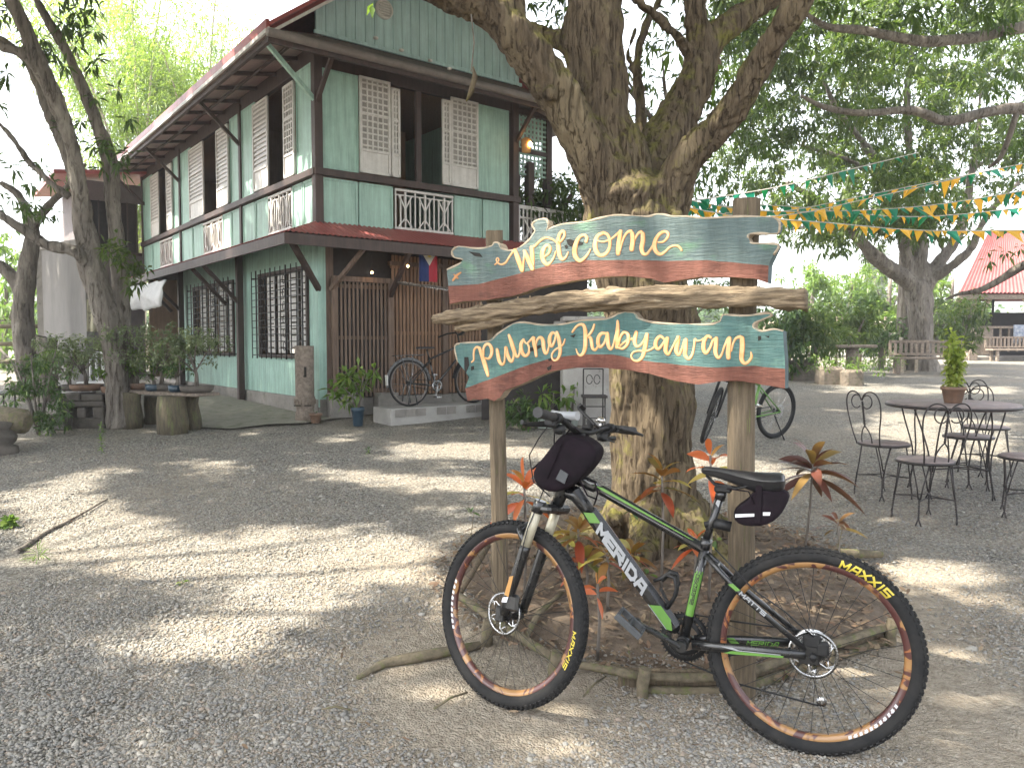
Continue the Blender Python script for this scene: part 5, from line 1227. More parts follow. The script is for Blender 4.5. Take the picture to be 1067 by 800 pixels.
for c, r in ((jw, .016), (jw2, .018)): m.lathe([(.004, -.003), (r, -.003), (r, .003), (.004, .003)], 14, 0, Matrix.Translation(c) @ Matrix.Rotation(PI / 2, 4, 'X'))
for s_ in (.006, -.006):
    m.bar(jw + V3(.012, s_, 0), jw2 + V3(.016, s_, 0), .0025, .006, 0, (0, 1, 0)); m.bar(jw + V3(-.01, s_, 0), jw2 + V3(-.016, s_, 0), .0025, .006, 0, (0, 1, 0))
m.bar(jw + V3(.01, .0, 0), rh + V3(.0, -.06, -.03), .014, .022, 0, (0, 1, 0), .004); sub(m, 'derailleur', M['chrome'], mtb)
m = MB()
for P in ([rh + V3(0, -.046, .05), V3(.30, -.046, .415), BB + V3(-.02, -.046, .088)], [jw2 + V3(.01, 0, -.016), V3(.26, -.047, .19), BB + V3(0, -.046, -.090)]): m.tube(P, .0045, 6, flat=.7)
sub(m, 'chain', M['matblack'], mtb)
m = MB(); m.box(-.045, -.0, .045, .072, .30 + .06, .30 + .11, 0, None, .008); m.box(-.02, .04, .05, .07, .385, .43, 0, None, .008); m.tube([V3(.0, .065, .42), V3(.10, .06, .50), V3(.2, .055, .56), V3(.34, .03, .69)], .0028, 6); m.lathe([(.0, 0), (.014, .0), (.012, .012), (0, .014)], 12, 0, Matrix.Translation(rh + V3(0, .07, 0)) @ Matrix.Rotation(-PI / 2, 4, 'X'))
sub(m, 'brake_caliper', M['matblack'], mtb)
# fork (steered)
m = MB(SF); crown = V3(.945, 0, .782)
m.box(.915, .985, -.075, .075, .765, .80, 0, None, .012); m.tube([ax_lo, ax_lo - axd * .03], .025, 14)
leg = {}
for s_ in (1, -1):
    top = V3(.972, s_ * .062, .80); bot_ = fh + V3(-.012, s_ * .062, .0); mid = top.lerp(bot_, .38)
    m.tube([top + (top - bot_).normalized() * .012, top.lerp(bot_, .08)], .0235, 14)
    m.tube([mid, top.lerp(bot_, .42), top.lerp(bot_, .9), bot_], [.0215, .0215, .019, .016], 14)
    m.box(bot_.x - .004, bot_.x + .034, bot_.y - .012, bot_.y + .012, bot_.z - .03, bot_.z + .03, 0, None, .006)
    leg[s_] = (top, mid, bot_)
P = [leg[1][1], V3(leg[1][1].x + .045, .05, leg[1][1].z + .055), V3(leg[1][1].x + .05, 0, leg[1][1].z + .075), V3(leg[1][1].x + .045, -.05, leg[1][1].z + .055), leg[-1][1]]
m.tube(P, .014, 10); m.box(bot_.x - .075, bot_.x - .01, .052, .078, bot_.z + .02, bot_.z + .085, 0, None, .01)
m.tube([fh + V3(0, .05, 0), fh + V3(0, .078, 0)], .011, 12); m.tube([V3(1.06, .075, .42), V3(1.05, .082, .50), V3(1.0, .09, .70), V3(.95, .07, .86)], .0026, 6)
fork = sub(m, 'fork', M['frameblack'], mtb)
m = MB(SF)
for s_ in (1, -1): m.tube([leg[s_][0].lerp(leg[s_][2], .06), leg[s_][0].lerp(leg[s_][2], .39)], .0195, 16)
sub(m, 'stanchions', M['stanch'], fork)
m = MB(SF)
t0, t1 = leg[1][1].lerp(leg[1][2], .46), leg[1][1].lerp(leg[1][2], .72); dd = (t1 - t0).normalized(); pw = Vector((dd.z, 0, -dd.x))
m.add([t0 + V3(0, .0215, 0) + pw * -.012, t0 + V3(0, .0215, 0) + pw * .004 + dd * -.01, t1 + V3(0, .0205, 0) + pw * .012, t1 + V3(0, .0205, 0) - pw * .010], [(0, 1, 2, 3)], 0)
m.add([t1 + V3(0, .0208, 0) + dd * .012 + pw * -.012, t1 + V3(0, .0208, 0) + pw * .012, t1 + V3(0, .0205, 0) + pw * .012 + dd * .022, t1 + V3(0, .0205, 0) - pw * .012 + dd * .032], [(0, 1, 2, 3)], 1)
M['gold'] = pmat('gold_print', (.48, .25, .06), (.4, .2, .05), .4); sub(m, 'decal', [M['gold'], M['whitep']], fork)
# cockpit (steered)
hb = V3(.845, 0, 1.085)
m = MB(SF); m.tube([ax_hi - axd * .04, ax_hi + axd * .045], .019, 14); m.bar(ax_hi + axd * .03, hb, .036, .034, 0, (0, 1, 0), .01); sub(m, 'stem', M['matblack'], mtb)
def barpt(y): s_ = abs(y) / .335; return V3(hb.x - .035 * s_ * s_, y, hb.z + .028 * min(1, max(0, (s_ - .15) / .3)) + .008 * s_)
m = MB(SF); m.tube([barpt(-.33 + .66 * i / 24) for i in range(25)], .0125, 12); bar_ = sub(m, 'handlebar', M['matblack'], mtb)
m = MB(SF)
for s_ in (1, -1):
    m = MB(SF); m.tube([barpt(s_ * (.215 + .118 * i / 6)) for i in range(7)], [.0165, .0155, .0165, .0175, .0165, .0165, .0178], 14)
    if s_ > 0: m.tube([barpt(.333), barpt(.338)], .0195, 16); sub(m, 'grip', M['grip'], bar_)
p = barpt(-.30); m.add([p + V3(x, y, z) for x, y, z in ((.0, .09, .012), (-.03, .09, .006), (-.055, .03, -.004), (-.055, -.03, -.012), (-.01, -.045, -.004), (.012, -.03, .004), (.0, .09, .0), (-.03, .09, -.006), (-.055, .03, -.014), (-.055, -.03, -.022), (-.01, -.045, -.014), (.012, -.03, -.01))], [(0, 1, 2, 3, 4, 5), (11, 10, 9, 8, 7, 6)] + [(i, (i + 1) % 6, 6 + (i + 1) % 6, 6 + i) for i in range(6)], 0, True)
sub(m, 'grip', M['grip'], bar_)
for s_ in (1, -1):
    m = MB(SF); p = barpt(s_ * .185)
    m.tube([p + V3(0, -s_ * .012, 0), p + V3(0, s_ * .012, 0)], .020, 12); m.box(p.x + .0, p.x + .05, p.y - .016, p.y + .018, p.z - .035, p.z - .004, 0, None, .008)
    m.tube([p + V3(.03, s_ * -.04, -.02), p + V3(.045, s_ * .0, -.022), p + V3(.065, s_ * .05, -.03), p + V3(.062, s_ * .10, -.034), p + V3(.055, s_ * .135, -.03)], [.011, .009, .0065, .006, .007], 8, flat=1.4)
    m.lathe([(0, -.02), (.02, -.016), (.024, 0), (.02, .016), (0, .02)], 12, 0, Matrix.Translation(p + V3(.01, -s_ * .035, -.038)))
    m.bar(p + V3(0, -s_ * .05, -.045), p + V3(-.03, -s_ * .01, -.055), .012, .006)
    sub(m, 'brake_lever', M['matblack'], bar_)
m = MB(SF)
m.tube([barpt(.17) + V3(.04, 0, -.02), V3(.95, .13, 1.045), V3(1.02, .09, .98), V3(1.02, .05, .88), V3(.95, .03, .83)], .0026, 6)
m.tube([barpt(-.17) + V3(.04, 0, -.02), V3(.95, -.1, 1.06), V3(.99, -.06, .98), V3(.94, -.03, .90)], .0026, 6)
m.tube([barpt(.15) + V3(.03, 0, -.01), V3(.90, .1, 1.04), V3(.93, .05, .98), V3(.9, .03, .9)], .0026, 6); sub(m, 'cable', M['matblack'], bar_)
m = MB(SF); p = barpt(.10) + V3(.0, 0, .034); m.tube([p + V3(-.04, .0, 0), p + V3(.05, -.0, .0), p + V3(.075, 0, 0)], [.017, .017, .021], 16); T = I3
lt = sub(m, 'head_light', M['silver'], mtb); m = MB(SF); m.tube([p + V3(.0, 0, -.012), p + V3(0, 0, -.034)], .012, 10); m.tube([p + V3(.0751, 0, 0), p + V3(.077, 0, 0)], .0145, 16); sub(m, 'clamp', M['matblack'], lt)
m = MB(SF); p = barpt(-.06) + V3(.01, 0, .05)
TT = Matrix.Translation(p) @ Matrix.Rotation(R(-38), 4, 'Y') @ Matrix.Rotation(R(15), 4, 'X')
for (x0, x1, y0, y1) in ((-.045, .05, -.012, .0), (-.045, .05, .026, .036), (-.052, -.042, -.014, .038), (.045, .056, -.014, .038), (-.02, .03, -.0, .03)): m.box(x0, x1, y0, y1, -.004, .006, 0, TT, .002)
m.box(.05, .06, -.014, .038, 0, .022, 0, TT, .002); m.bar(p, barpt(-.06), .022, .022, 0, (0, 0, 1), .004); sub(m, 'phone_holder', M['matblack'], bar_)
m = MB(SF); p = barpt(-.12) + V3(0, 0, .032); m.lathe([(.0, .018), (.013, .015), (.020, .004), (.021, -.004), (.0, -.004)], 16, 0, Matrix.Translation(p)); m.tube([p, barpt(-.12)], .006, 8); sub(m, 'bell', M['chrome'], bar_)
m = MB(SF); m.box(hb.x - .02, hb.x + .015, -.05, -.015, hb.z + .012, hb.z + .03, 0, None, .004); m.tube([barpt(.0), barpt(.0) + V3(.05, .04, .025)], .008, 8); sub(m, 'cycle_computer', M['matblack'], bar_)
# bags (top-level things strapped to the bike)
def bag(name, label, outline, y0, y1, inset, mat, extra=None):
    root = empty(name, BO, label, 'bag', rot=mtb.rotation_euler[:]); cx = sum(p.x for p in outline) / len(outline); cz = sum(p.z for p in outline) / len(outline)
    m = MB(); n = len(outline); lay = []
    for t, sc in ((0, .80), (.07, .94), (.25, 1.0), (.5, 1.03), (.75, 1.0), (.93, .94), (1, .80)):
        lay.append([(cx + (p.x - cx) * (1 - (1 - sc) * inset), y0 + (y1 - y0) * t, cz + (p.z - cz) * (1 - (1 - sc) * inset)) for p in outline])
    vs = [v for l in lay for v in l]; fs = [(i * n + k, i * n + (k + 1) % n, (i + 1) * n + (k + 1) % n, (i + 1) * n + k) for i in range(6) for k in range(n)] + [list(range(n))[::-1], [6 * n + k for k in range(n)]]
    m.add(vs, fs, 0, True); o = sub(m, 'pouch', M[mat], root)
    s = o.modifiers.new('round', 'SUBSURF'); s.levels = 1; s.render_levels = 1
    return root, o
yb = .075
out = [BL(x, y, 0) for x, y in ((561, 486), (559.5, 495), (563, 503), (571, 509.5), (581, 511.5), (592, 509.5), (607, 501), (618, 488), (625, 479), (627, 470), (625, 464), (614, 456), (600, 450), (591, 450), (585, 456), (574, 471))]
hbag, pch = bag('handlebar_bag', 'black and plum fabric bag hanging under the handlebar', out, -.085, .085, .55, 'cloth')
m = MB(); rim_ = [BL(x, y, 0) for x, y in ((560, 487), (575, 473), (587, 458), (598, 450))]
for yy in (.062, -.06): m.tube([p + V3(0, yy, 0) for p in rim_], .0035, 6)
out2 = [BL(x, y, 0) + V3(0, .088, 0) for x, y in ((592, 459), (588, 470), (583, 482), (577, 496))]; m.tube(out2, .003, 6, flat=.5)
sub(m, 'piping', M['cloth'], hbag)
m = MB(); q = [BL(x, y, .094) for x, y in ((584, 489), (592, 494), (588, 504), (579, 499))]; m.add(q + [p - V3(0, .006, 0) for p in q], [(0, 1, 2, 3), (0, 4, 5, 1), (1, 5, 6, 2), (2, 6, 7, 3), (3, 7, 4, 0)]); sub(m, 'patch', M['grey_pl'], hbag)
m = MB(); m.tube([BL(612, 500, .02), BL(620, 503, .03), BL(623, 514, .03), BL(619, 526, .025)], .006, 6, flat=.4); m.tube([BL(604, 500, .05), BL(612, 516, .035), BL(622, 520, 0)], .0035, 6); m.tube([BL(590, 452, .06), BL(597, 444, .06), BL(604, 450, .06)], .007, 6, flat=.4); sub(m, 'strap', M['cloth'], hbag)
out = [BL(x, y, 0) for x, y in ((764, 533), (769, 525), (783, 518), (786, 507), (811, 508), (824, 512), (822, 520), (816, 533), (806, 543), (793, 547.5), (773, 547), (765, 541))]
sbag, pch = bag('saddle_bag', 'black wedge shaped bag strapped beneath the saddle', out, -.042, .042, .5, 'cloth')
m = MB(); q = [BL(x, y, .0445) for x, y in ((766, 535.5), (786, 535), (786, 538), (766, 539))]; m.add(q, [(0, 1, 2, 3)]); q = [BL(x, y, .0445) for x, y in ((795, 533.5), (803, 533.5), (802, 537), (795, 537))]; m.add(q, [(0, 1, 2, 3)]); sub(m, 'reflective_strip', M['whitep'], sbag)
m = MB(); m.bar(BL(791, 506, .045), BL(789, 545, .045), .02, .003, 0, (0, 1, 0)); m.tube([V3(.30, .03, .905), BL(780, 512, .035), BL(786, 525, .046)], .006, 6, flat=.4); sub(m, 'strap', M['cloth'], sbag)

# ---- simpler bicycles
def plain_bike(name, label, loc, heading, steer, Rw, wb, colf, style, lean=0):
    root = empty(name, loc, label, 'bicycle', rot=(lean, 0, heading)); rh = V3(0, 0, Rw); fh = V3(wb, 0, Rw); BBp = V3(wb * .40, 0, Rw - .05)
    lo, hi = V3(wb * .86, 0, Rw + .40), V3(wb * .80, 0, Rw + .56)
    ad = (hi - lo).normalized(); ST = Matrix.Translation(lo) @ Matrix.Rotation(steer, 4, ad) @ Matrix.Translation(-lo); S = lambda p: ST @ Vector(p)
    tr = .024 if style == 'mtb' else .017
    for c, s in ((rh, I3), (fh, S)): wheel(root, c, Rw, s, knobs=False, spokes=20, rimm='matblack' if style == 'mtb' else 'gutter', tyre_r=tr, rotor=style == 'mtb', fine=False)
    stt = V3(wb * .32, 0, Rw + .33); m = MB(); r = .02 if style == 'mtb' else .014
    m.tube([lo, hi], .02, 10); m.tube([lo.lerp(hi, .2), BBp], r * 1.15, 10); m.tube([lo.lerp(hi, .8), stt], r, 10); m.tube([stt + V3(-.01, 0, .03), BBp], r * .9, 10)
    for s_ in (1, -1): m.tube([BBp + V3(0, s_ * .03, 0), rh + V3(0, s_ * .06, 0)], .010, 8); m.tube([stt + V3(0, s_ * .02, -.03), rh + V3(0, s_ * .06, 0)], .009, 8)
    sub(m, 'frame', M[colf], root)
    m = MB(S)
    for s_ in (1, -1): m.tube([lo + V3(.01, s_ * .055, -.01), fh + V3(0, s_ * .055, 0)], [.017, .012], 10)
    m.bar(lo + V3(.01, -.06, 0), lo + V3(.01, .06, 0), .03); sub(m, 'fork', M['matblack'], root)
    m = MB(S); h = hi + V3(-.02, 0, .10 if style == 'mtb' else .12); m.tube([hi, h], .012, 8)
    if style == 'mtb': m.tube([h + V3(0, -.31, 0), h, h + V3(0, .31, 0)], .014, 8)
    else: m.tube([h + V3(-.16, -.28, -.02), h + V3(-.03, -.24, .03), h + V3(.04, -.1, .04), h, h + V3(.04, .1, .04), h + V3(-.03, .24, .03), h + V3(-.16, .28, -.02)], .012, 8); m.tube([h + V3(.05, -.1, 0), h + V3(-.12, -.2, -.02)], .006, 6); m.tube([hi, V3(fh.x, 0, Rw + .36)], .006, 6)
    sub(m, 'handlebar', M['matblack'], root)
    m = MB(); m.tube([stt, stt + V3(-.04, 0, .14)], .012, 8); q = stt + V3(-.05, 0, .155)
    vs = []; prof = [(.13, .012), (.06, .02), (0, .035), (-.07, .07), (-.12, .075), (-.14, .05)]
    for x, w in prof: vs += [(q.x + x, -w, q.z - .005), (q.x + x, w, q.z - .005), (q.x + x, w * .7, q.z + .022), (q.x + x, -w * .7, q.z + .022)]
    m.add(vs, [(4 * i + a, 4 * i + (a + 1) % 4, 4 * i + 4 + (a + 1) % 4, 4 * i + 4 + a) for i in range(5) for a in range(4)] + [(3, 2, 1, 0), (20, 21, 22, 23)], 0, True)
    sub(m, 'saddle', M['leather'], root)
    m = MB()
    for sd_ in ((-1, 1) if style != 'mtb' else (-1,)):
        if sd_ == -1 or style == 'old': m.lathe([(.055, 0), (.085, 0), (.085, .004), (.055, .004), (.055, 0)], 26, 0, Matrix.Translation(BBp + V3(0, -.045, 0)) @ Matrix.Rotation(PI / 2, 4, 'X'))
    for i in range(5): a = i * 2 * PI / 5; m.bar(BBp + V3(0, -.047, 0), BBp + V3(math.cos(a) * .07, -.047, math.sin(a) * .07), .008, .004)
    for s_, a in ((1, 1.3), (-1, 1.3 + PI)):
        e = BBp + V3(math.cos(a) * .165, s_ * .07, math.sin(a) * .165); m.bar(BBp + V3(0, s_ * .06, 0), e, .012, .02); m.box(e.x - .04, e.x + .04, e.y - .0 if s_ > 0 else e.y - .09, e.y + .09 if s_ > 0 else e.y, e.z - .01, e.z + .01)
    sub(m, 'crankset', M['chrome'], root)
    m = MB(); m.tube([rh + V3(.02, -.045, .05), BBp + V3(0, -.045, .07)], .005, 5); m.tube([rh + V3(.02, -.045, -.05), BBp + V3(0, -.045, -.07)], .005, 5); sub(m, 'chain', M['matblack'], root)
    if style == 'old':
        for c, s, a0, a1 in ((rh, I3, .1, 3.3), (fh, S, .5, 3.0)):
            m = MB(s); P = [c + V3(math.cos(a0 + (a1 - a0) * i / 20) * (Rw + .012), 0, math.sin(a0 + (a1 - a0) * i / 20) * (Rw + .012)) for i in range(21)]
            for i in range(20): m.bar(P[i], P[i + 1], .05, .004, 0, (0, 1, 0))
            sub(m, 'mudguard', M['frameblack'], root)
        m = MB()
        for y in (-.06, 0, .06): m.bar(V3(-.22, y, Rw * 2 + .06), V3(.24, y, Rw * 2 + .07), .01)
        for x in (-.2, 0, .2): m.bar(V3(x, -.06, Rw * 2 + .06), V3(x, .06, Rw * 2 + .06), .01)
        for y in (-.07, .07): m.bar(V3(-.16, y, Rw * 2 + .06), rh + V3(0, y, 0), .009); m.bar(V3(.03, y, Rw * 2 + .06), rh + V3(0, y, 0), .009); m.bar(rh + V3(-.03, y * 1.3, 0), V3(-.07, y * 1.3, .02), .014); m.bar(rh + V3(.02, y * 1.3, 0), V3(.07, y * 1.3, .02), .014)
        sub(m, 'rack_and_stand', M['frameblack'], root)
        m = MB(); m.box(-Rw - .035, -Rw - .018, -.025, .025, Rw - .02, Rw + .12); sub(m, 'rear_plate', M['white'], root)
    else:
        m = MB(); m.tube([V3(.1, .06, Rw - .04), V3(.0, .17, .0)], .009, 6); sub(m, 'kickstand', M['matblack'], root)
    return root
p = A(806, 455, 9.3); p.z = gz(p.x, p.y); q = A(742, 465, 8.75)
plain_bike('bicycle', 'bright green mountain bike parked behind the right sign post', p, math.atan2(q.y - p.y, q.x - p.x), R(38), .34, 1.08, 'green', 'mtb', R(-6))
p = A(427, 423.5, 10.75)
plain_bike('bicycle', 'old black roadster bicycle with mudguards against the brown slat wall', p, math.atan2(hu.y, hu.x), 0, .325, 1.08, 'frameblack', 'old', R(-3))
st_z = p.z
m = MB(); a = Vector((p.x, p.y, 0)) - hu * .42 - hv * .22; P = [a, a + hu * 2.6, a + hu * 2.6 + hv * .5, a + hv * .5]
step = empty('concrete_step', a, 'low concrete step with patterned tiles under the old bicycle', 'step')
m.prism([(q.x, q.y) for q in P], lambda x, y, t: (x, y, t), st_z, .3); m.build('slab', M['concrete_pale'], step)
m = MB(); e0 = a - hv * .012
for i in range(15):
    if i in (3, 6, 11): continue
    m = MB(); b0 = e0 + hu * (.06 + i * .165); m.add([(b0.x, b0.y, st_z - .115), ((b0 + hu * .15).x, (b0 + hu * .15).y, st_z - .115), ((b0 + hu * .15).x, (b0 + hu * .15).y, st_z - .012), (b0.x, b0.y, st_z - .012)], [(0, 1, 2, 3)]); m.build('tile', M['concrete'], step)
# ================================================================ WIRE CHAIRS, TABLE, POT
M['wire'] = pmat('black_wire', (.020, .019, .020), (.045, .035, .032), .5, scale=25, metal=.3)
M['seatwood'] = pmat('seat_top', (.25, .20, .19), (.17, .135, .13), .55, scale=12, bmp=.2, spots=((.09, .075, .07), 20, .68))
M['terracotta'] = pmat('terracotta', (.22, .13, .085), (.14, .09, .065), .85, scale=14, bmp=.4, spots=((.30, .24, .19), 12, .6))
def twist(m, a, b, r=.006, turns=5, n=14):
    a, b = Vector(a), Vector(b); d = (b - a).normalized(); x = d.orthogonal().normalized(); y = d.cross(x)
    for ph in (0, PI):
        m.tube([a.lerp(b, i / n) + (x * math.cos(turns * 2 * PI * i / n + ph) + y * math.sin(turns * 2 * PI * i / n + ph)) * r * .7 for i in range(n + 1)], r * .75, 5)
def make_chair(x, y, ang, label):
    root = empty('wire_chair', (x, y, gz(x, y)), label, 'chair', 'wire chairs round the table', rot=(0, 0, ang))
    m = MB(); m.lathe([(0, .432), (.185, .432), (.192, .436), (.192, .456), (.186, .460), (.0, .462)], 30); sub(m, 'seat', [M['seatwood']], root)
    m = MB(); m.tube([(.193 * math.cos(2 * PI * i / 30), .193 * math.sin(2 * PI * i / 30), .443) for i in range(30)], .011, 6, closed=True, flat=1); sub(m, 'seat_rim', M['wire'], root)
    for i in range(4):
        a = PI / 4 + i * PI / 2; d = Vector((math.cos(a), math.sin(a), 0)); t = Vector((-d.y, d.x, 0)); ft = d * .215
        m = MB()
        for s_ in (-1, 1):
            m.tube([d * .165 + t * s_ * .055 + Vector((0, 0, .435)), d * .185 + t * s_ * .018 + Vector((0, 0, .27)), d * .197 + t * s_ * .007 + Vector((0, 0, .19))], .0052, 6)
            m.tube([ft.lerp(d * .21, .5) + t * s_ * .004 + Vector((0, 0, .045)), ft + t * s_ * .018 + Vector((0, 0, .002))], .0055, 6)
        twist(m, d * .197 + Vector((0, 0, .20)), ft + Vector((0, 0, .04)), .0065); sub(m, 'leg', M['wire'], root)
    m = MB()
    for i in range(4):
        a = PI / 4 + i * PI / 2; p = [Vector((math.cos(q) * .20, math.sin(q) * .20, .175)) for q in (a, a + PI / 2)]
        c = Vector((math.cos(a + PI / 4), math.sin(a + PI / 4), 0)) * .06 + Vector((0, 0, .185)); m.tube([Vector(v) for v in bez([p[0], c, p[1]], 5)], .0045, 5)
    sub(m, 'brace', M['wire'], root)
    # back: two outward hoops ending in curls on a twisted centre stem  (back is at -y)
    m = MB(); yb = -.18
    for s_ in (-1, 1):
        P = [(s_ * .125, yb + .02, .44), (s_ * .150, yb - .01, .56), (s_ * .180, yb - .03, .70), (s_ * .182, yb - .045, .80), (s_ * .150, yb - .055, .862), (s_ * .095, yb - .06, .882), (s_ * .035, yb - .06, .862), (s_ * .006, yb - .058, .82)]
        m.tube([Vector(v) for v in bez(P, 5)], .0058, 6)
        cx, cz = s_ * .058, .800; P = [Vector((s_ * .006, yb - .055, .82))] + [Vector((cx - s_ * .054 * math.cos(q), yb - .057, cz + .054 * math.sin(q))) for q in np.linspace(.2, 5.6, 18)]
        m.tube(P, .0052, 6)
    twist(m, (0, yb - .05, .80), (0, yb - .02, .60), .0075, 6, 22)
    for s_ in (-1, 1): m.tube([Vector(v) for v in bez([(0, yb - .02, .60), (s_ * .03, yb - .012, .565), (s_ * .052, yb, .51), (s_ * .055, yb + .01, .445)], 5)], .0052, 6)
    sub(m, 'backrest', M['wire'], root)
    return root
tc = A(992, 423, 6.45); tb = gz(0, 6.45)
c1 = A(964, 481, 5.62); c2 = A(921, 462, 6.35); c3 = A(1009, 456, 6.72); c4 = A(1027, 440, 7.25); c5 = A(1072, 478, 5.75)
def face(c, t, extra=0): return math.atan2(t.y - c.y, t.x - c.x) - PI / 2 + extra
make_chair(c1.x, c1.y, R(8), 'black wire chair nearest the camera, its two curls in front of the table')
make_chair(c2.x, c2.y, R(-72), 'black wire chair seen from the side, leftmost at the table')
make_chair(c3.x, c3.y, R(150), 'black wire chair pushed under the table, between its legs')
make_chair(c4.x, c4.y, R(186), 'black wire chair behind the table with only its curled back showing')
make_chair(c5.x, c5.y, R(60), 'black wire chair cut off by the right edge of the photo')
troot = empty('round_table', (tc.x, tc.y, tb), 'round wooden cafe table on thin wire legs', 'table')
m = MB(); m.lathe([(0, .735), (.485, .735), (.497, .74), (.497, .768), (.49, .773), (0, .775)], 56); sub(m, 'tabletop', M['seatwood'], troot)
m = MB(); m.tube([(.498 * math.cos(2 * PI * i / 56), .498 * math.sin(2 * PI * i / 56), .752) for i in range(56)], .012, 6, closed=True); sub(m, 'table_rim', M['wire'], troot)
for i in range(4):
    a = R(35) + i * PI / 2; d = Vector((math.cos(a), math.sin(a), 0)); t = Vector((-d.y, d.x, 0)); m = MB()
    for s_ in (-1, 1): m.tube([Vector(v) for v in bez([d * .36 + t * s_ * .13 + Vector((0, 0, .735)), d * .35 + t * s_ * .08 + Vector((0, 0, .60)), d * .31 + t * s_ * .03 + Vector((0, 0, .38)), d * .31 + t * s_ * .008 + Vector((0, 0, .22))], 4)], .0065, 6)
    twist(m, d * .31 + Vector((0, 0, .23)), d * .34 + Vector((0, 0, .05)), .008)
    for s_ in (-1, 1): m.tube([d * .338 + Vector((0, 0, .06)), d * .345 + t * s_ * .025 + Vector((0, 0, .002))], .0065, 6)
    sub(m, 'leg', M['wire'], troot)
m = MB()
for i in range(4):
    a = R(35) + i * PI / 2; p = [Vector((math.cos(q) * .31, math.sin(q) * .31, .24)) for q in (a, a + PI / 2)]; m.tube([p[0], (p[0] + p[1]) * .3 + Vector((0, 0, .1)), p[1]], .006, 6)
sub(m, 'brace', M['wire'], troot)
def pot(m, r, h, mi=0, T=None): m.lathe([(r * .68, 0), (r * .72, .004), (r * .93, h * .78), (r * 1.03, h * .79), (r * 1.05, h), (r * .93, h), (r * .88, h * .82), (0, h * .8)], 26, mi, T)
pz = tb + .776; pp_ = A(993, 420, 6.40)
pr_ = empty('potted_plant', (pp_.x, 6.40, pz), 'tall yellow green plant in a terracotta pot on the round table', 'potted plant')
m = MB(); pot(m, .092, .135); sub(m, 'pot', M['terracotta'], pr_)
m = MB(); st_ = []
for k in range(5):
    a = k * 1.3; e = Vector((math.cos(a) * .05, math.sin(a) * .03, random.uniform(.38, .60))); m.tube([(0, 0, .1), e * .5 + Vector((.01, 0, .06)), e], .004, 5); st_ += [e * t + Vector((random.uniform(-.02, .02), random.uniform(-.02, .02), .09 * (1 - t))) for t in np.linspace(.2, 1.02, 11)]
sub(m, 'stems', M['shrub'], pr_)
M['yleaf'] = leaf_mat('yellow_green_leaf', (.20, .27, .05), (.32, .36, .09), (.48, .46, .14), .4)
P, D = clumps(np.array(st_) + np.array(pr_.location), 13, .075, .1); leaves_mesh('foliage', P, D, RNG.uniform(.03, .065, len(P)), .03, M['yleaf'], pr_)

# ================================================================ RIGHT SIDE: pavilion, benches, kerb stones, bushes
M['oldwood'] = wood_mat('weathered_wood', (.27, .22, .18), (.16, .13, .105), (3, 3, 3), 7, .85, .6)
M['palewood'] = wood_mat('pale_log', (.48, .42, .34), (.33, .28, .22), (2, 2, 2), 6, .85, .6)
M['pinkroof'] = pmat('faded_red_roof', (.29, .085, .08), (.20, .055, .05), .55, scale=2.5, spots=((.28, .1, .1), 5, .6))
def bench(x, y, w, ang, label, seat=.45, mat='oldwood', back=True, cat='bench', name='wooden_bench'):
    r = empty(name, (x, y, gz(x, y)), label, cat, rot=(0, 0, ang))
    m = MB(); m.box(-w / 2, w / 2, -.24, .2, seat - .06, seat, 0, None, .01); sub(m, 'seat', M[mat], r)
    for sx in (-1, 1):
        for sy in (-.18, .15): m = MB(); m.box(sx * w * .42 - .045, sx * w * .42 + .045, sy - .04, sy + .04, -.02, seat - .06, 0, None, .008); sub(m, 'leg', M[mat], r)
    if back:
        m = MB(); m.box(-w / 2, w / 2, .2, .25, seat + .36, seat + .43, 0, None, .008); m.box(-w / 2, w / 2, .2, .25, seat + .04, seat + .09)
        n = int(w / .13)
        for i in range(n + 1): xx = -w / 2 + .03 + (w - .06) * i / n; m.box(xx - .035, xx + .03, .205, .24, seat + .05, seat + .38)
        sub(m, 'backrest', M[mat], r)
    return r
bp = A(966, 389, 20.0)
b_ = bench(bp.x, 20.0, 1.75, R(-12), 'long dark wooden bench with a slatted back in front of the far tree')
bench(A(948, 380, 21.2).x, 21.2, 1.1, R(60), 'pale log seat at the left end of the dark bench', .5, 'palewood', back=True, name='log_bench')
# pavilion
PY = 27.0
p0 = A(1012, 372, PY); pvz = gz(0, PY); pav = empty('pavilion', (p0.x, PY, pvz), 'open timber pavilion with a steep faded pink tin roof', 'pavilion')
X0 = A(993, 372, PY).x; wv = 9.0
def pbox(m, x0, x1, y0, y1, z0, z1): m.box(x0, x1, y0, y1, z0, z1, 0, None, .01)
pz0, pzE, pzR = pvz, A(0, 306, PY).z, A(0, 243, PY + 1.5).z
m = MB(); yF, yR = PY - .6, PY + 2.4; n = 260; vs = []; fs = []; xl = X0 - .2; xr = xl + wv
for i in range(n + 1):
    x = xl + wv * i / n; w = .022 * math.sin(i * PI / 2); xt = x + (2.8 * (1 - (x - xl) / 4.5) if x < xl + 4.5 else 0)
    vs += [(x, yF, pzE + w), (xt, yR, pzR + .25 + w)]
for i in range(n): fs.append((2 * i, 2 * i + 1, 2 * i + 3, 2 * i + 2))
m.add(vs, fs)
m.add([(xl, yF, pzE), (xl + 2.8, yR, pzR + .25), (xl + 3.2, yR + 2.6, pzE)], [(0, 1, 2)]); m.add([(xl + 2.8, yR, pzR + .25), (xr, yR, pzR + .25), (xr, yR + 2.6, pzE), (xl + 3.2, yR + 2.6, pzE)], [(0, 1, 2, 3)])
m.build('roof', M['pinkroof'], pav)
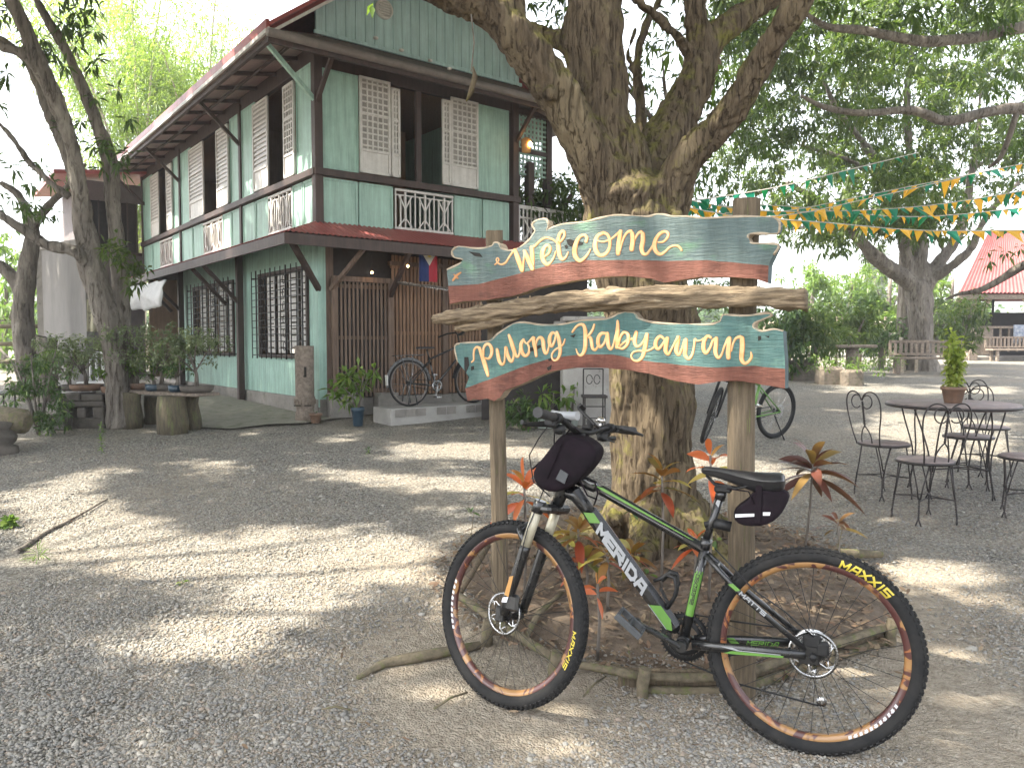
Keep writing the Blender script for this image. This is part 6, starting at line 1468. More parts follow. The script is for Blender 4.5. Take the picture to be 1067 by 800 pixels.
m = MB(); pbox(m, xl + .05, xr, yF + .1, yF + .2, pzE - .22, pzE - .06); m.bar((xl + .15, yF + .2, pzE - .14), (xl + 3.0, yR + 2.4, pzE - .14), .1); m.build('eave_beam', M['oldwood'], pav)
zc = A(0, 332, PY).z
for x_, y_, w_ in ((X0 + .62, PY, .2), (X0 + 1.3, PY + 1.6, .18), (X0 + 3.0, PY, .2), (X0 + .6, PY + 3.6, .16), (X0 + 2.2, PY + 3.6, .14), (X0 + 5.4, PY, .2)):
    m = MB(); pbox(m, x_ - w_ / 2, x_ + w_ / 2, y_ - w_ / 2, y_ + w_ / 2, pz0, pzE); pbox(m, x_ - w_ / 2 - .05, x_ + w_ / 2 + .05, y_ - w_ / 2 - .05, y_ + w_ / 2 + .05, pz0, pz0 + .3); m.build('post', M['oldwood'], pav)
m = MB(); m.bar((X0 + .75, PY, pz0 + 1.3), (X0 + 1.25, PY, pzE - .15), .1); m.bar((X0 + 2.9, PY, pz0 + 1.3), (X0 + 2.4, PY, pzE - .15), .1); m.build('brace', M['palewood'], pav)
zr = A(0, 341, PY).z; m = MB(); pbox(m, X0 + .5, X0 + 6, PY - .1, PY + .1, zr - .04, zr + .04); pbox(m, X0 + .7, X0 + 1.35, PY - .05, PY + .05, pz0 + .2, zr)
for i in range(10): pbox(m, X0 + 1.6 + i * .3, X0 + 1.66 + i * .3, PY - .03, PY + .03, pz0 + .3, zr)
m.build('railing', M['oldwood'], pav)
m = MB(); pbox(m, xl + .2, xr, PY - .1, PY + 4, pz0 - .1, pz0 + .12); m.build('floor', M['concrete'], pav)
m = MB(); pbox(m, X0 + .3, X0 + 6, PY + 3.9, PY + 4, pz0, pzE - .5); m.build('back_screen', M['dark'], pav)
m = MB(); pbox(m, X0 + 1.3, X0 + 1.37, PY + 1, PY + 1.07, pz0, pzE); pbox(m, X0 + 1.95, X0 + 2.02, PY + 1, PY + 1.07, pz0, pzE); pbox(m, X0 + 1.3, X0 + 2.0, PY + 1, PY + 1.05, pz0 + 1.5, pz0 + 1.56); m.build('inner_rail', M['iron'], pav)
bench(X0 + 2.1, PY - .55, 2.4, 0, 'slatted wooden bench along the front of the pavilion', .42, 'oldwood')
# cloth hung on the railing
M['bluecloth'] = pmat('blue_cloth', (.13, .17, .26), (.45, .47, .5), .9, scale=12)
o = empty('hanging_cloth', (X0 + 2.3, PY - .12, zr), 'blue and white cloth draped over the pavilion railing', 'cloth')
m = MB(); vs = []
for i in range(9):
    for j in range(7): vs.append((X0 + 2.0 + i * .08, PY - .14 + .03 * math.sin(i * 1.7), zr + .08 - j * (.1 + .015 * math.sin(i)))) 
m.add(vs, [(i * 7 + j, i * 7 + j + 1, i * 7 + j + 8, i * 7 + j + 7) for i in range(8) for j in range(6)], 0, True); c_ = m.build('cloth', M['bluecloth'], o); s_ = c_.modifiers.new('t', 'SOLIDIFY'); s_.thickness = .01
# kerb blocks: big stone blocks in a row
M['rock'] = pmat('brown_stone', (.20, .165, .13), (.12, .10, .08), .95, scale=5, bmp=1, bscale=14, bdist=.04, spots=((.09, .10, .06), 4, .55))
def block(px0, px1, pyb, pyt, Y, label):
    a = A(px0, pyb, Y); b = A(px1, pyb, Y); z0 = gz(0, Y); zt = A(px0, pyt, Y).z; cx = (a.x + b.x) / 2; w = (b.x - a.x) / 2
    r = empty('stone_block', (cx, Y, z0), label, 'stone block', 'stone blocks edging the bushes'); m = MB(); m.box(-w, w, -.2, .25, -.1, max(.2, zt - z0), 0, None, .06); o = sub(m, 'block', M['rock'], r)
    return r
block(822, 850, 396, 375, 18.0, 'rough stone block nearest the green bicycle in the row'); block(852, 876, 400, 382, 16.9, 'middle stone block of the row edging the bushes'); block(877, 897, 401, 385, 16.6, 'right end stone block of the row edging the bushes')
block(796, 821, 395, 374, 18.4, 'stone block peeking out behind the end of the lower sign board')
# lamp-like stump table near bush
o = empty('stump_table', (A(888, 378, 19).x, 19, gz(0, 19)), 'small dark stump table by the fence', 'table'); m = MB(); m.lathe([(.18, -.02), (.15, .5), (.14, .72)], 12); sub(m, 'stump', M['oldwood'], o)
m = MB(); m.box(-.48, .48, -.3, .3, .72, .80, 0, None, .02); sub(m, 'tabletop', M['oldwood'], o)
# bamboo fence behind the bench
fo = empty('bamboo_fence', (A(900, 365, 24).x, 24, gz(0, 24)), 'low bamboo rail fence in front of the far bushes', 'fence')
m = MB()
for z in (.55, .95, 1.3): m.tube([(-3.2, 0, z), (3.0, .1, z + .03)], .045, 7)
sub(m, 'rail', M['palewood'], fo)
for i in range(9):
    m = MB(); m.tube([(-3.1 + i * .75, 0, 0), (-3.1 + i * .75, 0, 1.5)], .04, 7); sub(m, 'post', M['oldwood'], fo)
# grey concrete counter and things beside the house
cb = empty('concrete_counter', Hh(6.3, 1.2, 0), 'grey concrete counter block with square holes beside the house', 'counter')
a0 = A(586, 415, 10.4); a1 = A(700, 415, 10.6); zt = A(0, 330, 10.5).z; z0 = gz(0, 10.5) - .05; z1 = A(0, 376, 10.5).z
m = MB(); m.box(a0.x, a1.x, 10.4, 10.9, z0, z1 + .35, 0, None, .012); m.box(a0.x + .0, a1.x, 10.35, 10.95, zt - .06, zt, 0, None, .01)
for x in np.linspace(a0.x, a1.x, 9): m.box(x - .1, x + .05, 10.5, 10.8, z1 + .35, zt - .06)
m.build('block', M['concrete_pale'], cb)
m = MB(); m.box(A(500, 400, 10.4).x, A(612, 400, 10.9).x, 10.95, 11.05, z0, zt + .55); m.box(A(560, 400, 10.4).x, A(600, 400, 10.9).x, 10.3, 11.05, zt + .5, zt + .58); m.build('dark_backing', M['dark'], cb)  # near-black sheet added to fill the dark area behind the counter
ck = empty('bar_stool', A(619, 414, 10.1), 'thin black iron chair against the concrete counter', 'chair'); ck.location.z = gz(0, 10.1)
m = MB()
for x in (-.13, .13):
    for y in (-.12, .12): m.tube([(x, y, 0), (x, y, .42 if y < 0 else .78)], .010, 6)
for z in (.15, .3): m.tube([(-.13, -.12, z), (.13, -.12, z)], .007, 5); 
sub(m, 'frame', M['wire'], ck); m = MB(); m.box(-.16, .16, -.15, .15, .41, .44); sub(m, 'seat', M['wire'], ck)
m = MB(); m.tube([(-.13, .12, .78), (.13, .12, .78)], .009, 6)
for x in (-.05, .05): m.tube([(x + .04 * math.cos(q), .12, .64 + .06 * math.sin(q)) for q in np.linspace(0, 6, 14)], .006, 5)
sub(m, 'backrest', M['wire'], ck)
M['palepot'] = pmat('pale_green_pot', (.42, .47, .43), (.33, .37, .34), .6, scale=8)
def potted(px, py, Y, r, h, potmat, blobs, per, L, W, leafm, label, stems=3, dens=60, square=False, name='potted_plant', z=None):
    b = A(px, py, Y); z = gz(0, Y) if z is None else z; o = empty(name, (b.x, Y, z), label, 'potted plant')
    m = MB()
    if square: m.box(-r, r, -r * .7, r * .7, 0, h, 0, None, .01); m.box(-r * 1.08, r * 1.08, -r * .78, r * .78, h - .03, h, 0, None, .005)
    else: pot(m, r, h)
    sub(m, 'pot', M[potmat], o)
    m = MB()
    for (c, rr) in blobs:
        for k in range(stems): e = Vector(c) + Vector([random.uniform(-.5, .5) * q for q in rr]); m.tube([(random.uniform(-.3, .3) * r, 0, h * .8), Vector((e.x * .4, e.y * .4, (h + e.z) / 2)), e], [.012, .008, .004], 6)
    sub(m, 'stems', M['bark_grey'], o)
    C = blob_points([((c[0] + b.x, c[1] + Y, c[2] + z), rr) for c, rr in blobs], dens * 2.2, thr=-.3, gs=6); P, D = clumps(C, per, L * .6, .2)
    leaves_mesh('foliage', P, D, L * RNG.uniform(.7, 1.2, len(P)), W, M[leafm], o); return o
potted(576, 416, 10.2, .20, .16, 'palepot', [((.0, 0, .42), (.28, .15, .10))], 6, .18, .05, 'leaf_light', 'pale rectangular planter with a thick stemmed plant by the counter', square=True, dens=300)
potted(596, 412, 10.3, .10, .15, 'palepot', [((.03, 0, .52), (.05, .05, .05))], 4, .10, .03, 'leaf_light', 'small pale pot with one thick leaning stem right of the planter', stems=2, dens=400)
potted(547, 424, 10.0, .07, .06, 'terracotta', [((0, 0, .22), (.26, .2, .20)), ((-.12, 0, .38), (.15, .12, .14))], 8, .10, .025, 'shrub', 'bushy fine leaved green plant right of the left sign post', dens=520)
# corner: wooden mortar pillar, little pots
cp = Hh(-.1, -.42, 0); cp = A(318, 434, 10.75)
o = empty('wooden_pillar', (cp.x, 10.75, .36), 'tall weathered hollowed wooden pillar with a toothed collar at the house corner', 'pillar')
m = MB(); m.lathe([(.13, -.1), (.135, .08), (.12, .13), (.13, .20), (.135, .26), (.14, .31), (.13, .33), (.128, .60), (.13, .95), (.13, 1.03), (.10, 1.03), (.09, .9), (0, .9)], 22)
for i in range(18): a = i * 2 * PI / 18; m.box(.12, .15, -.012, .012, .22, .29, 0, Matrix.Rotation(a, 4, 'Z'))
m.box(-.02, .03, -.145, -.12, .62, .76); sub(m, 'column', M['oldwood'], o)
m = MB(); m.box(.02, .06, -.139, -.128, .60, .74); m.box(-.12, .12, -.128, -.120, .2, .215); sub(m, 'slot_patch', M['painted_hole'], o)  # near-black raised pieces stand in for the shade of a recess
potted(329, 435, 10.5, .085, .13, 'terracotta', [((0, 0, .15), (.03, .03, .02))], 4, .04, .02, 'shrub', 'small empty brown pot at the foot of the wooden pillar', dens=500, name='flower_pot', z=.34)
M['bluepot'] = pmat('blue_pot', (.03, .06, .09), (.02, .04, .06), .45, scale=8)
potted(373, 435, 10.2, .085, .25, 'bluepot', [((-.12, 0, .55), (.26, .2, .20)), ((.10, 0, .68), (.18, .12, .12)), ((-.1, 0, .36), (.14, .1, .08))], 9, .15, .055, 'leaf_light', 'leafy green plant in a blue pot before the slat screen', dens=190, z=.33)
# flag and little bark sign under the lower roof
fl = Hh(2.42, -.62, 3.15); fo_ = empty('flag', Hh(2.4, -.6, 3.36), 'vertical flag with blue and red halves and a white triangle on top', 'flag')
M['flagblue'] = pmat('flag_blue', (.012, .03, .13), (.01, .025, .10), .8, scale=10); M['flagred'] = pmat('flag_red', (.40, .025, .04), (.33, .02, .035), .8, scale=10); M['flagwhite'] = pmat('flag_white', (.55, .52, .45), (.48, .46, .40), .8, scale=10); M['sunyellow'] = pmat('flag_yellow', (.7, .5, .05), (.6, .42, .04), .8, scale=10)
def fv(s, z, d=0): return (s, -.62 - .02 * math.sin(s * 22) - d, z)
s0, s1, z0, z1 = 1.86, 2.28, 2.66, 3.28; sm = (s0 + s1) / 2
m = MB(Hm)
for (a, b, mi) in ((s0, sm, 0), (sm, s1, 1)):
    for k in range(4):
        x0 = a + (b - a) * k / 4; x1 = a + (b - a) * (k + 1) / 4; m.add([fv(x0, z0), fv(x1, z0), fv(x1, z1), fv(x0, z1), fv(x0, z0, -.008), fv(x1, z0, -.008), fv(x1, z1, -.008), fv(x0, z1, -.008)], [(0, 1, 2, 3), (7, 6, 5, 4), (0, 4, 5, 1), (1, 5, 6, 2), (2, 6, 7, 3), (3, 7, 4, 0)], mi)
m.add([fv(s0 + .01, z1 - .005, .022), fv(s1 - .01, z1 - .005, .022), fv(sm, z1 - .31, .022)], [(0, 2, 1)], 2)
m.add([fv(sm + .035 * math.cos(q), z1 - .10 + .035 * math.sin(q), .026) for q in np.linspace(0, 6.28, 13)[:-1]], [list(range(12))], 3)
for q in range(8): a = q * PI / 4; m.add([fv(sm + .07 * math.cos(a), z1 - .10 + .07 * math.sin(a), .025), fv(sm + .03 * math.cos(a + .3), z1 - .10 + .03 * math.sin(a + .3), .025), fv(sm + .03 * math.cos(a - .3), z1 - .10 + .03 * math.sin(a - .3), .025)], [(0, 1, 2)], 3)
m.build('cloth', [M['flagblue'], M['flagred'], M['flagwhite'], M['sunyellow']], fo_)
bs_ = empty('bark_sign', Hh(2.3, -.55, 2.6), 'slim rough slab sign with pale lettering hanging below the flag', 'sign')
m = MB(Hm); P = bez([(p_[0] - .33, p_[1] - .07) for p_ in [(1.74, 2.69), (1.95, 2.665), (2.3, 2.65), (2.7, 2.63), (3.1, 2.59), (3.35, 2.57)]], 5)
m.tube([(p[0], -.55, p[1]) for p in P], [.03] + [.062] * (len(P) - 2) + [.03], 9, wob=.4, flat=.45); m.build('slab', M['bark_grey'], bs_)
m = MB(Hm)
def sgn_fn(x, y, l):
    u = (x - 485) / 310; s_ = 1.47 + u * 1.4; base = np.interp(x, [485, 640, 795], [398, 362, 374]); return Vector((s_, -.585 - l, np.interp(s_, [1.41, 1.97, 3.02], [2.585, 2.54, 2.465]) + (base - y) / 60 * .085 + .01))
strokes(m, pulong, sgn_fn, .0, 1.1); m.build('lettering', M['white'], bs_)
for (s_, z_) in ((1.55, 2.93), (.98, 2.80)):
    o = empty('light_bulb', Hh(s_, -.7 if s_ > 1.2 else -.3, z_), 'tiny lit warm bulb under the lower roof' + (' left of the flag' if s_ > 1.2 else ' in front of the corner screen'), 'light bulb'); c = Hh(s_, -.7 if s_ > 1.2 else -.3, z_)
    m = MB(); m.lathe([(0, -.018), (.016, -.008), (.018, .006), (0, .022)], 12, 0, Matrix.Translation(c)); m.build('bulb', M['glow'], o)
    m = MB(); m.tube([c + Vector((0, 0, .02)), c + Vector((0, 0, .25))], .004, 5); m.build('wire', M['wire'], o)

# ================================================================ BUNTING
M['flag_green'] = leaf_mat('green_pennant', (.01, .22, .14), (.015, .30, .19), None, .5, .5); M['flag_yellow'] = leaf_mat('yellow_pennant', (.66, .45, .05), (.74, .52, .08), None, .5, .5); M['cord'] = pmat('cord', (.5, .48, .42), (.4, .38, .33), .8)
def bunting(pts, n, pat, size, label, seed):
    random.seed(seed); C = [A(*p) for p in pts]; P = [Vector(v) for v in bez(C, 8)]
    r = empty('bunting', C[0], label, 'bunting', 'strings of bunting across the yard'); m = MB(); m.tube(P, .008, 5); m.build('cord', M['cord'], r)
    L = [0]
    for i in range(1, len(P)): L.append(L[-1] + (P[i] - P[i - 1]).length)
    for i in range(n):
        s = L[-1] * (i + .5 + random.uniform(-.25, .25)) / n; k = max(j for j in range(len(L)) if L[j] <= s); k = min(k, len(P) - 2); t = (s - L[k]) / (L[k + 1] - L[k]); c = P[k].lerp(P[k + 1], t); d = (P[k + 1] - P[k]).normalized()
        w = size * random.uniform(.6, 1.3); h = w * random.uniform(.9, 1.5); sw = random.uniform(-1.1, 1.1) * h; tw = random.uniform(-.9, .9) * h
        tip = c + Vector((sw * .5, tw, -h * random.uniform(.6, 1))); a, b = c - d * w / 2, c + d * w / 2; mid = (a + b + tip) / 3 + Vector((0, random.uniform(-.05, .05), 0))
        m = MB(); m.add([a, b, tip, mid, a + Vector((0, .004, 0)), b + Vector((0, .004, 0)), tip + Vector((0, .004, 0))], [(0, 3, 1), (1, 3, 2), (2, 3, 0), (4, 5, 6), (0, 1, 5, 4), (1, 2, 6, 5), (2, 0, 4, 6)]); col = pat[i % len(pat)]; m.build('pennant', M['flag_green' if col == 'g' else 'flag_yellow'], r)
bunting([(690, 214, 9.5), (800, 197, 10.2), (880, 178, 11), (957, 159, 12)], 20, 'g', .15, 'topmost string of bunting with green pennants only', 1)
bunting([(700, 230, 11), (820, 224, 11.5), (900, 208, 12), (1005, 184, 12.5)], 20, 'yyg', .17, 'string of mostly yellow bunting rising to a free end at the right', 2)
bunting([(690, 216, 12), (800, 222, 12.5), (920, 200, 13), (1080, 168, 13.5)], 52, 'gyg', .13, 'thin string of green and yellow bunting rising to the right edge', 3)
bunting([(700, 206, 11.5), (800, 220, 12), (950, 216, 12.2), (1085, 196, 12.5)], 64, 'yg', .15, 'green and yellow bunting, second string from the bottom', 4)
bunting([(700, 212, 10.8), (760, 224, 11), (860, 232, 11.5), (960, 240, 12), (1085, 240, 12)], 64, 'ygy', .15, 'lowest string of yellow and green bunting, sagging furthest', 5)
bunting([(696, 222, 13), (800, 214, 13.5), (950, 226, 14), (1090, 214, 14.5)], 64, 'ggy', .15, 'farthest string of mostly green bunting', 6)
random.seed(21)

M['soot'] = pmat('sooty_block', (.06, .052, .045), (.12, .105, .09), .95, scale=8, bmp=.8, bscale=30, bdist=.01)
# ================================================================ LEFT SIDE: planters, bench of stumps, wall, tarpaulin
M['fibre'] = pmat('grey_panel', (.20, .19, .18), (.15, .143, .136), .9, scale=3, stretch=(1, 1, .3), bmp=.2, spots=((.2, .18, .17), 2.2, .60))
wa, wb_ = A(46, 395, 15.5), A(92, 405, 13.4); zt0, zt1 = A(46, 258, 15.5).z, A(92, 252, 13.4).z
wl = empty('grey_wall', (wa.x, wa.y, gz(0, 15)), 'tall plain grey panel wall behind the leaning trunks', 'wall')
m = MB(); d = (wb_ - wa); d.z = 0; d.normalize(); nrm = Vector((-d.y, d.x, 0)) * .12
q = [Vector((wa.x, wa.y, .3)), Vector((wb_.x, wb_.y, .3)), Vector((wb_.x, wb_.y, zt1)), Vector((wa.x, wa.y, zt0))]; m.add(q + [p + nrm for p in q], [(0, 1, 2, 3), (7, 6, 5, 4), (0, 4, 5, 1), (1, 5, 6, 2), (2, 6, 7, 3), (3, 7, 4, 0)]); m.build('panel', M['fibre'], wl)
m = MB(); m.bar(q[0], q[3] + Vector((0, 0, .05)), .12); m.bar(q[3], q[2], .1); m.build('frame', M['concrete'], wl)
M['tarp'] = pmat('white_tarp', (.62, .62, .62), (.5, .5, .51), .6, scale=5, bmp=.4, bscale=8, bdist=.05)
tp = empty('tarpaulin', A(152, 300, 13.2), 'crumpled white tarpaulin tied under the lower roof', 'tarpaulin'); m = MB(); vs = []
nx_, ny_ = 14, 10; cA, cB, cC, cD = A(133, 300, 13.6), A(174, 291, 12.6), A(168, 319, 12.5), A(136, 321, 13.5)
for i in range(nx_ + 1):
    for j in range(ny_ + 1):
        u, v = i / nx_, j / ny_; p = cA.lerp(cB, u).lerp(cD.lerp(cC, u), v); p = p + Vector((0, -.12 * math.sin(v * PI) , -.05 * math.sin(u * PI) * v)) + Vector((1, 1, 1)) * .06 * noise.noise(p * 5); vs.append(p)
m.add(vs, [(i * (ny_ + 1) + j, i * (ny_ + 1) + j + 1, (i + 1) * (ny_ + 1) + j + 1, (i + 1) * (ny_ + 1) + j) for i in range(nx_) for j in range(ny_)], 0, True); c_ = m.build('sheet', M['tarp'], tp); s_ = c_.modifiers.new('t', 'SOLIDIFY'); s_.thickness = .012
hc = empty('hanging_cloth', A(98, 320, 12.6), 'yellowish cloth with a dark leaf print hanging left of the trunk', 'cloth'); M['ycloth'] = pmat('printed_cloth', (.45, .42, .30), (.38, .35, .25), .9, scale=5, spots=((.08, .08, .06), 9, .56))
m = MB(); vs = []
for i in range(8):
    for j in range(9): p = A(91 + i * 2.2, 312 + j * 4.2, 12.6 + .05 * math.sin(i * 1.8)); vs.append(p)
m.add(vs, [(i * 9 + j, i * 9 + j + 1, i * 9 + j + 10, i * 9 + j + 9) for i in range(7) for j in range(8)], 0, True); c_ = m.build('cloth', M['ycloth'], hc); s_ = c_.modifiers.new('t', 'SOLIDIFY'); s_.thickness = .008
def stump(px, py, Y, r, h, label, mat='mosswood', cat='stump'):
    b = A(px, py, Y); z = gz(0, Y); o = empty('stump', (b.x, Y, z), label, cat); m = MB()
    m.tube([(0, 0, -.05), (.01, 0, h * .3), (-.01, 0, h * .7), (0, 0, h)], [r * 1.1, r, r * .95, r], 16, wob=.35, seed=px); sub(m, 'log', M[mat], o); return o
M['log'] = wood_mat('upright_log', (.125, .105, .07), (.07, .06, .042), (3, 3, .6), 8, .95, 1, .012, spots=((.12, .13, .06), 5, .55))
SY = 9.7; hz_ = A(0, 413, SY).z - gz(0, SY)
stump(138, 440, SY + .5, .13, hz_, 'mossy upright log carrying the left end of the plank', 'log'); stump(180, 445, SY, .155, hz_, 'thick upright log under the right half of the plank, lit from the front', 'log'); stump(199, 441, SY + .35, .12, hz_, 'narrower upright log under the right end of the plank', 'log'); stump(160, 438, SY + .9, .12, hz_ * .8, 'dark upright log behind the middle of the plank', 'log')
zp = gz(0, SY) + hz_; pl = empty('plank_shelf', A(170, 410, SY + .3), 'ridged plank laid across upright logs holding bonsai pots', 'shelf')
m = MB(); a, b = A(120, 408, SY + .9), A(215, 412, SY + .05)
d = (b - a); L_ = math.hypot(d.x, d.y); th_ = math.atan2(d.y, d.x); T = Matrix.Translation((a.x, a.y, zp)) @ Matrix.Rotation(th_, 4, 'Z'); m.box(0, L_, -.16, .22, .0, .035, 0, T, .008)
for i in range(26): m.tube([T @ Vector((L_ * (i + .5) / 26, -.17, .028)), T @ Vector((L_ * (i + .5) / 26, .22, .028))], .014, 6)
m.build('plank', M['oldwood'], pl)
zb = zp + .045
def bonsai(px, Y, z, label, W_, H_, dens, leafm='grey_leaf', tray='concrete', per=8, L=.05, sp=.5, tr=.12, twigs=5):
    x = A(px, 400, Y).x; o = empty('bonsai', (x, Y, z), label, 'potted plant', 'bonsai and pot plants by the leaning trunks'); tray = 'soot' if tray == 'concrete' else tray; m = MB(); m.lathe([(tr * .8, 0), (tr, .03), (tr * 1.05, .085), (tr * .9, .085), (tr * .85, .06), (0, .06)], 22); sub(m, 'pot', M[tray], o)
    m = MB(); ends = []
    t0 = Vector((0, 0, .06)); t1 = Vector((random.uniform(-.05, .05), 0, .06 + H_ * .45)); m.tube([t0, t0.lerp(t1, .5) + Vector((.02, 0, 0)), t1], [.03, .024, .018], 8, wob=.4)
    for k in range(twigs):
        a = k * 2 * PI / twigs + random.random(); e = t1 + Vector((math.cos(a) * W_ * random.uniform(.4, .9), math.sin(a) * W_ * .5, H_ * random.uniform(.05, .6))); m.tube([t0.lerp(t1, random.uniform(.5, 1)), (t1 + e) / 2 + Vector((0, 0, .02)), e], [.012, .008, .003], 6); ends.append(e)
    sub(m, 'trunk', M['bark_grey'], o)
    bl = [((e.x + x, e.y + Y, e.z + z), (W_ * sp, W_ * sp * .7, H_ * .22)) for e in ends]; C = blob_points(bl, dens * 9, thr=-.2, gs=7); P, D = clumps(C, per, L * .9, .1); leaves_mesh('foliage', P, D, L * RNG.uniform(.6, 1.2, len(P)), L * .5, M[leafm], o)
bonsai(205, SY + .12, zb, 'largest bonsai in a wide shallow tray at the right end of the plank', .50, .70, 190, tr=.20, L=.045)
bonsai(168, SY + .5, zb, 'spreading bonsai with sparse long twigs in the middle of the plank', .68, .72, 90, twigs=10, L=.05)
bonsai(183, SY + .2, zb, 'small round shrub in a dark pot left of the largest bonsai', .22, .30, 420, 'shrub', 'bluepot', tr=.09)
bonsai(160, SY + .45, zb, 'small leafy shrub in a blue pot between the plank bonsai', .22, .26, 420, 'shrub', 'bluepot', tr=.10)
bonsai(143, SY + .7, zb, 'yellowish green leafy plant at the left end of the plank', .30, .40, 420, 'leaf_light', 'terracotta', tr=.10, L=.06)
bonsai(122, SY + .95, zb, 'dense low shrub at the far left tip of the plank', .26, .32, 420, 'grey_leaf', 'soot', tr=.10)
# dark wooden crate pile with bonsai on top
cy = 10.3; zc0 = gz(0, cy); o = empty('brick_plinth', (A(93, 440, cy).x, cy, zc0), 'dark soot-stained block pile holding a bonsai tray', 'plinth'); M['soot'] = pmat('sooty_block', (.06, .052, .045), (.12, .105, .09), .95, scale=8, bmp=.8, bscale=30, bdist=.01)
x0_, x1_ = A(68, 440, cy).x, A(117, 440, cy).x; hh = A(0, 407, cy).z - zc0; m = MB()
for (u0, u1, v0, v1) in ((0, 1, 0, .28), (0, .28, .28, .62), (.42, .62, .3, .6), (.75, 1, .28, .62), (.0, 1, .62, .78), (.03, .5, .78, .99), (.52, .97, .78, .97)): m.box(x0_ - o.location.x + (x1_ - x0_) * u0, x0_ - o.location.x + (x1_ - x0_) * u1 - .01, -.2, .25, hh * v0 - .02, hh * v1 - .004 - .02 * (v0 > 0), 0, None, .015)
sub(m, 'blocks', M['soot'], o)
bonsai(90, cy, zc0 + hh, 'wide bonsai with pinkish grey leaves on the dark block pile', .55, .62, 170, 'grey_leaf', 'terracotta', tr=.20, L=.045, twigs=8)
bonsai(72, cy - .05, zc0 + hh, 'small silvery shrub at the left end of the dark block pile', .26, .36, 380, 'grey_leaf', 'soot', tr=.09)
bonsai(112, cy - .12, zc0 + hh - .02, 'bright green seedling shrub at the right end of the dark block pile', .2, .28, 420, 'leaf_light', 'terracotta', tr=.08)
bonsai(52, 11.4, gz(0, 11.4) + .35, 'yellowish potted shrub behind the drooping bush', .34, .5, 300, 'leaf_light', 'soot', tr=.16)
bonsai(22, 11.0, gz(0, 11.0) + .40, 'round leafy plant standing on the small dark table', .3, .42, 300, 'shrub', 'soot', tr=.14)
o = empty('wooden_box', (A(62, 448, 10).x, 10.0, gz(0, 10)), 'small open box with one pale side left of the block pile', 'box'); m = MB(); m.box(-.10, .12, -.1, .1, 0, .2, 0, None, .01); sub(m, 'box', M['soot'], o); m = MB(); m.box(.0, .115, -.115, -.102, .02, .21); sub(m, 'pale_side', M['fibre'], o)
# left edge: ferny bush, log, stacked stones, small table
lb = A(40, 445, 9.6); o = empty('shrub', (lb.x, 9.6, gz(0, 9.6)), 'drooping dark green shrub at the left edge of the yard', 'shrub'); m = MB()
for k in range(7): a = k; m.tube([(0, 0, 0), (.1 * math.cos(a), .1 * math.sin(a), .4), (.3 * math.cos(a), .25 * math.sin(a), .75 + .05 * k)], [.02, .014, .006], 6)
sub(m, 'stems', M['bark_grey'], o); C = blob_points([((lb.x, 9.6, .75), (.42, .3, .42)), ((lb.x + .1, 9.6, 1.1), (.3, .25, .25)), ((lb.x + .2, 9.5, .55), (.25, .2, .25))], 700, thr=-.15, gs=5); P, D = clumps(C, 9, .07, .5); leaves_mesh('foliage', P, D, .07, .026, M['shrub'], o)
o = empty('log', G(12, 455), 'thick mossy log lying at the left edge', 'log'); m = MB(); c = G(12, 455); m.tube([A(-30, 436, 8.9), A(0, 437, 8.6), A(24, 439, 8.5), A(29, 440, 8.5)], [.13, .14, .13, .09], 18, wob=.2, seed=4); m.build('bole', M['mosswood'], o)
sb_ = G(-2, 472); o = empty('stone_mortar', sb_, 'stacked round stones cut off by the left edge', 'stone'); m = MB(); m.lathe([(.16, -.05), (.20, .0), (.19, .07), (.14, .09), (.17, .12), (.19, .18), (.15, .23), (.1, .25), (.13, .28), (.15, .33), (0, .35)], 20); sub(m, 'stones', M['soot'], o)
o = empty('side_table', A(8, 405, 11.0), 'small dark table with thin legs at the left edge', 'table'); o.location.z = gz(0, 11); m = MB(); m.box(-.35, .3, -.3, .3, .36, .39); sub(m, 'tabletop', M['wire'], o)
for x in (-.3, -.08, .1, .26): m = MB(); m.tube([(x, -.25, 0), (x, -.25, .36)], .012, 6); sub(m, 'leg', M['wire'], o)
o = empty('plastic_chair', A(101, 395, 12.2), 'white plastic chair half hidden behind the leaning trunk', 'chair'); o.location.z = gz(0, 12.2); m = MB()
m.box(-.22, .22, -.2, .2, .40, .43, 0, None, .01)
for x in (-.19, .19):
    for y in (-.17, .17): m.tube([(x, y, 0), (x, y, .40)], .018, 6)
m.tube([(-.2, .18, .42), (-.2, .2, .8), (-.1, .2, .88), (.1, .2, .88), (.2, .2, .8), (.2, .18, .42)], .02, 6)
for x in (-.1, 0, .1): m.box(x - .02, x + .02, .18, .2, .42, .87)
sub(m, 'body', M['tarp'], o)
# rail fence and bushes far left
fo = empty('rail_fence', A(10, 395, 17.5), 'rustic rail fence at the far left', 'fence'); fo.location.z = gz(0, 17.5); m = MB()
for z in (.45, .85, 1.25): m.tube([(-1.6, 0, z), (1.2, .1, z + .02)], .05, 7)
sub(m, 'rail', M['mosswood'], fo)
for x in (-1.3, -.5, .3, 1.0): m = MB(); m.tube([(x, 0, 0), (x, 0, 1.45)], .05, 7); sub(m, 'post', M['mosswood'], fo)
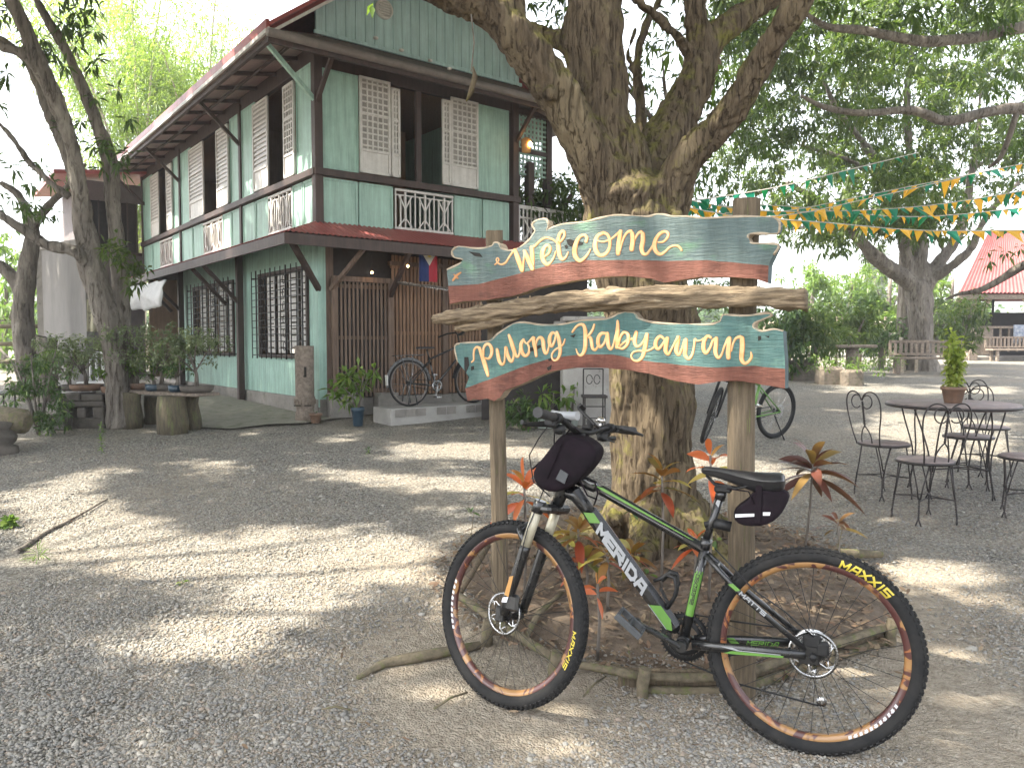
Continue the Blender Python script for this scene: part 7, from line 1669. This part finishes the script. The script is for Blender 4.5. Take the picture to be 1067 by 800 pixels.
# small weeds and single leaves on the gravel
def weed(px, py, h, label, n=10, mat='shrub', W=.012, L=.05):
    b = GZ(px, py); o = empty('weed', b, label, 'weed', 'small weeds in the gravel'); m = MB(); m.tube([b, b + Vector((.004, 0, h))], .0022, 4); m.build('stem', M['shrub'], o)
    C = np.array([b + Vector((0, 0, h * t)) for t in np.linspace(.1, 1, n)]); P, D = clumps(C, 4, .02, -.3); leaves_mesh('foliage', P, D, L, W, M[mat], o, nseg=2)
weed(106, 474, .33, 'tall thin weed standing alone in the gravel in front of the block pile', 14, 'leaf_light', .014, .045)
weed(40, 583, .05, 'grassy tuft beside the thin bare stick', 8, 'leaf_light', .006, .11); weed(10, 550, .05, 'bright leafy sprout at the left edge', 10, 'leaf_light', .04, .07); weed(190, 608, .012, 'single green sprig on the gravel in the open', 2, 'leaf_light', .02, .035); weed(384, 472, .04, 'tiny weed in the gravel before the house', 5)
# ================================================================ TREES
def px_limb(m, pts, n=12, seed=0, k=4):
    P = bez(pts, k); m.tube([A(p[0], p[1], p[2]) for p in P], [max(.004, p[3] * (.74 if p[2] < 16 else .78)) for p in P], n, wob=.22, seed=seed)
# --- leaning trees at the left
gb = A(126, 442, 10.2); lt = empty('leaning_tree', (gb.x, 10.2, gz(0, 10.2)), 'tall leaning tree with several grey stems left of the house', 'tree')
m = MB(); Y = 10.2
px_limb(m, [(127, 446, Y, .27), (125, 425, Y, .22), (121, 380, Y, .20), (112, 335, Y, .215), (97, 285, Y, .22), (88, 240, Y, .19), (84, 205, Y - .1, .15), (74, 150, Y - .2, .13), (58, 105, Y - .3, .14), (42, 70, Y - .4, .13), (26, 30, Y - .5, .12), (10, -5, Y - .6, .11), (-10, -60, Y - .7, .1)], 16, 1)
px_limb(m, [(90, 250, Y, .14), (80, 195, Y + .2, .12), (66, 150, Y + .25, .115), (50, 115, Y + .3, .11), (30, 65, Y + .3, .09), (0, 40, Y + .3, .07)], 14, 2)
px_limb(m, [(133, 430, Y + .3, .16), (130, 380, Y + .35, .17), (127, 320, Y + .4, .15), (122, 260, Y + .4, .14), (118, 215, Y + .4, .145), (114, 170, Y + .4, .14), (103, 135, Y + .3, .12), (86, 90, Y + .3, .105), (66, 48, Y + .2, .09), (42, 8, Y + .2, .08), (20, -40, Y + .2, .07)], 14, 3)
px_limb(m, [(100, 285, Y, .12), (78, 262, Y - .2, .11), (50, 255, Y - .3, .10), (25, 240, Y - .4, .085), (0, 224, Y - .5, .08), (-40, 200, Y - .6, .07)], 12, 4)
px_limb(m, [(72, 205, Y, .07), (52, 190, Y, .06), (30, 168, Y, .055), (14, 145, Y, .05), (-5, 125, Y, .05), (-40, 90, Y, .04)], 10, 5)
px_limb(m, [(58, 110, Y - .3, .04), (30, 62, Y - .5, .09), (2, 48, Y - .6, .08), (-30, 35, Y - .7, .07)], 10, 6)
o = m.build('trunk', M['bark_grey'], lt); finish_bark(o, .026, .022, .13)
b2_ = A(42, 420, 13.6); lt2 = empty('leaning_tree', (b2_.x, 13.6, gz(0, 13.6)), 'dark forked tree at the far left beside the grey panel wall', 'tree'); m = MB(); Y = 13.6
px_limb(m, [(38, 425, Y, .36), (34, 400, Y, .30), (28, 370, Y, .27), (24, 330, Y, .24), (26, 300, Y, .22), (32, 262, Y, .19), (33, 235, Y, .15), (20, 205, Y, .1), (0, 190, Y, .08)], 14, 7)
px_limb(m, [(24, 310, Y, .17), (10, 285, Y, .15), (-6, 275, Y, .14), (-40, 262, Y, .1)], 12, 8)
px_limb(m, [(33, 240, Y, .12), (50, 215, Y, .1), (66, 200, Y, .08), (90, 170, Y, .05)], 10, 9)
px_limb(m, [(49, 425, Y - .3, .25), (50, 380, Y - .3, .22), (49, 355, Y - .3, .23), (49, 352, Y - .3, .2)], 14, 10)
o = m.build('trunk', M['bark_grey'], lt2); finish_bark(o, .03, .022, .14)
def pb(px, py, Y, rx, ry, rz): return (tuple(A(px, py, Y)), (rx, ry, rz))
# leaves of the left trees
C = blob_points([pb(70, 40, 10.2, .8, .7, .35), pb(112, 160, 10.3, .38, .3, .25), pb(136, 150, 10.3, .32, .3, .22), pb(88, 120, 10.2, .3, .3, .3), pb(125, 135, 10.3, .35, .3, .2), pb(145, 95, 10.6, .3, .3, .15), pb(95, 5, 10.2, .4, .5, .2)], 45, thr=-.1, gs=2.5)
P, D = clumps(C, 10, .12, .8); leaves_mesh('crown', P, D, RNG.uniform(.10, .20, len(P)), .042, M['leaf'], lt)
C = blob_points([pb(20, 190, 12.5, .8, .7, .4), pb(50, 215, 13, .5, .5, .25), pb(10, 215, 13, .5, .5, .3), pb(30, 170, 12.8, .4, .5, .15), pb(-10, 100, 12, .3, .6, .6), pb(2, 20, 12, .3, .6, .2)], 30, thr=-.05, gs=2)
P, D = clumps(C, 10, .13, .8); leaves_mesh('crown', P, D, RNG.uniform(.12, .22, len(P)), .048, M['leaf'], lt2)
C = blob_points([pb(125, 275, 9.95, .22, .2, .2), pb(118, 262, 9.9, .2, .15, .15), pb(133, 292, 9.9, .18, .15, .12), pb(148, 275, 10, .18, .15, .10), pb(120, 250, 10, .12, .1, .1)], 420, thr=-.25, gs=4); o = empty('epiphyte', A(126, 280, 10), 'leafy bird nest plant growing on the leaning trunk', 'plant'); P, D = clumps(C, 8, .09, .2); leaves_mesh('foliage', P, D, RNG.uniform(.07, .15, len(P)), .035, M['leaf_dense'], o)
# --- the big spreading tree at the right
TY = 21.5; tz = gz(0, TY)
bt = empty('mango_tree', (A(962, 388, TY).x, TY, tz), 'wide spreading dark leaved mango tree behind the wooden bench', 'tree'); m = MB()
px_limb(m, [(963, 392, TY, .62), (961, 375, TY, .48), (959, 340, TY, .42), (957, 305, TY, .44), (957, 292, TY, .4)], 16, 20)
for pts in ([(955, 300, TY, .32), (935, 285, TY - .2, .28), (912, 268, TY - .6, .24), (890, 245, TY - 1, .2), (868, 225, TY - 1.6, .17), (845, 205, TY - 2.2, .13), (820, 190, TY - 3, .09)],
            [(950, 300, TY, .24), (945, 270, TY, .22), (938, 235, TY - .3, .2), (925, 190, TY - .8, .17), (900, 150, TY - 1.4, .13), (870, 110, TY - 2, .1), (850, 60, TY - 2.4, .06)],
            [(958, 300, TY, .26), (960, 255, TY, .22), (955, 210, TY, .2), (948, 160, TY - .4, .16), (945, 110, TY - .8, .12), (950, 50, TY - 1, .08)],
            [(962, 305, TY, .28), (975, 280, TY, .24), (992, 255, TY, .2), (1005, 225, TY, .17), (1012, 180, TY, .14), (1020, 130, TY, .1), (1022, 70, TY, .06)],
            [(968, 292, TY, .2), (990, 278, TY - .4, .17), (1012, 258, TY - .8, .15), (1024, 232, TY - 1.2, .12), (1045, 205, TY - 1.8, .1), (1075, 180, TY - 2, .07)],
            [(880, 240, TY - 1.2, .1), (850, 235, TY - 2, .08), (820, 240, TY - 2.8, .05)], [(925, 190, TY - .8, .1), (880, 165, TY - 2, .08), (830, 150, TY - 3.2, .06), (790, 130, TY - 4, .04)],
            [(1012, 180, TY, .09), (1045, 150, TY, .07), (1080, 110, TY, .05)], [(985, 265, TY, .1), (972, 230, TY - .5, .09), (985, 180, TY - 1, .07), (975, 120, TY - 1.5, .05)]):
    px_limb(m, pts, 10, pts[0][0])
o = m.build('trunk', M['bark_grey'], bt); finish_bark(o, .06, .04, .3)
st2 = empty('mango_tree', (A(944, 385, TY + 1).x, TY + 1, tz), 'second greyish trunk just left of the spreading mango tree', 'tree'); m = MB(); px_limb(m, [(944, 388, TY + 1, .45), (943, 350, TY + 1, .32), (945, 300, TY + 1, .3), (948, 240, TY + 1, .28), (952, 190, TY + 1, .22)], 14, 40); m.build('trunk', M['bark_grey'], st2)
blobs = []
rg = random.Random(5)
for px in range(770, 1085, 26):
    for py in range(-20, 262, 26):
        if (px > 985 and py > 205) or (px < 840 and py > 228) or (860 < px < 960 and py > 252): continue
        if px < 800 and py > 205: continue
        if rg.random() < .16: continue
        Yb = TY - rg.uniform(-1.5, 5.5); blobs.append(pb(px + rg.uniform(-14, 14), py + rg.uniform(-14, 14), Yb, .95, 1.0, .52))
C = blob_points(blobs, 28.0, thr=-.15, gs=1.0)
P, D = clumps(C, 13, .22, .75); leaves_mesh('crown', P, D, RNG.uniform(.11, .22, len(P)), .055, M['leaf_dense'], bt)
C = blob_points([pb(948, 215, TY + 1, 1.0, .8, .7), pb(930, 265, TY + .5, .7, .6, .4), pb(900, 255, TY, .8, .6, .35), pb(985, 225, TY + 1, .8, .8, .4)], 10, thr=-.2, gs=1.5); P, D = clumps(C, 11, .2, .75); leaves_mesh('crown', P, D, .2, .05, M['leaf_dense'], st2)
# --- tree beyond the right edge: bare limbs reaching in
rt = empty('overhanging_tree', (9.6, 11.5, gz(0, 11.5)), 'tree outside the right edge whose long limbs reach across the picture', 'tree'); m = MB()
m.tube([(9.6, 11.5, 0), (9.5, 11.5, 2), (9.6, 11.6, 4.2), (9.8, 11.8, 6.5), (9.6, 12, 9)], [.5, .4, .36, .28, .15], 14, wob=.2, seed=3)
px_limb(m, [(1180, 90, 11.6, .2), (1100, 30, 11, .13), (1060, 30, 10.6, .10), (1010, 40, 10.3, .095), (960, 43, 10, .085), (900, 32, 9.8, .07), (862, 28, 9.6, .055), (840, 15, 9.5, .03)], 12, 50)
px_limb(m, [(1190, 150, 11.6, .2), (1110, 122, 11.5, .13), (1060, 113, 11.3, .105), (1025, 118, 11.2, .10), (985, 126, 11, .095), (950, 115, 10.8, .08), (900, 118, 10.6, .06), (860, 112, 10.5, .05), (835, 100, 10.4, .03)], 12, 51)
px_limb(m, [(1200, 240, 11.5, .18), (1120, 262, 12, .12), (1070, 275, 12.5, .10), (1045, 290, 12.8, .085), (1022, 302, 13, .065), (1000, 306, 13.2, .04), (985, 312, 13.4, .02)], 12, 52)
px_limb(m, [(1060, 116, 11.3, .06), (1045, 160, 11.5, .05), (1030, 175, 11.8, .03)], 8, 53)
m.build('trunk', M['bark_grey'], rt)
C = blob_points([pb(1052, 267, 12.4, .28, .3, .16), pb(1062, 262, 12.3, .2, .3, .12), pb(1000, 20, 11, .9, 1, .3), pb(1060, 60, 11.5, .7, 1, .4), pb(900, 10, 10, .7, .8, .35), pb(860, 60, 10.5, .5, .6, .25), pb(1070, 150, 12, .4, .6, .5), pb(950, -10, 10, 1.2, 1, .3), pb(1040, 0, 10, .8, 1, .3)], 22, thr=-.1, gs=2)
P, D = clumps(C, 10, .16, .8); leaves_mesh('crown', P, D, RNG.uniform(.11, .19, len(P)), .045, M['leaf'], rt)
# --- trees seen between the limbs of the big tree, and above the sign
def bgtree(name, label, trunk, blobs, dens, per, L, W, mat, cat='tree', th=-.15, gs=1.2, group='background trees', spread=.2, droop=.6, trunkmat='bark_grey'):
    b = A(*trunk[0][:3]); o = empty(name, (b.x, b.y, gz(0, b.y)), label, cat, group); m = MB(); px_limb(m, trunk, 9, trunk[0][0])
    for (c, r) in blobs[:6]:
        s_ = A(*trunk[len(trunk) // 2][:3]); m.tube([s_, s_.lerp(Vector(c), .5) + Vector((0, 0, -.1)), Vector(c)], [.05, .03, .01], 6)
    m.build('trunk', M[trunkmat], o)
    C = blob_points(blobs, dens, thr=th, gs=gs); P, D = clumps(C, per, spread, droop); leaves_mesh('crown', P, D, L * RNG.uniform(.7, 1.3, len(P)), W, M[mat], o); return o
bl = [pb(x, y, 13 + rg.uniform(-1, 1), .75, .7, .42) for x, y in ((600, 10), (640, 60), (690, 60), (700, 110), (670, 130), (730, 150), (760, 100), (745, 60), (775, 50), (690, 150), (730, 190), (770, 150), (715, 20), (600, 60), (760, 190), (580, 10))]
bgtree('leafy_tree', 'bright green tree showing between the limbs of the big mango tree', [(700, 390, 13.5, .2), (705, 250, 13.5, .14), (700, 150, 13.5, .06), (690, 80, 13, .015)], bl, 22, 11, .17, .045, 'leaf', th=-.1, gs=1.6)
bl = [pb(x, y, 15 + rg.uniform(-1, 1), .8, .7, .45) for x, y in ((545, 190), (560, 215), (580, 230), (600, 215), (540, 225), (565, 190), (590, 200), (615, 225), (555, 240))]
bgtree('leafy_tree', 'leafy tree behind the veranda lattice', [(570, 330, 15, .2), (572, 260, 15, .16), (574, 200, 15, .1)], bl, 40, 10, .17, .045, 'leaf', th=-.25)
bl = [pb(x, y, 17 + rg.uniform(-1, 1), .7, .6, .4) for x, y in ((625, 285), (650, 300), (680, 290), (720, 300), (745, 310), (700, 320), (725, 335), (765, 330), (740, 290), (770, 300), (785, 315), (680, 320))]
bgtree('hedge_bush', 'bush seen in the gap between the two sign boards', [(700, 380, 17, .1), (700, 340, 17, .08), (700, 310, 17, .04)], bl, 14, 10, .16, .05, 'shrub', 'bush', th=-.2)
# dark rounded bushes along the far side
for i, (x, y, rx, rz, Yb, lab, mt) in enumerate(((848, 350, 1.2, .85, 18.5, 'dark glossy bush behind the stone blocks, leftmost of the row', 'leaf_dense'), (885, 345, 1.2, .9, 20, 'dark bush in the middle of the row behind the stone blocks', 'leaf_dense'), (918, 340, 1.0, .9, 22, 'light leaved bush left of the far tree trunks', 'shrub'), (1000, 335, 1.1, 1.2, 24, 'dark bush between the far tree and the pavilion', 'leaf_dense'), (820, 345, 1.0, .9, 18, 'bush behind the end of the lower sign board', 'shrub'))):
    bl = [pb(x + rg.uniform(-22, 22), y + rg.uniform(-22, 24), Yb + rg.uniform(-.6, .6), rx * .5, .6, rz * .42) for _ in range(11)]
    bgtree('bush', lab, [(x, 388, Yb, .12), (x, 360, Yb, .08), (x + 2, 345, Yb, .04)], bl, 32, 10, .17, .06, mt, 'bush', th=-.3, group='bushes along the far side')
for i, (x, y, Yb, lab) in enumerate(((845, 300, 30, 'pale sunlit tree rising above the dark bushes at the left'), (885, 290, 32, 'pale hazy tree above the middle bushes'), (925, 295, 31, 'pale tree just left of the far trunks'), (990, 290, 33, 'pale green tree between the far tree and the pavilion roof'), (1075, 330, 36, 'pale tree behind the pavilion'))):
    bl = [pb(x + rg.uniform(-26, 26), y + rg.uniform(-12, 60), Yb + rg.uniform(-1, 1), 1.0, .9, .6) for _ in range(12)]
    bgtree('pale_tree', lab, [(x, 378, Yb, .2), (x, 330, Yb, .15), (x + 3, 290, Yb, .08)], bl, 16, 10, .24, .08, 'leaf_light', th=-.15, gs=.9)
for x in (905, 911, 916):                                     # distant conifers
    o = empty('conifer', A(x, 372, 70), 'one of the slim distant conifers left of the far trunks', 'tree', 'slim distant conifers'); o.location.z = gz(0, 70); b = A(x, 372, 70); m = MB(); m.tube([(b.x, 70, .5), (b.x, 70, 6)], .15, 6); m.build('trunk', M['bark_grey'], o)
    C = np.array([(b.x + random.gauss(0, .5 * (1 - t)), 70 + random.gauss(0, .4), 2 + t * 8) for t in np.linspace(0, 1, 160)]); P, D = clumps(C, 8, .4, .2); leaves_mesh('crown', P, D, .5, .2, M['grey_leaf'], o)
# far line of trees closing the horizon, read as one mass
C = []
for k in range(150):
    x = RNG.uniform(-75, 75); y = 56 + 8 * math.sin(x * .09) + RNG.uniform(-2, 4); h = 3.6 + 1.4 * noise.noise(Vector((x * .12, 0, 0))) + RNG.uniform(-.6, .8)
    for _ in range(34): C.append((x + RNG.normal(0, 1.5), y + RNG.normal(0, 1), gz(0, y) + abs(RNG.normal(.5, .28)) * h))
P, D = clumps(np.array(C), 9, .7, .3); o = leaves_mesh('far_wood', P, D, RNG.uniform(.4, .8, len(P)), .3, M['shrub']); tag(o, 'distant belt of trees along the horizon', 'wood', kind='stuff')
# low weedy border plants in front of the bushes
C = blob_points([pb(855, 378, 16, .5, .5, .14), pb(885, 378, 16.5, .5, .5, .14), pb(910, 374, 18, .6, .5, .2), pb(925, 380, 18.5, .5, .4, .12), pb(900, 385, 16.5, .5, .4, .1)], 90, thr=-.2, gs=3); P, D = clumps(C, 9, .1, -.2); o = leaves_mesh('ground_cover', P, D, .10, .035, M['leaf_light']); tag(o, 'low leafy ground cover behind the stone blocks', 'ground cover', kind='stuff')
# --- bamboo grove behind the house
random.seed(3)
for gi, (cx, Yb, n, lab) in enumerate(((150, 27, 9, 'bright feathery bamboo clump left of the roof'), (215, 29, 12, 'tall bright bamboo clump right behind the roof slope'), (280, 31, 9, 'bamboo clump behind the roof corner'))):
    b = A(cx, 330, Yb); o = empty('bamboo_clump', (b.x, Yb, gz(0, Yb)), lab, 'bamboo', 'bamboo clumps behind the house'); cl = []; z0 = gz(0, Yb)
    for k in range(n):
        az = random.uniform(0, 2 * PI); ln = random.uniform(1.2, 5.0); hgt = random.uniform(12, 16.5); P_ = []
        for i in range(12):
            t = i / 11; P_.append(Vector((b.x + random.uniform(-.3, .3) * (i == 0) + math.cos(az) * ln * t ** 2.2, Yb + math.sin(az) * ln * t ** 2.2, z0 + hgt * (t - .18 * t ** 4))))
        m = MB(); m.tube(P_, [.06 * (1 - .85 * i / 11) + .006 for i in range(12)], 6); m.build('culm', M['palewood'], o)
        for i in range(4, 12):
            for _ in range(6): cl.append(P_[i] + Vector((random.gauss(0, .5), random.gauss(0, .5), random.gauss(-.15, .45))))
    P, D = clumps(np.array(cl), 46, .75, .7); P = P + RNG.normal(0, .22, P.shape); leaves_mesh('foliage', P, D, RNG.uniform(.16, .30, len(P)), .042, M['bamboo'], o)
for (x, y, Yb, lab) in ((5, 300, 24, 'bright sunlit tree at the far left edge'), (45, 330, 26, 'sunlit bushy tree behind the far left fence'), (-10, 360, 22, 'low bright bush behind the far left rail fence')):
    bl = [pb(x + rg.uniform(-30, 30), y + rg.uniform(-50, 50), Yb + rg.uniform(-1, 1), .9, .8, .6) for _ in range(10)]
    bgtree('leafy_tree', lab, [(x, 388, Yb, .15), (x, 350, Yb, .1), (x + 2, 300, Yb, .06)], bl, 7, 10, .26, .09, 'leaf_light', th=-.15)

# ================================================================ OVERHEAD CANOPY: unseen leaf layer, shaped so sun falls on chosen patches
LIT = [[(0, 520), (60, 495), (175, 478), (120, 508), (215, 552), (400, 543), (480, 560), (462, 605), (330, 648), (300, 705), (100, 692), (95, 660), (205, 640), (195, 612), (85, 592), (0, 585)],
       [(395, 462), (500, 460), (620, 468), (620, 482), (400, 480)], [(300, 480), (440, 492), (600, 500), (600, 522), (430, 515), (330, 500)], [(440, 520), (520, 530), (510, 560), (470, 548)],
       [(905, 575), (1067, 583), (1067, 618), (985, 628), (925, 605)], [(965, 655), (1067, 662), (1067, 712), (1000, 695)], [(980, 725), (1067, 735), (1067, 760), (1000, 745)],
       [(860, 398), (1067, 402), (1067, 411), (870, 410)], [(905, 425), (1067, 440), (1067, 485), (960, 478), (900, 450)], [(395, 690), (480, 690), (470, 715), (420, 725), (390, 710)], [(640, 465), (760, 470), (900, 500), (760, 505), (650, 490)], [(190, 476), (250, 478), (280, 488), (200, 492)], [(1000, 372), (1067, 372), (1067, 390), (1000, 388)], [(450, 600), (520, 610), (500, 650), (460, 650)], [(0, 660), (60, 668), (60, 690), (0, 690)]]
LITW = []
for poly in LIT: LITW.append(np.array([[*G(min(max(p[0], -60), 1130), p[1])[:2]] for p in poly]))
def in_poly(P, poly):
    x, y = P[:, 0], P[:, 1]; ins = np.zeros(len(P), bool); n = len(poly); j = n - 1
    for i in range(n):
        xi, yi = poly[i]; xj, yj = poly[j]; c = ((yi > y) != (yj > y)) & (x < (xj - xi) * (y - yi) / (yj - yi + 1e-12) + xi); ins ^= c; j = i
    return ins
def seg_d(P, a, b):
    a = np.array(a); b = np.array(b); d = b - a; t = np.clip(((P - a) @ d) / (d @ d), 0, 1); return np.linalg.norm(P - a - t[:, None] * d, axis=1)
SH = np.array([SUN_S.x / SUN_S.z, SUN_S.y / SUN_S.z])
def ground_of(p, z): return np.array(p) - SH * z                # ground point shaded by something at p, height z
N = 60000
q = np.stack([RNG.uniform(-11, 12, N), RNG.uniform(.3, 19, N)], 1)
lit = np.zeros(N, bool); qj = q + RNG.normal(0, .07, q.shape)
for poly in LITW: lit |= in_poly(qj, poly)
# light that must reach the trunk, the sign and the bicycle
tb_ = np.array([base.x - .1, 4.7])
lit |= seg_d(qj, ground_of(tb_, .1), ground_of(tb_, 1.9)) < .40
for (pt, z0, z1, r_) in ((A(560, 255, 3.5), 1.7, 1.9, .14), (A(650, 312, 3.3), 1.5, 1.7, .16), (A(770, 315, 3.05), 1.5, 1.62, .18), (A(740, 250, 3.1), 1.7, 1.95, .12), (A(700, 245, 3.1), 1.75, 1.85, .1), (A(500, 350, 3.6), 1.35, 1.5, .12), (A(800, 360, 2.9), 1.35, 1.5, .10), (A(610, 360, 3.4), 1.3, 1.45, .08), (A(550, 560, 2.9), .5, .8, .10), (A(575, 490, 2.85), .95, 1.1, .08), (A(790, 490, 2.7), .9, 1.0, .09), (A(505, 560, 3.6), .3, 1.2, .08)):
    lit |= seg_d(qj, ground_of((pt.x, pt.y), z0), ground_of((pt.x, pt.y), z1)) < r_
for (s_, t_, z_, r_) in ((0, .8, 4.1, .55), (0, 2.2, 4.1, .4), (0, 6, 4.1, .8), (0, 1.2, .9, .25), (-.9, .5, 3.3, .3), (0, 10, 4.1, .5)):
    w = Hh(s_, t_, z_); lit |= np.linalg.norm(qj - ground_of((w.x, w.y), w.z), axis=1) < r_
# broad dapple away from the named places
inview = (np.abs(q[:, 0]) < .72 * q[:, 1] + .3) & (q[:, 1] > 2.3)
dap = np.array([noise.noise(Vector((a[0] * 1.7, a[1] * 1.7, 4))) + .5 * noise.noise(Vector((a[0] * 5, a[1] * 5, 9))) for a in qj])
lit |= (~inview) & (dap > .12); lit |= inview & (dap > .40)
stay = (~lit)
q = q[stay]
Z = np.zeros(len(q)); PP = []
for i, g in enumerate(q):
    ok = False
    for _ in range(3):
        z = 6.3 + 2.4 * random.random()
        for __ in range(4):
            p = g + SH * (z - gz(0, g[1])); need = 1.42 + (.455 * p[1] if p[1] > .5 and abs(p[0]) < .8 * p[1] + 1 else 0)
            if z < need + .25: z = need + .3 + 1.2 * random.random()
        if z < 12.5: ok = True; break
    if ok: PP.append((p[0], p[1], z))
PP = np.array(PP)
# give each of these shading clusters to the nearest tree
roots = [((base.x, base.y), tree, 'leaf'), ((gb.x, 10.2), lt, 'leaf'), ((-5.2, 3.2), None, 'leaf'), ((9.6, 11.5), rt, 'leaf')]
nt_ = empty('overhanging_tree', (-9.4, 3.4, gz(0, 3.4)), 'unseen tree outside the left edge, added to shade the foreground gravel', 'tree'); m = MB()  # unseen tree added to hold shading leaves, trunk kept clear of sunlit patches
m.tube([(-9.4, 3.4, -.1), (-9.3, 3.4, 2), (-9.1, 3.3, 4), (-8.6, 3.2, 6)], [.36, .28, .2, .12], 14, wob=.25, seed=8)
for i in range(12):
    a = i * .52; e = Vector((-5.2 + math.cos(a) * 3.2, 3 + math.sin(a) * 3, 6.8 + .5 * math.sin(i))); m.tube([(-8.9, 3.25, 4.6 + .1 * i), (-6.6 + math.cos(a) * 1.3, 3 + math.sin(a) * 1.2, 6.2), e], [.045, .028, .012], 7)
m.build('trunk', M['bark_grey'], nt_); roots[2] = ((-5.2, 3.2), nt_, 'leaf')
dist = np.stack([np.linalg.norm(PP[:, :2] - np.array(r[0]), axis=1) for r in roots], 1); who = dist.argmin(1)
for k, (_, tr_, mt) in enumerate(roots):
    C = PP[who == k]
    if not len(C): continue
    P, D = clumps(C, 7, .16, .5); leaves_mesh('crown', P, D, RNG.uniform(.15, .26, len(P)), .07, M[mt], tr_)
# upper limbs of the big mango that carry its crown (out of frame)
m = MB()
for i in range(14):
    a = i * .45 + .2; s0 = A(628, -120, 4.9); e = Vector((base.x + math.cos(a) * random.uniform(2.5, 5), base.y + math.sin(a) * random.uniform(2, 5), 7.2 + random.uniform(-.4, .6)))
    if e.z < 1.42 + .455 * e.y + .3: e.z = 1.42 + .455 * e.y + .6
    m.tube([s0 + Vector((0, 0, .15 * i * .5)), s0.lerp(e, .4) + Vector((0, 0, .7)), e], [.05, .03, .012], 8)
m.build('upper_limbs', M['bark'], tree)
# sprays of big-tree leaves hanging into the top of the frame
for sp_b, dn_ in ((pb(747, 100, 5.2, .10, .1, .16), 300), (pb(700, 60, 5.4, .12, .1, .08), 260), (pb(392, 4, 4.5, .05, .04, .02), 9000), (pb(742, 70, 5.1, .1, .1, .05), 400), (pb(610, 20, 5.8, .3, .3, .12), 200)):
    C = blob_points([sp_b], dn_, thr=-.9, gs=5)[:14]; P, D = clumps(C, 4 if dn_ < 5000 else 1, .08, .9); leaves_mesh('leaf_spray', P[:40] if dn_ < 5000 else P[:3], D[:40] if dn_ < 5000 else D[:3], .10 if dn_ > 5000 else .14, .034, M['leaf_light'], tree)

# ---------------------------------------------------------------- haze volume added for a pale veil and soft glow
hm_, hnt, hbs, hout = new_mat('haze'); hnt.nodes.remove(hbs); pv = hnt.nodes.new("ShaderNodeVolumePrincipled")
pv.inputs["Color"].default_value = (.95, .97, 1, 1); pv.inputs["Density"].default_value = .0024; pv.inputs["Anisotropy"].default_value = .5; hnt.links.new(pv.outputs[0], hout.inputs["Volume"])
m = MB(); m.box(-60, 60, -12, 95, -1.2, 24); hz_o = m.build('haze', hm_); tag(hz_o, kind='stuff', label='thin pale haze added over the yard as a veil', cat='haze')
